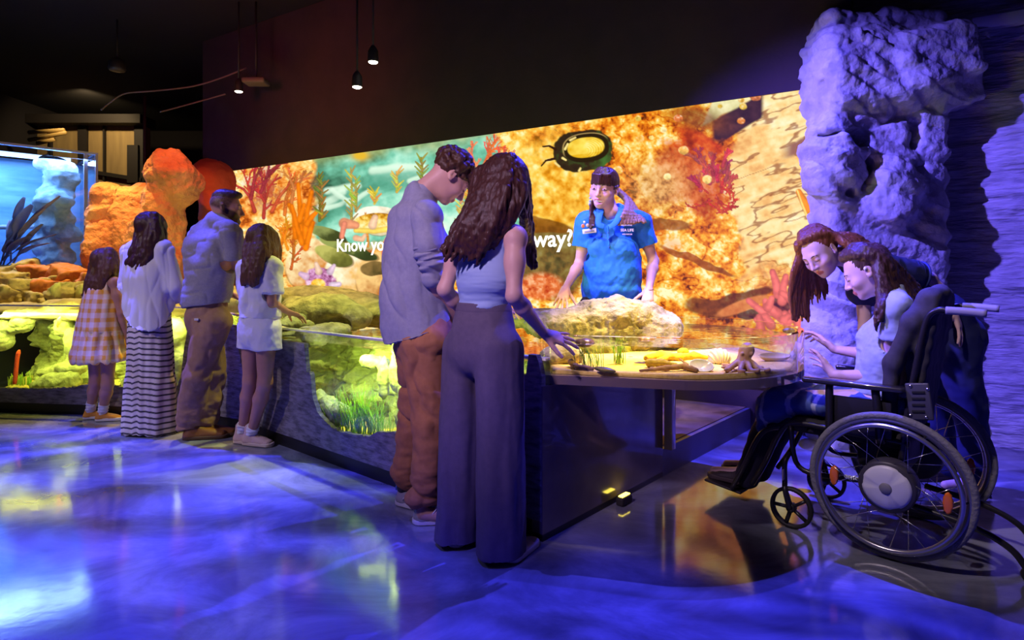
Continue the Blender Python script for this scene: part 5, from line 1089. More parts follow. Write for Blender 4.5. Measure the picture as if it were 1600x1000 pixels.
# ------------------------------------------------------------------ youth beside her
def youth():
    d = 2.92; root = thing('person', 'young man with curly hair in a loose blue-grey shirt and rust brown trousers', 'person', (P(655, 800, d)[0], d, 0))
    fw = A(.80, .60, 0); rt = A(.60, -.80, 0)
    J = dict(neck=P(657, 306, 2.92), shL=P(650, 334, 3.06), shR=P(665, 338, 2.78), elL=P(720, 410, 3.15), wrL=P(770, 470, 3.2), elR=P(672, 432, 2.76), wrR=P(712, 500, 2.93),
             hpL=P(655, 520, 3.00), hpR=P(668, 520, 2.82), knL=P(650, 640, 3.08), knR=P(672, 660, 2.86), anL=P(640, 757, 3.10), anR=P(664, 790, 2.86))
    J['waist'] = P(650, 450, 2.92); plant(J, A(.98, .0, 0), 1., ((616, 787), (640, 820)))
    hd = Head(P(704, 276, 2.92), (.62, .26, -.74), (.70, .20, .62), 1.02)
    hands = [dict(wrist=J['wrR'], fdir=P(684, 530, 2.93) - J['wrR'], back=(.3, -.8, .3), thumb=(-.3, -.2, .9), s=1.03, curl=(.25, .25, .25, .3), spread=.14), dict(wrist=J['wrL'], fdir=(.7, .5, -.4), back=(0, 0, 1), thumb=(.5, -.6, 0), s=1.03)]
    f = full_body(J, hd, .98, False, hands, male=True, slim=.014, slim_arm=.008)
    sculpt('body', f, .0045, SK, root, col=hd.skin((.62, .36, .27), (.45, .18, .14)))
    hd.extras(root, mat('brow_dark', (.03, .015, .01), .7), lash=True)
    # shirt with rolled sleeves
    sh = mat('shirt_chambray', (.30, .31, .40), .85, c2=(.26, .27, .36), scale=50, bump=.3, bscale=260, bdist=.002)
    f = Field(); trunk(f, J, .98, .028, False); 
    f.ecap(P(652, 400, 2.92), P(655, 535, 2.92), (.155, .15), (.165, .17), rt, .06); f.ecap(P(636, 345, 2.92), P(632, 500, 2.92), (.13, .10), (.13, .11), rt, .06)
    f.chain([J['shR'], P(668, 385, 2.74)], [.070, .068], .04); f.chain([J['shL'], P(690, 385, 3.08)], [.07, .065], .04)
    f.cut(P(655, 512, 2.92), nrm(A(.36, .25, -1)))
    f.cap(J['neck'] + A(.03, .02, .02), J['neck'] + A(.10, .05, .12), .058, .08, .01, 's')
    sculpt('shirt', f, .006, sh, root, lambda V: crease(V @ np.array(Matrix.Rotation(-.35, 3, 'Y')), .020, (5, 5, 1.6), 11) + crease(V @ np.array(Matrix.Rotation(.7, 3, 'Y')), .012, (4, 4, 10), 13) + folds(V, .008, (7, 7, 2.2), 12) + folds(V + V[:, [2, 0, 1]] * .4, .004, (12, 12, 8), 14) + .006 * ridge(V * A(9, 9, 5), 3, 18))
    f = Field()
    for k, (t, r) in enumerate(((0, .068), (.35, .074), (.7, .071), (1., .066))): q = P(667, 385, 2.74) + (P(676, 414, 2.74) - P(667, 385, 2.74)) * t; f.ell(q, A(r, r, .028), frame(P(676, 414, 2.74) - P(667, 385, 2.74)), .008)
    f.cap(P(675, 410, 2.75), P(676, 434, 2.76), .058, .052, .01)
    sculpt('rolled_sleeve', f, .005, sh, root, lambda V: folds(V, .004, (7, 7, 16), 3) + crease(V, .010, (8, 8, 30), 5))
    c = J['neck'] + A(.015, .005, .012); f = Field(); ax = nrm(A(.36, .1, 1.)); f.ecap(c - ax * .012, c + ax * .030, (.076, .072), (.068, .064), rt, .0); f.ecap(c - ax * .04, c + ax * .09, (.056, .054), (.058, .056), rt, .0, 's'); f.cut(c + ax * .03, ax)
    sculpt('collar', f, .005, sh, root, lambda V: folds(V, .004, (20, 20, 20), 3))
    # trousers
    tm = mat('chino_rust', (.40, .17, .075), .85, c2=(.34, .14, .06), scale=30, bump=.3, bscale=320, bdist=.002)
    f = Field(); f.ecap(P(664, 492, 2.92), P(662, 530, 2.92), (.150, .120), (.165, .135), rt, .04)
    f.chain([P(655, 535, 3.0), P(652, 640, 3.07), P(636, 742, 3.10)], [.115, .088, .070], .03); f.chain([P(668, 535, 2.84), P(676, 655, 2.86), P(664, 775, 2.86)], [.118, .092, .076], .03)
    f.ell(P(664, 778, 2.86), (.083, .083, .035), None, .02); f.ell(P(636, 735, 3.10), (.078, .078, .035), None, .02)
    f.cut(P(664, 790, 2.86), (0, 0, -1)); f.cut(P(664, 486, 2.92), (0, 0, 1))
    sculpt('trousers', f, .006, tm, root, lambda V: crease(V @ np.array(Matrix.Rotation(.5, 3, 'Y')), .022, (6, 6, 9), 21) + folds(V, .013, (8, 8, 8), 22) + folds(V, .010, (10, 10, 22), 24) * sstep(.5, .1, V[:, 2]) + .007 * ridge(V * A(8, 8, 7), 3, 28))
    # short curly hair
    f = Field(); h = hd; r2 = random.Random(8)
    f.ell(h.p(0, -.020, .038), A(.083, .100, .088), h.R, .02)
    for k in range(150):
        th = r2.uniform(0, 6.283); z = r2.uniform(-.25, 1); r = math.sqrt(max(0, 1 - z * z)); q = A(r * math.cos(th) * .080, -.02 + r * math.sin(th) * .100, .040 + z * .086)
        if q[1] > .045 and q[2] < .055: continue
        if q[2] < -.005 and q[1] > -.03: continue
        f.ell(h.p(*q), A(1, 1, 1) * r2.uniform(.010, .019), None, .006)
    for k in range(26): x = r2.uniform(-.06, .06); f.ell(h.p(x, .080 + r2.uniform(-.01, .028) - abs(x) * .25, .062 + r2.uniform(-.03, .03)), A(1, 1, 1) * r2.uniform(.012, .019), None, .006)
    f.cut(h.p(0, -.06, -.035), h.R @ nrm(A(0, .45, -1)), .004)
    f.ell(h.p(0, .115, -.02), A(.075, .055, .062), h.R, .004, 's')
    sculpt('hair', f, .0045, hair_mat('hair_curly', (.045, .018, .012), (.085, .035, .015)), root, lambda V: .005 * fbm(V * 70, 3, 5))
    gm = mat('trainer_grey', (.34, .32, .34), .7); bk = mat('trainer_black', (.02, .016, .02), .6); wh = mat('trainer_white', (.72, .70, .72), .6)
    for (px, py, dd) in ((614, 787, 3.12), (637, 820, 2.86)):
        q = P(px, py, dd) * A(1, 1, 0); fw = nrm(A(.86, -.5, 0)) if dd > 3 else nrm(A(.98, .14, 0)); rt = A(fw[1], -fw[0], 0); s = sneaker(root, q + A(.02, .02, 0), fw, .29, .10, .085, gm, wh, collar=.15)
        R = np.stack([rt, fw, A(0, 0, 1)], 1); pp = lambda x, y, z: q + A(.02, .02, 0) + R @ A(x, y, z)
        f = Field(); f.ecap(pp(0, .055, .09), pp(0, .06, .135), (.043, .050), (.044, .052), rt, .0); sculpt('ankle_collar', f, .006, bk, s)
        for y in (.10, .14, .18): MB().tube(smooth_curve([pp(.052, y - .02, .045), pp(.049, y + .005, .075), pp(.030, y + .02, .096)], 4), .009, 6, flat=.4).build('stripe', wh, s)
        MB().box(pp(0, .004, .115), (.03, .012, .04), R, .003).build('heel_tab', wh, s)
        MB().box(pp(0, .002, .078), (.028, .012, .022), R, .003).build('heel_patch', mat('patch_blue', (.05, .12, .6), .6), s)
youth()
# ------------------------------------------------------------------ the family along the pool
whitesock = mat('sock_white', (.72, .70, .72), .85, bump=.2, bscale=200, bdist=.002)
def sock(parent, an, kn, r, h, m=None, drop=.02):
    ax = nrm(kn - an); f = Field(); f.chain([an - ax * drop, an + ax * h], [r * .86, r * .98], .0); f.cut(an + ax * (h - .004), ax)
    sculpt('sock', f, .005, m or whitesock, parent, lambda V: .002 * np.sin(V[:, 2] * 260) + folds(V, .003, (30, 30, 60), 2))
def girl_yellow():
    d = 4.82; s = .80; root = thing('person', 'smallest girl in a yellow checked tiered dress with orange shoes', 'person', (P(158, 650, d)[0], d, 0))
    fw = nrm(A(.50, .86, 0)); rt = A(fw[1], -fw[0], 0)
    J = JP(d, neck=(163, 432), shL=(144, 443, .06), shR=(178, 441, -.06), elL=(141, 492, .05), wrL=(160, 505, .2), elR=(189, 490, -.06), wrR=(198, 525, .0), hpL=(150, 530, .03), hpR=(170, 530, -.03), knL=(149, 598, .03), knR=(168, 600, -.03), anL=(140, 637, .04), anR=(160, 639, -.02))
    plant(J, A(.97, .2, 0), s, ((130, 655), (149, 658)))
    hd = Head(P(165, 412, d), (.62, .74, -.25), (.1, .1, 1), .92)
    f = full_body(J, hd, s, True, hands= [dict(wrist=J['wrR'], fdir=(.12, .2, -.8), back=(.7, 0, .5), thumb=(0, .5, .6), s=.75, curl=(.3, .3, .3, .3)), dict(wrist=J['wrL'], fdir=(.5, .8, -.2), back=(0, 0, 1), thumb=(.7, -.5, 0), s=.75)], chest=(.125, .092), waist=(.115, .09), hips=(.135, .10))
    sculpt('body', f, .006, SK, root, col=hd.skin((.44, .22, .15)))
    f = Field(); trunk(f, J, s, .010, True, chest=(.13, .10), waist=(.13, .10), hips=(.14, .11))
    f.ecap(P(160, 460, d), P(157, 512, d), (.155, .115), (.192, .155), rt, .04); f.cut(P(160, 518, d), (0, 0, -1))
    for a, x in (('shL', -1), ('shR', 1)): f.cap(J[a] + A(0, 0, .1) + rt * x * .02, J[a] - A(0, 0, .05) + rt * x * .035, .06, .055, .01, 's')
    f.cap(J['neck'], J['neck'] + A(0, 0, .1), .07, .08, .01, 's')
    def plaid(V):
        q = (V - P(160, 500, d)); u = q @ rt + .4 * (q @ fw); v = q[:, 2]; a = (np.sin(u * 88) > .1).astype(float); b = (np.sin(v * 88 + .6) > .1).astype(float)
        c = np.array((.84, .68, .44))[None] * np.ones((len(V), 1)); y = np.array((.82, .40, .03)); t = (a + b) / 2
        return c * (1 - t[:, None]) + y * np.array((1, .96, .9)) * t[:, None]
    dm = mat('gingham', (1, 1, 1), .85, attr=True, bump=.2, bscale=300, bdist=.002)
    pl = lambda amp: (lambda V: amp * np.sin(np.arctan2((V - P(158, 540, d)) @ fw, (V - P(158, 540, d)) @ rt) * 17 + 2 * fbm(V * 6, 2, 3)) + folds(V, .006, (12, 12, 4), 4))
    o = sculpt('dress', f, .0065, dm, root, pl(.004), col=plaid)
    f = Field(); f.ecap(P(157, 514, d), P(156, 556, d), (.186, .150), (.232, .185), rt, .0); f.cut(P(157, 512, d), (0, 0, 1)); f.cut(P(157, 563, d), (0, 0, -1))
    sculpt('ruffle', f, .0065, dm, o, lambda V: pl(.011)(V) * 1.0 + .008 * np.sin(V[:, 0] * 70) * sstep(.75, .65, V[:, 2]), col=plaid)
    f = Field(); cranium(f, hd, .013)
    rg = random.Random(1)
    locks(f, [P(152, 398, d), P(143, 420, d - .03), P(136, 445, d - .05), P(131, 462, d - .06)], [P(172, 392, d - .03), P(168, 420, d - .09), P(160, 445, d - .10), P(152, 466, d - .09)], 22, .026, .008, rg, .012, .03, .012, .008)
    locks(f, [P(170, 395, d - .03), P(176, 420, d - .07), P(178, 440, d - .02), P(181, 462, d + .02)], [P(180, 398, d), P(183, 420, d), P(184, 440, d + .05), P(187, 468, d + .08)], 8, .022, .007, rg, .01, .03, .01, .008)
    sculpt('hair', f, .006, hair_mat('hair_brown', (.085, .035, .016), (.15, .065, .03)), root, hair_disp(.004, (50, 50, 10)))
    osh = mat('shoe_orange', (.62, .25, .03), .7); cs = mat('sole_cream', (.78, .72, .62), .6)
    for a, (px, py, dd) in (('L', (130, 655, 0)), ('R', (149, 658, 0))):
        q = G(px, py); sneaker(root, A(q[0], q[1], 0), (.97, .2, 0), .215, .082, .065, osh, cs, laces=osh); sock(root, J['an' + a], J['kn' + a], .040, .085, drop=.0)
def mother():
    d = 4.52; root = thing('person', 'woman with long dark hair in a loose white blouse and long striped skirt', 'person', (P(236, 668, d)[0], d, 0))
    fw = nrm(A(.42, .9, 0)); rt = A(fw[1], -fw[0], 0)
    J = JP(d, neck=(236, 380), shL=(208, 395, .07), shR=(256, 392, -.07), elL=(203, 450, .06), wrL=(225, 480, .25), elR=(271, 448, -.05), wrR=(286, 476, .14), hpL=(222, 505, .04), hpR=(246, 505, -.04), knL=(222, 585, .04), knR=(248, 585, -.04), anL=(220, 648, .04), anR=(250, 650, -.04))
    plant(J, fw, .95)
    hd = Head(P(237, 360, d), (.45, .85, -.3), (.1, .15, 1), 1.02)
    f = full_body(J, hd, .95, True, slim=.012, slim_arm=.006, hands= [dict(wrist=J['wrR'], fdir=(.4, .9, .05), back=(.5, 0, .8), thumb=(-.6, .3, .4), s=.95), dict(wrist=J['wrL'], fdir=(.3, .9, -.2), back=(0, 0, 1), thumb=(.7, -.3, 0), s=.95)])
    sculpt('body', f, .007, SK, root, col=hd.skin((.52, .29, .21)))
    f = Field(); trunk(f, J, .95, .03, True)
    f.ecap(P(234, 420, d), P(233, 505, d), (.195, .135), (.205, .15), rt, .06); f.ecap(P(233, 480, d), P(232, 540, d), (.20, .15), (.205, .155), rt, .04)
    f.chain([J['shR'], J['elR'], P(277, 458, d + .02)], [.072, .074, .070], .010); f.chain([J['shL'], J['elL'], P(212, 470, d + .12)], [.08, .075, .06], .03)
    f.cut(P(232, 530, d), nrm(A(-.32, 0, -1))); f.cut(P(280, 463, d + .04), nrm(J['wrR'] - J['elR']))
    f.cap(J['neck'] + fw * .03, J['neck'] + A(0, 0, .1), .06, .08, .01, 's')
    wm = mat('blouse_white', (.68, .66, .68), .85, bump=.25, bscale=200, bdist=.003)
    o = sculpt('blouse', f, .007, wm, root, lambda V: crease(V, .016, (7, 7, 1.4), 2) + crease(V, .008, (12, 12, 4), 9) + folds(V, .007, (9, 9, 1.5), 3) + .008 * ridge(V * A(10, 10, 2.4), 3, 7))
    f = Field(); f.ell(P(279, 462, d + .03), A(.073, .073, .022), frame(J['wrR'] - J['elR']), .005); sculpt('cuff', f, .006, wm, o, lambda V: folds(V, .008, (30, 30, 30), 2))
    f = Field(); f.ecap(P(235, 480, d), P(236, 668, d), (.16, .125), (.190, .155), rt, .0); f.ecap(P(236, 600, d), P(236, 668, d), (.18, .145), (.192, .16), rt, .03); f.cut(A(0, 0, .012), (0, 0, -1)); f.cut(P(235, 478, d), (0, 0, 1))
    def stripes(V):
        q = V - P(236, 600, d); u = q @ rt; z = V[:, 2] + .02 * np.exp(-((u - .05) / .03) ** 2) * -1 + .006 * np.sin(u * 40); z = z * 1.
        a = sstep(.0085, .0045, np.abs(np.mod(z, .0405) - .02))[:, None]; return np.array((.62, .53, .48)) * (1 - a) + np.array((.035, .03, .035)) * a
    sculpt('skirt', f, .0042, mat('striped_knit', (1, 1, 1), .9, attr=True, bump=.25, bscale=90, stretch=(4, 4, .3), bdist=.003), root, lambda V: folds(V, .016, (9, 9, .8), 5) + .004 * np.sin(V[:, 0] * 110), col=stripes)
    f = Field(); cranium(f, hd, .016); rg = random.Random(2)
    locks(f, [P(221, 345, d), P(214, 375, d - .05), P(204, 400, d - .08), P(198, 418, d - .08)], [P(242, 338, d - .05), P(240, 370, d - .11), P(233, 400, d - .13), P(222, 428, d - .12)], 20, .03, .008, rg, .012, .04, .014, .012)
    locks(f, [P(240, 340, d - .05), P(243, 365, d - .1), P(240, 385, d - .11), P(232, 412, d - .12)], [P(250, 348, d), P(255, 370, d - .02), P(256, 384, d - .03), P(253, 394, d - .06)], 9, .028, .01, rg, .012, .03, .014, .008)
    sculpt('hair', f, .0065, hair_mat('hair_darkbrown', (0, 0, 0), (0, 0, 0)), root, hair_disp(.0045, (50, 50, 10)))
    sneaker(root, J['anR'] * A(1, 1, 0) + A(0, -.03, 0), fw, .24, .08, .05, mat('flat_dark', (.04, .03, .03), .6), mat('flat_dark', (0, 0, 0))); sneaker(root, J['anL'] * A(1, 1, 0) + A(0, -.03, 0), fw, .24, .08, .05, mat('flat_dark', (0, 0, 0)), mat('flat_dark', (0, 0, 0)))
def father():
    d = 4.28; root = thing('person', 'bearded man in a grey short-sleeved shirt and tan trousers looking to the right', 'person', (P(305, 685, d)[0], d, 0))
    fw = nrm(A(.62, .78, 0)); rt = A(fw[1], -fw[0], 0)
    J = JP(d, neck=(341, 346), shL=(312, 368, .10), shR=(360, 362, -.10), elL=(330, 420, .2), wrL=(360, 460, .35), elR=(370, 418, .03), wrR=(377, 460, .22), hpL=(312, 488, .07), hpR=(335, 488, -.05), knL=(335, 575, .16), knR=(310, 582, -.04), anL=(322, 655, .14), anR=(294, 662, -.02))
    J['waist'] = P(325, 450, d); plant(J, A(.9, .4, 0), 1.0); J['anR'] = A(*(G(277, 687)[:2] + A(.105, .02)), .085); J['toeR'] = J['anR'] + A(.14, .04, -.05)
    hd = Head(P(354, 325, d), (.93, .22, -.10), (.12, .05, 1), 1.04)
    f = full_body(J, hd, 1.02, False, slim=.012, slim_arm=.008, hands= [dict(wrist=J['wrR'], fdir=(.3, .7, -.5), back=(.5, -.3, .6), thumb=(-.4, .2, .6), s=1.05), dict(wrist=J['wrL'], fdir=(.5, .7, -.3), back=(0, 0, 1), thumb=(.5, -.5, 0), s=1.05)], male=True, smile=.5)
    sculpt('body', f, .006, SK, root, col=hd.skin((.55, .28, .19), (.4, .15, .12), beard=(.07, .03, .015), fade=(.05, .024, .016)))
    hd.extras(root, mat('brow_dark', (0, 0, 0)), lash=True)
    f = Field(); f.ell(hd.p(0, .052, -.085), A(.050, .046, .040) * hd.k, hd.R, .02); f.ell(hd.p(0, .010, -.060), A(.0645, .055, .035) * hd.k, hd.R, .02); f.ell(hd.p(0, .095, -.067), A(.022, .014, .008), hd.R, .004, 's'); f.cut(hd.p(0, .03, -.050), hd.R @ nrm(A(0, -.45, 1)), .01)
    sculpt('beard', f, .005, hair_mat('beard_brown', (.09, .04, .018), (.14, .06, .03)), root, lambda V: .003 * fbm(V * 120, 2, 3))
    f = Field(); trunk(f, J, 1.02, .026, False); f.ecap(P(330, 400, d), P(320, 470, d), (.165, .13), (.168, .135), rt, .06); f.ell(P(318, 385, d), (.13, .12, .14), None, .06)
    f.chain([J['shR'], P(367, 402, d - .07)], [.080, .078], .012); f.chain([J['shL'], P(325, 405, d + .18)], [.075, .07], .03)
    f.hem(P(367, 403, d - .07), J['elR'] - J['shR'], .11)
    f.cut(P(322, 478, d), nrm(A(.10, 0, -1))); f.cap(hd.p(0, .02, -.1), hd.p(0, .05, -.05), .062, .07, .01, 's')
    sm = mat('shirt_grey', (.30, .28, .30), .85, c2=(.25, .235, .26), scale=60, bump=.3, bscale=220, bdist=.003)
    o = sculpt('shirt', f, .0065, sm, root, lambda V: crease(V @ np.array(Matrix.Rotation(.5, 3, 'Y')), .014, (3, 3, 8), 2) + crease(V, .007, (9, 9, 12), 9) + folds(V, .005, (9, 9, 6), 31) + .006 * ridge(V * A(6, 6, 10), 3, 33))
    f = Field(); c = J['neck'] + A(.02, 0, .0); ax = nrm(hd.p(0, 0, -.06) - c); f.ecap(c, c + ax * .035, (.072, .07), (.066, .064), rt, 0); f.ecap(c - ax * .05, c + ax * .1, (.054, .052), (.056, .054), rt, 0, 's'); f.cut(c + ax * .035, ax); sculpt('collar', f, .005, sm, o)
    f = Field(); f.ecap(P(322, 468, d), P(322, 500, d), (.158, .125), (.165, .13), rt, .03)
    f.chain([P(335, 500, d - .04), P(308, 585, d - .04), J['anR'] + A(-.03, 0, .03)], [.125, .098, .085], .03); f.chain([P(318, 500, d + .07), P(334, 580, d + .14), J['anL'] + A(0, 0, .04)], [.115, .09, .08], .03); f.cut(A(0, 0, .075), (0, 0, -1)); f.cut(P(322, 466, d), (0, 0, 1))
    tm = mat('chino_tan', (.36, .20, .115), .85, c2=(.31, .17, .095), scale=30, bump=.3, bscale=300, bdist=.002)
    t = sculpt('trousers', f, .0065, tm, root, lambda V: crease(V, .020, (6, 6, 5), 43) + folds(V, .012, (8, 8, 6), 42) + folds(V, .012, (10, 10, 26), 44) * sstep(.4, .05, V[:, 2]) + .008 * ridge(V * A(8, 8, 6), 3, 48))
    MB().box(P(307, 499, d - .152), (.03, .008, .016), None, .002).build('pocket_label', mat('label_pale', (.6, .55, .5), .7), t)
    f = Field(); f.ell(hd.p(0, -.012, .062), A(.066, .090, .066) * hd.k, hd.R, .01); f.ell(hd.p(0, .045, .095), A(.050, .045, .026) * hd.k, hd.R, .02); f.cut(hd.p(0, .0, .055), hd.R @ nrm(A(0, .25, -1)), .01); f.ell(hd.p(0, .135, .03), A(.085, .06, .055), hd.R, .01, 's')
    sculpt('hair', f, .005, hair_mat('hair_cropped', (.045, .02, .014), (.08, .035, .02)), root, lambda V: .003 * fbm(V * 110, 2, 4))
    bo = mat('boot_brown', (.20, .075, .02), .5); bs = mat('boot_sole', (.08, .04, .02), .7)
    q = G(277, 687); sneaker(root, A(q[0] + .04, q[1], 0), (.95, .22, 0), .30, .10, .105, bo, bs, collar=.2); q = J['anL'] * A(1, 1, 0); sneaker(root, q + A(-.05, -.05, 0), (.95, .30, 0), .28, .10, .105, bo, bs, collar=.2)
    sculpt_mole = None
def girl_white():
    d = 4.06; s = .87; root = thing('person', 'girl with long brown hair in a white top and white shorts, reaching over the pool', 'person', (P(395, 693, d)[0], d, 0))
    fw = nrm(A(.6, .8, 0)); rt = A(fw[1], -fw[0], 0)
    J = JP(d, neck=(410, 404), shL=(386, 418, .06), shR=(427, 417, -.08), elL=(384, 470, .08), wrL=(410, 488, .25), elR=(424, 474, -.09), wrR=(450, 487, .10), hpL=(393, 520, .05), hpR=(416, 520, -.05), knL=(391, 595, .04), knR=(414, 598, -.05), anL=(377, 655, .03), anR=(396, 658, -.05))
    plant(J, A(.95, -.28, 0), s, ((368, 691), (382, 694)))
    hd = Head(P(410, 380, d), (.62, .66, -.42), (.25, .25, 1), .96)
    f = full_body(J, hd, s, True, hands= [dict(wrist=J['wrR'], fdir=(.62, .62, -.35), back=(.2, -.3, .9), thumb=(-.5, .5, -.2), s=.86, curl=(.2, .25, .3, .35), spread=.12), dict(wrist=J['wrL'], fdir=(.5, .8, -.2), back=(0, 0, 1), thumb=(.7, -.5, 0), s=.82)], chest=(.128, .094), waist=(.115, .09), hips=(.142, .105))
    sculpt('body', f, .006, SK, root, col=hd.skin((.44, .21, .14)))
    wt = mat('top_white', (.70, .67, .68), .85, bump=.15, bscale=260, bdist=.002)
    f = Field(); trunk(f, J, s, .018, True, chest=(.135, .10), waist=(.135, .105), hips=(.145, .11)); f.ecap(P(406, 440, d), P(406, 495, d), (.142, .112), (.142, .115), rt, .04)
    f.chain([J['shR'], P(426, 456, d - .095)], [.062, .068], .010); f.chain([J['shL'], P(385, 452, d + .08)], [.06, .06], .03); f.hem(P(428, 459, d - .105), J['elR'] - J['shR'], .072); f.cut(P(406, 496, d), (0, 0, -1)); f.cap(J['neck'] + fw * .02, J['neck'] + A(0, 0, .1), .06, .08, .01, 's')
    # sleeve hem
    o = sculpt('top', f, .006, wt, root, lambda V: crease(V, .012, (8, 8, 5), 45) + folds(V, .008, (10, 10, 5), 3) + folds(V, .006, (16, 16, 16), 6))
    f = Field(); f.ecap(P(406, 494, d), P(405, 520, d), (.146, .118), (.156, .126), rt, .03); f.chain([P(392, 515, d + .06), P(391, 545, d + .06)], [.086, .090], .03); f.chain([P(418, 515, d - .06), P(419, 546, d - .06)], [.086, .090], .03); f.cut(P(405, 545, d), (0, 0, -1)); f.cut(P(406, 493, d), (0, 0, 1))
    sculpt('shorts', f, .006, wt, root, lambda V: folds(V, .008, (12, 12, 6), 13) + folds(V, .004, (24, 24, 24), 16))
    f = Field(); cranium(f, hd, .014); rg = random.Random(4)
    locks(f, [P(393, 366, d), P(386, 395, d - .06), P(380, 420, d - .1), P(376, 440, d - .1)], [P(412, 356, d - .06), P(410, 390, d - .13), P(406, 420, d - .15), P(402, 446, d - .15)], 22, .026, .008, rg, .010, .03, .012, .006)
    locks(f, [P(412, 358, d - .04), P(415, 390, d - .11), P(415, 405, d - .11), P(413, 420, d - .12)], [P(430, 368, d + .03), P(436, 390, d + .06), P(438, 420, d + .10), P(437, 448, d + .12)], 14, .022, .007, rg, .008, .03, .010, .006)
    sculpt('hair', f, .006, hair_mat('hair_brown', (0, 0, 0), (0, 0, 0)), root, hair_disp(.004, (55, 55, 10)))
    pk = mat('shoe_pink', (.58, .40, .36), .7); ps = mat('sole_pink', (.66, .52, .46), .6)
    for a, px, py in (('L', 367, 691), ('R', 381, 694)):
        q = G(px, py); sneaker(root, A(q[0], q[1], 0), (.95, -.28, 0), .235, .088, .088, pk, ps, collar=.3, laces=ps); sock(root, J['an' + a], J['kn' + a], .043, .075, drop=.0)
girl_yellow(); mother(); father(); girl_white()
# ------------------------------------------------------------------ presenter behind the rock ledge
def presenter():
    d = 3.86; root = thing('person', 'smiling woman in a bright blue polo shirt leaning over the rock ledge', 'person', (P(955, 600, d)[0], d, .166))
    fw = nrm(A(-.22, -.97, 0)); rt = A(fw[1], -fw[0], 0)         # her right hand is at the photo's left
    J = dict(neck=P(953, 332, d - .05), shR=P(916, 348, d - .03), shL=P(1001, 348, d + .03), elR=P(906, 412, d + .0), wrR=P(884, 450, d - .16), elL=P(1021, 408, d + .04), wrL=P(1014, 452, d - .12),
             hpR=P(930, 480, d + .03), hpL=P(982, 480, d + .07), knR=P(932, 580, d + .03), knL=P(980, 580, d + .06), anR=P(934, 660, d + .05), anL=P(978, 660, d + .07))
    J['waist'] = P(956, 425, d - .0)
    J['anR'][2] = J['anL'][2] = .25; J['knR'][2] = J['knL'][2] = .62
    J['toeR'] = J['anR'] + fw * .15 - A(0, 0, .05); J['toeL'] = J['anL'] + fw * .15 - A(0, 0, .05)
    hd = Head(P(944, 294, d - .06), (-.46, -.86, -.18), (.10, -.14, 1), 1.06)
    hands = [dict(wrist=J['wrR'], fdir=P(873, 484, d - .30) - J['wrR'], back=(-.35, -.5, .7), thumb=(.85, .1, .1), s=1.0, curl=(.15, .12, .1, .15), spread=.15, tw=.3), dict(wrist=J['wrL'], fdir=P(1010, 486, d - .22) - J['wrL'], back=(.1, -.85, .4), thumb=(-.9, 0, 0), s=1.0, curl=(.15, .15, .15, .2), spread=.10)]
    f = full_body(J, hd, 1.0, True, hands, smile=1., eyes=True, slim=.008, chest=(.148, .112), waist=(.140, .108), hips=(.158, .12))
    sculpt('body', f, .0048, SK, root, col=hd.skin((.66, .38, .26), (.6, .15, .15)))
    hd.extras(root, mat('brow_brown', (.07, .03, .015), .7), eye=True, lash=True)
    f = Field(); f.ell(hd.p(0, .0655, -.0675), A(.029, .0235, .0088) * hd.k, hd.R, 0); sculpt('teeth', f, .0022, mat('teeth', (.85, .82, .76), .25), root)
    # polo shirt
    blue = mat('polo_blue', (.015, .20, .72), .7, c2=(.012, .17, .62), scale=40, bump=.2, bscale=420, bdist=.0015)
    f = Field(); trunk(f, J, 1.0, .020, True, chest=(.148, .112), waist=(.146, .112), hips=(.158, .12)); f.ecap(P(955, 400, d - .02), P(955, 452, d + .01), (.165, .135), (.166, .135), rt, .05)
    for x in (-1, 1): f.ell(P(951 + x * 20, 386, d - .11), (.058, .05, .055), None, .05)
    f.ell(P(955, 452, d), A(.172, .142, .035), frame(A(0, 0, 1), rt), .03)
    f.chain([J['shR'], J['shR'] + (J['elR'] - J['shR']) * .62], [.064, .068], .03); f.chain([J['shL'], J['shL'] + (J['elL'] - J['shL']) * .62], [.064, .068], .03)
    f.cut(P(955, 467, d), (0, 0, -1)); fb = J['neck'] + fw * .03
    f.cap(fb, fb + A(0, 0, .12), .056, .09, .01, 's'); f.cap(P(948, 352, d - .16), P(946, 335, d - .16), .012, .045, .006, 's')
    for a in 'LR':
        ax = nrm(J['el' + a] - J['sh' + a]); e = J['sh' + a] + (J['el' + a] - J['sh' + a]) * .60; f.hem(e, ax, .10)
    o = sculpt('polo_shirt', f, .0048, blue, root, lambda V: folds(V, .010, (9, 9, 9), 61) + .012 * ridge((V @ np.array(Matrix.Rotation(.6, 3, 'Y'))) * A(9, 5, 4), 3, 63) * sstep(1.35, 1.15, V[:, 2]) + folds(V, .005, (22, 22, 22), 65))
    for x in (-1, 1):                       # collar wings and placket with buttons
        pts = [J['neck'] + A(x * .060, .02, .035), J['neck'] + A(x * .066, -.045, .010), P(948 + x * 13, 349, d - .155), P(948 + x * 3, 355, d - .165)]
        MB().tube(smooth_curve(pts, 5), np.linspace(.026, .016, 16), 10, flat=.28).build('collar', blue, o)
    pk = [P(949 + (q - 356) * .075, q, d - .150 - .012 * math.sin((q - 356) / 30)) for q in (354, 364, 374, 386)]
    MB().tube(smooth_curve(pk, 4), .016, 8, flat=.3).build('placket', blue, o)
    for q in pk[1:]: MB().lathe([(0, -.003), (.006, -.002), (.006, .003), (0, .004)], 10, q + A(0, -.013, 0), frame(A(0, -1, 0))).build('button', mat('button_blue', (.02, .12, .5), .3), o)
    R = np.stack([A(1, 0, 0), A(0, 0, 1), A(0, -1, 0)], 1); R = R @ np.array(Matrix.Rotation(.12, 3, 'Y'))
    wl = mat('print_white', (.85, .87, .9), .6)
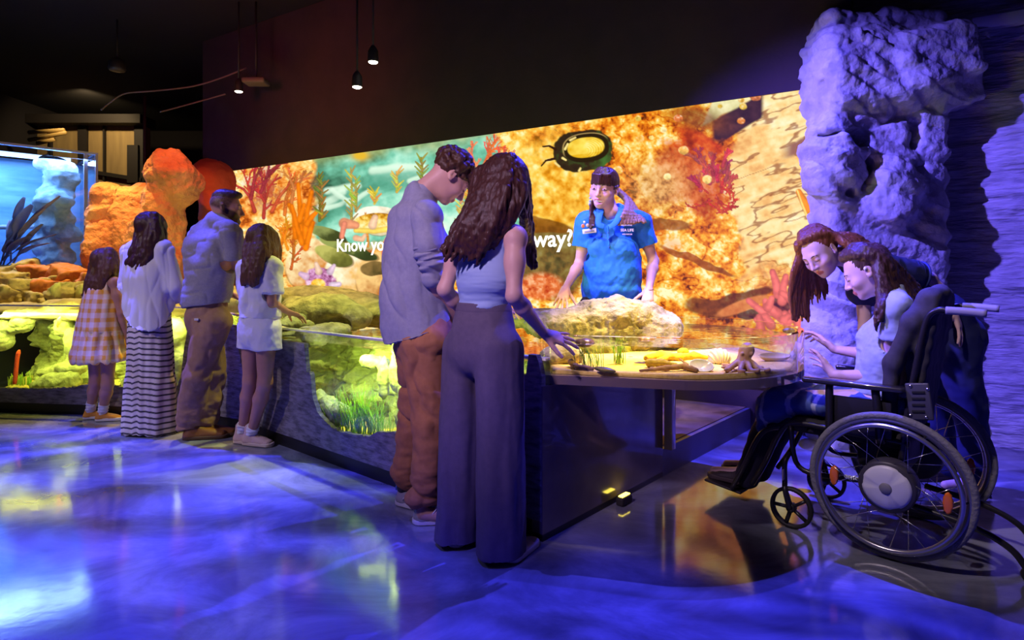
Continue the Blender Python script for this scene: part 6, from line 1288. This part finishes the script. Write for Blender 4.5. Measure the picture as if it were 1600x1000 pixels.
    for txt, w, px, py in (('MELBOURNE', .068, 979, 353), ('SEA LIFE', .082, 980, 361.5), ('AQUARIUM', .062, 980, 367)): flat_text(txt, w, wl, 'chest_print', o, P(px, py, d - .175), R, .02 if txt == 'SEA LIFE' else .01)
    bd = MB().box(P(921, 361, d - .160), (.085, .006, .028), np.array(Matrix.Rotation(-.12, 3, 'Y')), .003).build('name_badge', mat('badge_white', (.78, .78, .82), .4), o)
    MB().box(P(921, 361.5, d - .165), (.06, .004, .008), np.array(Matrix.Rotation(-.12, 3, 'Y')), .001).build('badge_text', mat('badge_ink', (.25, .25, .32), .6), bd)
    for k, (px, py, r, c) in enumerate(((911, 353, .012, (.75, .22, .05)), (918, 352, .011, (.55, .45, .30)), (913, 347, .008, (.75, .78, .8)))): 
        f = Field(); f.ell(P(px, py, d - .158), (r, .006, r * 1.1), None, 0); sculpt('pin_badge', f, .003, mat('pin_%d' % k, c, .4), o)
    f = Field(); f.ecap(P(955, 455, d + .03), P(955, 500, d + .05), (.158, .125), (.168, .13), rt, .03)
    for a in 'LR': f.chain([J['hp' + a], J['kn' + a], J['an' + a]], [.105, .075, .06], .03)
    f.cut(A(0, 0, .23), (0, 0, -1)); f.cut(P(955, 456, d), (0, 0, 1)); sculpt('trousers', f, .008, mat('trouser_black', (.015, .012, .014), .8), root, lambda V: folds(V, .006, (12, 12, 12), 3))
    bl = mat('boot_black', (.015, .012, .012), .5)
    for a in 'LR': q = J['an' + a] * A(1, 1, 0) - fw * .06 + A(0, 0, .166); sneaker(root, q, fw, .26, .09, .08, bl, bl)
    # hair: straight fringe, tied back, long strands over the shoulders
    rg = random.Random(6); f = Field(); h = hd
    f.ell(h.p(0, -.020, .034), A(.079, .099, .088) * h.k, h.R, .02); f.ell(h.p(0, .115, -.03), A(.072, .075, .075) * h.k, h.R, .006, 's'); f.cap(h.p(-.09, -.01, -.055), h.p(.09, -.01, -.055), .055 * h.k, None, .01, 's'); f.cut(h.p(0, -.04, -.07), h.R @ A(0, 0, -1), .01)
    for k in range(20):
        x = -.060 + .120 * k / 19; f.chain([h.p(x * .4, .045, .112), h.p(x * .8, .088 - abs(x) * .38, .080), h.p(x * .97, .1005 - abs(x) * .62, .034 - abs(x) * .15)], [.013, .011, .0065], .003)
    f.ell(h.p(0, -.105, .03), A(.03, .035, .035), h.R, .02)
    sculpt('hair', f, .0042, hair_mat('hair_fringe', (.030, .011, .008), (.065, .024, .015), .3), root, hair_disp(.002, (90, 90, 14)))
    f = Field(); locks(f, [h.p(.060, -.08, .03), P(975, 310, d + .05), P(974, 330, d - .10), P(962, 352, d - .15)], [h.p(.02, -.12, .03), P(984, 312, d + .08), P(1000, 335, d - .02), P(1010, 347, d - .07)], 44, .0090, .0040, rg, .004, .008, .009, .002)
    sculpt('ponytail', f, .0036, hair_mat('hair_blonde', (.22, .11, .05), (.36, .20, .10), .4), root, hair_disp(.0012, (110, 110, 12)))
    f = Field(); locks(f, [h.p(-.070, .02, .01), P(926, 315, d - .09), P(922, 340, d - .11), P(921, 357, d - .165)], [h.p(-.075, -.04, .02), P(934, 318, d - .03), P(929, 340, d - .10), P(928, 352, d - .165)], 12, .0085, .0035, rg, .003, .02, .006, .002)
    sculpt('hair_lock', f, .0036, hair_mat('hair_fringe', (0, 0, 0), (0, 0, 0)), root, hair_disp(.002, (90, 90, 14)))
    m = MB()
    for k in range(4): m.lathe([(0, -.009), (.006, -.006), (.0075, 0), (.006, .006), (0, .009)], 10, h.p(.083, -.005, -.045 - .02 * k))
    m.build('earring', mat('bead_lilac', (.35, .33, .65), .2, spec=.9), root)
    MB().lathe([(.0095, -.002), (.0108, 0), (.0095, .002), (.0088, 0)], 14, P(1011.5, 469, d - .172), frame(P(1010, 486, d - .22) - J['wrL']), closed=True).build('ring', mat('gold', (.8, .5, .15), .25, metal=1), root)
    MB().tube([J['wrL'] + A(.026 * math.cos(t), .026 * math.sin(t), .004 * math.sin(t)) for t in np.linspace(0, 6.1, 20)], .0022, 6, closed=True).build('bracelet', mat('band_dark', (.05, .03, .02), .5), root)
presenter()
# ------------------------------------------------------------------ wheelchair
CF = nrm(A(-.72, .69, 0)); CS = A(CF[1], -CF[0], 0); CM = A(1.765, 2.735, 0)      # forward, chair right side (away), axle centre
def cp(x, y, z): return CM + CS * x + CF * y + A(0, 0, z)
def wheelchair():
    root = thing('wheelchair', 'black wheelchair with spoked wheels, round pale hubs and orange reflectors', 'wheelchair', CM)
    RW_ = np.stack([CF, A(0, 0, 1), CS], 1)
    tyre = mat('tyre_grey', (.20, .19, .21), .75, bump=.4, bscale=60); rimm = mat('rim_alloy', (.30, .29, .31), .35, metal=.8); blk = mat('frame_black', (.018, .016, .02), .35, coat=.3)
    push = mat('handrim', (.55, .53, .55), .28, metal=.9); steel = mat('spoke_steel', (.7, .7, .72), .25, metal=1); hubw = mat('hub_white', (.66, .64, .70), .35); hubd = mat('hub_dark', (.05, .045, .06), .4); refl = mat('reflector_orange', (.85, .18, .02), .25, coat=.6)
    for sx in (-1, 1):
        c = cp(sx * .30, 0, .305); cam_ = Matrix.Rotation(sx * .04, 3, Vector(CF)); R = np.array(cam_) @ RW_; out = R[:, 2] * sx
        W = lambda r, t, o: c + R[:, 0] * (r * math.cos(t)) + R[:, 1] * (r * math.sin(t)) + out * o
        ring = lambda r, o, n=64: [W(r, t, o) for t in np.linspace(0, 2 * math.pi, n, endpoint=False)]
        m = MB(); m.tube(ring(.274, 0), .011, 8, True, flat=1.4); w_ = m.build('wheel', rimm, root)
        MB().tube(ring(.290, 0), .0155, 12, True).build('tyre', tyre, w_)
        MB().tube(ring(.256, .034), .0095, 12, True).build('hand_rim', push, w_)
        for k in range(6): t = k * math.pi / 3; MB().tube([W(.268, t, .008), W(.257, t, .03)], .004, 6).build('hand_rim_bracket', blk, w_)
        Q = np.stack([R[:, 0], np.cross(out, R[:, 0]), out], 1)
        MB().lathe([(.030, -.07), (.100, -.07), (.107, -.05), (.107, .018), (.100, .026)], 40, c, Q).build('hub_motor', hubd, w_)
        hb = MB(); n = 60; prof = [(.0, .044), (.02, .044), (.05, .042), (.080, .036), (.090, .028), (.091, .020)]
        V = []; Fc = []
        for i, (r, z) in enumerate(prof):
            for j in range(n):
                t = 2 * math.pi * j / n; dip = sstep(.84, .97, math.cos(3 * t + .4) * .5 + .5) * sstep(.035, .06, r) * .005; V.append(c + Q @ A(r * math.cos(t), r * math.sin(t), z - dip))
        for i in range(len(prof) - 1):
            for j in range(n): Fc.append((i * n + j, (i + 1) * n + j, (i + 1) * n + (j + 1) % n, i * n + (j + 1) % n))
        hb.add(V, Fc); hb.build('hub_cover', hubw, w_)
        MB().lathe([(0, .049), (.020, .048), (.024, .043)], 30, c, Q).build('hub_cap', mat('cap_grey', (.22, .21, .24), .4), w_)
        for k in range(24):
            t = k * math.pi / 12; dt = (.55 if (k // 2) % 2 else -.55) * (1 if k % 2 else -1); o = (.020 if k % 2 else -.045)
            MB().tube([W(.103, t + dt, o), W(.271, t, 0)], .0016, 5).build('spoke', steel, w_)
        for t in (math.pi * 1.03, -.02):
            f = Field(); f.ell(W(.205, t, .006), A(.018, .045, .006), np.stack([R[:, 0], R[:, 1], out], 1), 0); f.ell(W(.205, t, -.006), A(.018, .045, .005), np.stack([R[:, 0], R[:, 1], out], 1), 0); sculpt('reflector', f, .004, refl, w_)
    # frame
    tube = lambda name, pts, r=.0115, m=blk, par=root, n=10, sm=6: MB().tube(smooth_curve(pts, sm) if sm else np.array(pts), r, n).build(name, m, par)
    grip = mat('grip_grey', (.30, .28, .36), .55)
    for sx in (-1, 1):
        tube('back_post', [cp(sx * .215, -.02, .30), cp(sx * .215, -.055, .62), cp(sx * .215, -.10, .90), cp(sx * .215, -.125, 1.005), cp(sx * .215, -.16, 1.035), cp(sx * .215, -.19, 1.035)], .0125)
        tube('push_grip', [cp(sx * .215, -.185, 1.035), cp(sx * .215, -.25, 1.033), cp(sx * .215, -.315, 1.028)], .0165, grip)
        tube('side_frame', [cp(sx * .215, -.06, .47), cp(sx * .215, .2, .48), cp(sx * .215, .40, .48), cp(sx * .21, .47, .42), cp(sx * .19, .55, .25), cp(sx * .17, .62, .13)], .013)
        tube('side_frame', [cp(sx * .215, -.02, .30), cp(sx * .215, .2, .27), cp(sx * .215, .38, .28), cp(sx * .215, .42, .47)], .012)
        tube('arm_support', [cp(sx * .245, .04, .46), cp(sx * .245, .05, .60), cp(sx * .245, .06, .69)], .017); tube('arm_support', [cp(sx * .245, .24, .46), cp(sx * .245, .24, .60), cp(sx * .245, .24, .69)], .017)
        R = np.stack([CS, CF, A(0, 0, 1)], 1)
        MB().box(cp(sx * .25, .15, .70), (.062, .40, .026), R, .011).build('armrest', mat('armrest_pad', (.03, .026, .035), .22, coat=.5), root)
        MB().box(cp(sx * .232, .13, .56), (.012, .26, .16), R, .005).build('side_guard', mat('guard_black', (.014, .012, .016), .5), root)
        # caster
        c = cp(sx * .255, .40, .095); q = np.stack([CF, A(0, 0, 1), CS], 1)
        cw = MB().lathe([(.080, -.016), (.094, -.012), (.096, 0), (.094, .012), (.080, .016)], 36, c, q, closed=True).build('caster', mat('caster_black', (.02, .018, .02), .6), root)
        cd = MB()
        for k in range(5): 
            t = k * 2 * math.pi / 5; cd.tube([c + q @ A(.01 * math.cos(t), .01 * math.sin(t), 0), c + q @ A(.083 * math.cos(t), .083 * math.sin(t), 0)], .013, 8, flat=.6)
        cd.lathe([(0, -.018), (.02, -.018), (.02, .018), (0, .018)], 14, c, q); cd.build('caster_spider', blk, cw)
        tube('caster_fork', [c + CS * sx * .024, c + CS * sx * .024 + CF * .02 + A(0, 0, .08), c + CF * .03 + A(0, 0, .115), c + CF * .03 + A(0, 0, .20), cp(sx * .225, .42, .34)], .012)
        MB().box(c + CF * .03 + A(0, 0, .15) - CS * sx * -.016, (.028, .006, .05), R, .002).build('fork_label', mat('label_pale', (.6, .55, .5), .7), root)
        # leg rest and footplate
        tube('leg_rest', [cp(sx * .205, .44, .46), cp(sx * .20, .56, .40), cp(sx * .185, .66, .20), cp(sx * .18, .72, .085)], .012)
        MB().box(cp(sx * .085, .78, .075), (.15, .20, .014), R @ np.array(Matrix.Rotation(.12, 3, 'X')), .006).build('footplate', mat('footplate_black', (.022, .018, .02), .5), root)
        tube('anti_tip_bar', [cp(sx * .16, -.05, .20), cp(sx * .16, -.26, .17), cp(sx * .16, -.38, .12), cp(sx * .16, -.44, .045)], .013); MB().lathe([(0, -.012), (.03, -.012), (.034, 0), (.03, .012), (0, .012)], 18, cp(sx * .16, -.445, .036), q).build('anti_tip_wheel', blk, root)
    tube('axle', [cp(-.30, 0, .305), cp(.30, 0, .305)], .016, sm=0); tube('cross_brace', [cp(-.21, .06, .30), cp(.21, .34, .46)], .012, sm=0); tube('cross_brace', [cp(.21, .06, .30), cp(-.21, .34, .46)], .012, sm=0)
    R = np.stack([CS, CF, A(0, 0, 1)], 1)
    f = Field(); f.box(cp(0, .20, .468), (.205, .235, .035), R, .03); sculpt('seat_cushion', f, .008, mat('seat_black', (.018, .016, .02), .8, bump=.2, bscale=200), root)
    MB().box(cp(0, .06, .385), (.30, .20, .14), R, .03).build('battery_pack', mat('guard_black', (0, 0, 0)), root)
    f = Field(); bt = np.array(Matrix.Rotation(-.13, 3, Vector(CS))) @ R
    for z in np.linspace(.56, 1.05, 8): f.box(cp(0, -.055 - (z - .55) * .15, z), (.205, .030, .05), R, .028, .02)
    for sx in (-1, 1): f.chain([cp(sx * .19, .02, .58), cp(sx * .195, .0, .8), cp(sx * .19, -.06, .98), cp(sx * .14, -.12, 1.09)], [.03, .036, .034, .03], .03)
    f.chain([cp(-.16, -.115, 1.085), cp(0, -.13, 1.10), cp(.16, -.115, 1.085)], [.032, .034, .032], .03)
    sculpt('backrest', f, .008, mat('backrest_cloth', (.06, .055, .075), .85, c2=(.045, .04, .055), scale=30, bump=.25, bscale=240, bdist=.002), root, lambda V: folds(V, .008, (12, 12, 5), 3))
    b = MB(); b.box(cp(-.245, -.10, .66), (.014, .085, .15), bt, .006); bk = b.build('mount_plate', mat('plate_grey', (.10, .095, .115), .45, metal=.4), root)
    for k in range(4): MB().box(cp(-.254, -.098, .62 + .026 * k), (.004, .045, .010), bt, .001).build('vent_slot', mat('slot_black', (.01, .01, .01), .8), bk)
    for (y, z) in ((-.07, .60), (-.125, .60), (-.07, .72), (-.13, .715)): MB().lathe([(0, .004), (.006, .003), (.007, 0)], 10, cp(-.252, y, z), frame(-CS)).build('bolt', steel, bk)
    t = math.pi * 1.0; c = cp(-.30, 0, .305); Rr = np.stack([-CF, A(0, 0, 1), -CS], 1)
    flat_text('emo', .06, mat('print_white', (.85, .87, .9), .6), 'motor_lettering', root, c + CF * .135 + A(0, 0, -.005) - CS * .004, Rr, .02)
wheelchair()
def seated_woman():
    root = thing('person', 'dark-haired woman in a pale blue tee seated in the wheelchair, hands on the clear wall', 'person', cp(0, .15, .0))
    J = dict(neck=P(1392, 452, 2.80), shL=P(1399, 482, 2.65), shR=P(1408, 472, 2.98), elL=P(1402, 590, 2.66), wrL=P(1301, 585, 2.88), elR=P(1372, 556, 2.98), wrR=P(1303, 546, 3.08),
             hpL=cp(-.09, .10, .585), hpR=cp(.09, .10, .585), knL=cp(-.09, .52, .55), knR=cp(.10, .52, .55), anL=cp(-.08, .70, .17), anR=cp(.08, .70, .17))
    J['toeL'] = cp(-.08, .86, .12); J['toeR'] = cp(.08, .86, .12); J['waist'] = cp(0, .06, .78)
    hd = Head(P(1353, 424, 2.83), (-.74, .42, -.50), (-.42, .25, .85), .98)
    tip = P(1272, 548, 3.04); tip2 = P(1268, 514, 3.18)
    hands = [dict(wrist=J['wrL'], fdir=tip - J['wrL'], back=(.9, -.5, 0), thumb=(-.3, -.1, 1), s=.95, curl=(.2, .2, .25, .3), spread=.12), dict(wrist=J['wrR'], fdir=tip2 - J['wrR'], back=(.6, -.3, .7), thumb=(-.6, -.4, .5), s=.95, curl=(.35, .45, .5, .5), spread=.08)]
    f = full_body(J, hd, .94, True, hands, chest=(.130, .098), waist=(.118, .090), hips=(.155, .115))
    sculpt('body', f, .0045, SK, root, col=hd.skin((.70, .46, .42)))
    hd.extras(root, mat('brow_dark', (0, 0, 0)), lash=True)
    tee = mat('tee_paleblue', (.40, .46, .58), .85, c2=(.36, .42, .54), scale=50, bump=.2, bscale=300, bdist=.002)
    f = Field(); trunk(f, J, .94, .016, True, chest=(.132, .10), waist=(.125, .098), hips=(.155, .118))
    for x in (-1, 1): f.ell((J['shL'] + J['shR']) / 2 + CF * .085 + CS * x * .06 - A(0, 0, .15), (.055, .055, .055), None, .05)
    for a in 'LR': f.chain([J['sh' + a], J['sh' + a] + (J['el' + a] - J['sh' + a]) * .48], [.062, .066], .03); f.hem(J['sh' + a] + (J['el' + a] - J['sh' + a]) * .44, J['el' + a] - J['sh' + a], .074)
    f.cut(cp(0, 0, .64), (0, 0, -1)); f.cap(J['neck'] + CF * .03, J['neck'] + A(0, 0, .1) + CF * .05, .06, .085, .01, 's')
    sculpt('tee', f, .005, tee, root, lambda V: folds(V, .008, (10, 10, 10), 71) + .010 * ridge(V * A(6, 6, 14), 3, 73) * sstep(1.0, .8, V[:, 2]) + folds(V, .004, (20, 20, 20), 75))
    f = Field()
    f.ecap(cp(0, .05, .58), cp(0, .14, .58), (.175, .075), (.18, .075), CS, .03); f.ecap(cp(0, .14, .58), cp(0, .48, .555), (.175, .072), (.19, .07), CS, .05); f.cap(cp(-.15, .52, .54), cp(.15, .52, .54), .072, None, .04); f.ecap(cp(0, .53, .53), cp(0, .58, .42), (.19, .055), (.19, .045), CS, .05)
    def denim(V):
        q = (V - CM); u = q @ CS; v = q @ CF; c = np.tile(np.array((.06, .10, .32)), (len(V), 1)); s_ = (np.abs(np.mod(v + .2 * u, .115) - .05) < .010); c[s_] = (.42, .46, .62); return c
    sculpt('skirt', f, .006, mat('skirt_blue', (1, 1, 1), .8, attr=True, bump=.2, bscale=250, bdist=.002), root, lambda V: folds(V, .016, (9, 9, 14), 81) + .010 * ridge(V * A(9, 9, 9), 3, 83), col=denim)
    f = Field(); f.chain([cp(-.09, .50, .54), cp(-.085, .60, .34), cp(-.08, .68, .13)], [.075, .066, .06], .02); f.chain([cp(.10, .50, .54), cp(.09, .60, .34), cp(.085, .68, .13)], [.075, .066, .06], .02)
    sculpt('trousers', f, .006, mat('legging_navy', (.012, .012, .03), .8), root, lambda V: folds(V, .006, (12, 12, 12), 5))
    f = Field(); cranium(f, hd, .014, back=True); f.ell(hd.p(0, .120, -.026), A(.088, .088, .094) * hd.k, hd.R, .010, 's'); f.ell(hd.p(0, .050, -.045), A(.11, .058, .078) * hd.k, hd.R, .010, 's'); rg = random.Random(9)
    locks(f, [hd.p(-.01, .05, .102), hd.p(-.066, -.012, .072), hd.p(-.084, -.055, .01), P(1398, 462, 2.68), P(1410, 478, 2.62)], [hd.p(0, -.02, .12), hd.p(-.045, -.06, .09), hd.p(-.03, -.11, .0), P(1430, 445, 2.80), P(1452, 476, 2.82)], 20, .022, .007, rg, .010, .03, .010, .012)
    locks(f, [hd.p(.02, .05, .102), hd.p(.068, -.01, .07), hd.p(.082, -.05, .01), P(1400, 455, 2.95), P(1415, 475, 2.98)], [hd.p(0, -.02, .12), hd.p(.045, -.06, .09), hd.p(.03, -.11, .0), P(1425, 440, 2.88), P(1446, 468, 2.90)], 10, .022, .008, rg, .010, .03, .010, .012)
    locks(f, [hd.p(-.086, -.035, -.01), P(1373, 450, 2.70), P(1372, 480, 2.66), P(1366, 515, 2.66)], [hd.p(-.08, -.07, 0), P(1386, 452, 2.68), P(1383, 480, 2.62), P(1376, 506, 2.62)], 7, .015, .005, rg, .006, .03, .008, .010)
    sculpt('hair', f, .0048, hair_mat('hair_espresso', (.040, .018, .018), (.085, .04, .035), .3), root, hair_disp(.003, (70, 70, 16)))
    MB().lathe([(0, .0), (.006, -.004), (.0075, -.010), (.005, -.016), (0, -.018)], 10, hd.p(-.086, -.008, .020)).build('hair_clip', mat('clip_pearl', (.8, .8, .85), .2, spec=1), root)
    sk = mat('shoe_dark', (.03, .022, .025), .6)
    for a, x in (('L', -.085), ('R', .085)):
        q = cp(x, .64, .087); sneaker(root, q, CF, .25, .085, .075, sk, mat('sole_dark', (.05, .035, .035), .6))
seated_woman()
def leaning_woman():
    root = thing('person', 'long straight-haired woman in a navy shirt bending over the wheelchair user', 'person', (2.40, 3.32, 0))
    J = dict(neck=P(1330, 402, 3.13), shL=P(1368, 418, 3.05), shR=P(1345, 412, 3.30), elL=P(1452, 436, 3.08), wrL=P(1490, 486, 3.10), elR=P(1352, 515, 3.24), wrR=P(1395, 575, 3.18),
             hpL=P(1492, 520, 3.18), hpR=P(1480, 515, 3.38), knL=A(2.42, 3.22, .46), knR=A(2.40, 3.46, .46), anL=A(2.50, 3.26, .09), anR=A(2.48, 3.48, .09))
    J['toeL'] = J['anL'] + A(-.16, .02, -.05); J['toeR'] = J['anR'] + A(-.16, .02, -.05); J['waist'] = P(1430, 455, 3.20)
    hd = Head(P(1281, 394, 3.12), (-.70, -.42, -.58), (-.55, .0, .83), 1.0)
    hands = [dict(wrist=J['wrR'], fdir=(.1, -.2, -.9), back=(-.8, -.2, 0), thumb=(-.3, -.8, 0), s=.95), dict(wrist=J['wrL'], fdir=(.1, -.3, -.9), back=(.6, -.6, 0), thumb=(-.5, -.5, 0), s=.95)]
    f = full_body(J, hd, .98, True, hands)
    sculpt('body', f, .0048, SK, root, col=hd.skin((.66, .44, .42)))
    hd.extras(root, mat('brow_brown', (0, 0, 0)), lash=True)
    nv = mat('shirt_navy', (.02, .025, .10), .8, bump=.2, bscale=260, bdist=.002)
    f = Field(); trunk(f, J, .98, .022, True)
    f.chain([J['shL'], J['shL'] + (J['elL'] - J['shL']) * .7], [.066, .070], .03); f.chain([J['shR'], J['shR'] + (J['elR'] - J['shR']) * .45], [.066, .070], .03); f.cap(hd.p(0, -.01, -.13), hd.p(0, .0, -.05), .062, .07, .01, 's')
    o = sculpt('shirt', f, .006, nv, root, lambda V: folds(V, .012, (9, 9, 9), 91) + .008 * ridge(V * 8, 3, 93))
    e = J['shL'] + (J['elL'] - J['shL']) * .80; ax = nrm(J['elL'] - J['shL']); Q = frame(ax)
    for k, (t, m) in enumerate(((0., mat('trim_blue', (.02, .035, .20), .7)), (.03, nv), (.055, mat('trim_blue', (0, 0, 0))))): MB().tube([e - ax * t + Q @ A(.0735 * math.cos(u), .0735 * math.sin(u), 0) for u in np.linspace(0, 2 * math.pi, 28, endpoint=False)], .007, 6, True).build('sleeve_trim', m, o)
    f = Field(); f.ecap(P(1470, 490, 3.25), (J['hpL'] + J['hpR']) / 2 - A(0, 0, .05), (.16, .12), (.172, .125), A(0, 1, 0), .05)
    for a in 'LR': f.chain([J['hp' + a] - A(0, 0, .04), J['kn' + a], J['an' + a]], [.11, .08, .07], .03)
    sculpt('trousers', f, .008, mat('trouser_blueblack', (.015, .02, .10), .85), root, lambda V: folds(V, .012, (9, 9, 9), 95))
    for a in 'LR': sneaker(root, J['an' + a] * A(1, 1, 0) + A(.06, 0, 0), (-1, 0, 0), .25, .085, .07, mat('shoe_dark', (0, 0, 0)), mat('sole_dark', (0, 0, 0)))
    f = Field(); cranium(f, hd, .012, back=True); f.ell(hd.p(0, .122, -.022), A(.088, .088, .098) * hd.k, hd.R, .010, 's'); f.ell(hd.p(0, .050, -.045), A(.11, .058, .078) * hd.k, hd.R, .010, 's'); rg = random.Random(12)
    locks(f, [hd.p(.040, .052, .092), hd.p(.076, .040, .040), P(1238, 425, 3.16), P(1234, 460, 3.17), P(1236, 498, 3.17)], [hd.p(.06, .02, .09), hd.p(.085, -.03, .0), P(1262, 430, 3.26), P(1264, 465, 3.26), P(1266, 500, 3.24)], 20, .017, .006, rg, .006, .03, .006, .0)
    locks(f, [hd.p(.08, .0, .0), P(1264, 440, 3.26), P(1268, 470, 3.26)], [hd.p(.07, -.06, .0), P(1290, 440, 3.30), P(1296, 468, 3.28)], 9, .014, .004, rg, .006, .03, .006, .0)
    locks(f, [hd.p(0, .05, .108), hd.p(-.058, -.005, .085), hd.p(-.084, -.050, .03), P(1325, 385, 3.02), P(1356, 400, 2.98)], [hd.p(.03, -.02, .12), hd.p(-.01, -.08, .10), hd.p(-.02, -.12, .02), P(1335, 368, 3.14), P(1372, 392, 3.12)], 20, .020, .010, rg, .006, .02, .010, .0)
    sculpt('hair', f, .0048, hair_mat('hair_auburn', (.15, .045, .018), (.24, .085, .035), .3), root, hair_disp(.003, (80, 80, 10)))
leaning_woman()
# ------------------------------------------------------------------ light
def aim(o, tgt):
    d = Vector([float(x) for x in tgt]) - o.location; o.rotation_euler = d.to_track_quat('-Z', 'Y').to_euler()
def spot(name, loc, tgt, col, W, ang=60, blend=.5, r=.06, gobo=None):
    l = bpy.data.lights.new(name, 'SPOT'); l.energy = W; l.color = col; l.spot_size = math.radians(ang); l.spot_blend = blend; l.shadow_soft_size = r
    o = bpy.data.objects.new(name, l); C.objects.link(o); o.location = [float(x) for x in loc]; aim(o, tgt)
    if gobo:                                # ripple filter in the lamp
        sc1, lo, hi, dist = gobo; l.use_nodes = True; nt = l.node_tree; L = nt.links.new; em = nt.nodes['Emission']
        tc = nt.nodes.new('ShaderNodeTexCoord'); mp = nt.nodes.new('ShaderNodeMapping'); mp.inputs['Scale'].default_value = (1, 2.2, 1); mp.inputs['Rotation'].default_value = (0, 0, .4)
        n = nt.nodes.new('ShaderNodeTexNoise'); n.inputs['Scale'].default_value = sc1; n.inputs['Detail'].default_value = 4; n.inputs['Distortion'].default_value = dist
        mr = nt.nodes.new('ShaderNodeMapRange'); mr.inputs['From Min'].default_value = .4; mr.inputs['From Max'].default_value = .66; mr.inputs['To Min'].default_value = lo; mr.inputs['To Max'].default_value = hi
        L(tc.outputs['Normal'], mp.inputs[0]); L(mp.outputs[0], n.inputs[0]); L(n.outputs['Fac'], mr.inputs[0]); L(mr.outputs[0], em.inputs['Strength'])
    return o
def area(name, loc, tgt, col, W, sx, sy):
    l = bpy.data.lights.new(name, 'AREA'); l.shape = 'RECTANGLE'; l.size = sx; l.size_y = sy; l.energy = W; l.color = col
    o = bpy.data.objects.new(name, l); C.objects.link(o); o.location = [float(x) for x in loc]; aim(o, tgt); return o
VIO = (.17, .12, 1.0); BLU = (.062, .055, 1.0); WARM = (1, .70, .13); YG = (.95, 1.0, .22)
# violet wash raking in from the left on the pillar and the stone wall
spot('violet_spot', (-2.1, 2.75, 3.9), (3.0, 3.98, .85), VIO, 3300, 40, .7, .04)
spot('pair_lamp', (-1.9, -.3, 3.4), (-.2, 2.75, 1.35), (.88, .60, 1.0), 640, 33, 1., .15)
spot('family_lamp', (-4.3, 1.2, 3.4), (-2.4, 4.5, 1.0), (1, .80, .92), 290, 40, .9, .15)
spot('blue_front_spot', (-.9, .2, 4.2), (-.9, 1.35, 0), BLU, 1300, 50, .8, .1, (5, .1, 1.8, .6))
# rippled blue on the floor
spot('blue_ripple_spot', (-3.3, 4.5, 4.2), (-2.9, 2.9, 0), BLU, 2300, 62, .6, .05, (5, .05, 2.0, .6))
spot('blue_floor_spot', (1.5, 4.0, 4.2), (.7, 2.4, 0), BLU, 2000, 80, .6, .02, (6, .4, 1.4, .8))
spot('lilac_floor_spot', (-4.6, 2.0, 4.2), (-3.0, 2.6, 0), (.32, .35, 1.0), 700, 62, .9, .1, (4, .05, 2.0, .6))
# warm lamps over the pools
spot('pool_lamp_1', (1.15, 2.75, 4.15), (.66, 3.25, .8), WARM, 3800, 22, 1., .05)
spot('pool_lamp_2', (-.5, 4.6, 4.15), (-.9, 4.6, .7), YG, 600, 42, .5, .05)
spot('pool_lamp_3', (-2.4, 5.7, 4.15), (-2.4, 5.6, .8), WARM, 700, 44, .5, .05)
spot('pool_lamp_4', (-4.4, 6.1, 4.15), (-4.3, 5.9, .8), WARM, 700, 46, .5, .05)
spot('presenter_lamp', (.2, 2.6, 4.15), (.62, 3.95, 1.5), (1, .86, .72), 340, 18, .5, .04)
spot('visitor_lamp', (-.7, 1.2, 4.1), (1.62, 2.70, .85), (1, .80, .95), 360, 25, .8, .05)
spot('orange_spot', (-3.2, 4.8, 4.1), (-3.75, 6.5, 1.9), (1, .25, .06), 360, 34, .6, .05)
spot('red_soffit_spot', (-3.0, 5.0, 3.0), (-2.6, 7.2, 3.2), (1, .13, .12), 60, 120, 1., .2)
spot('rear_lamp', (-7.2, 10.2, 4.2), (-7.8, 11.4, 3.4), (1, .72, .35), 90, 120, .7, .05)
# fill strips added in the rims to brighten windows, a strip in the blue aquarium
def strip(name, px, back, z, col, W, L, dn=.30):
    q, i = front_at_px(px); n = front_nrm(i); p = front_idx(i) - n * back; t = p - n * .5
    o = area(name, (p[0], p[1], z), (t[0], t[1], z - .5 * dn), col, W, L, .05); return o
for px in (520, 585, 650): strip('window_fill', px, .075, .715, (.80, 1, .17), 9.5, .42)
for px in (-20, 60, 135, 250): strip('left_window_fill', px, .075, .82, (.92, 1, .18), 11, .5)
area('aquarium_strip', P(40, 0, 6.75) * A(1, 1, 0) + A(0, 0, 2.47), P(40, 0, 6.8) * A(1, 1, 0) + A(0, 0, 1), (.30, .52, 1), 46, 1.2, .7)
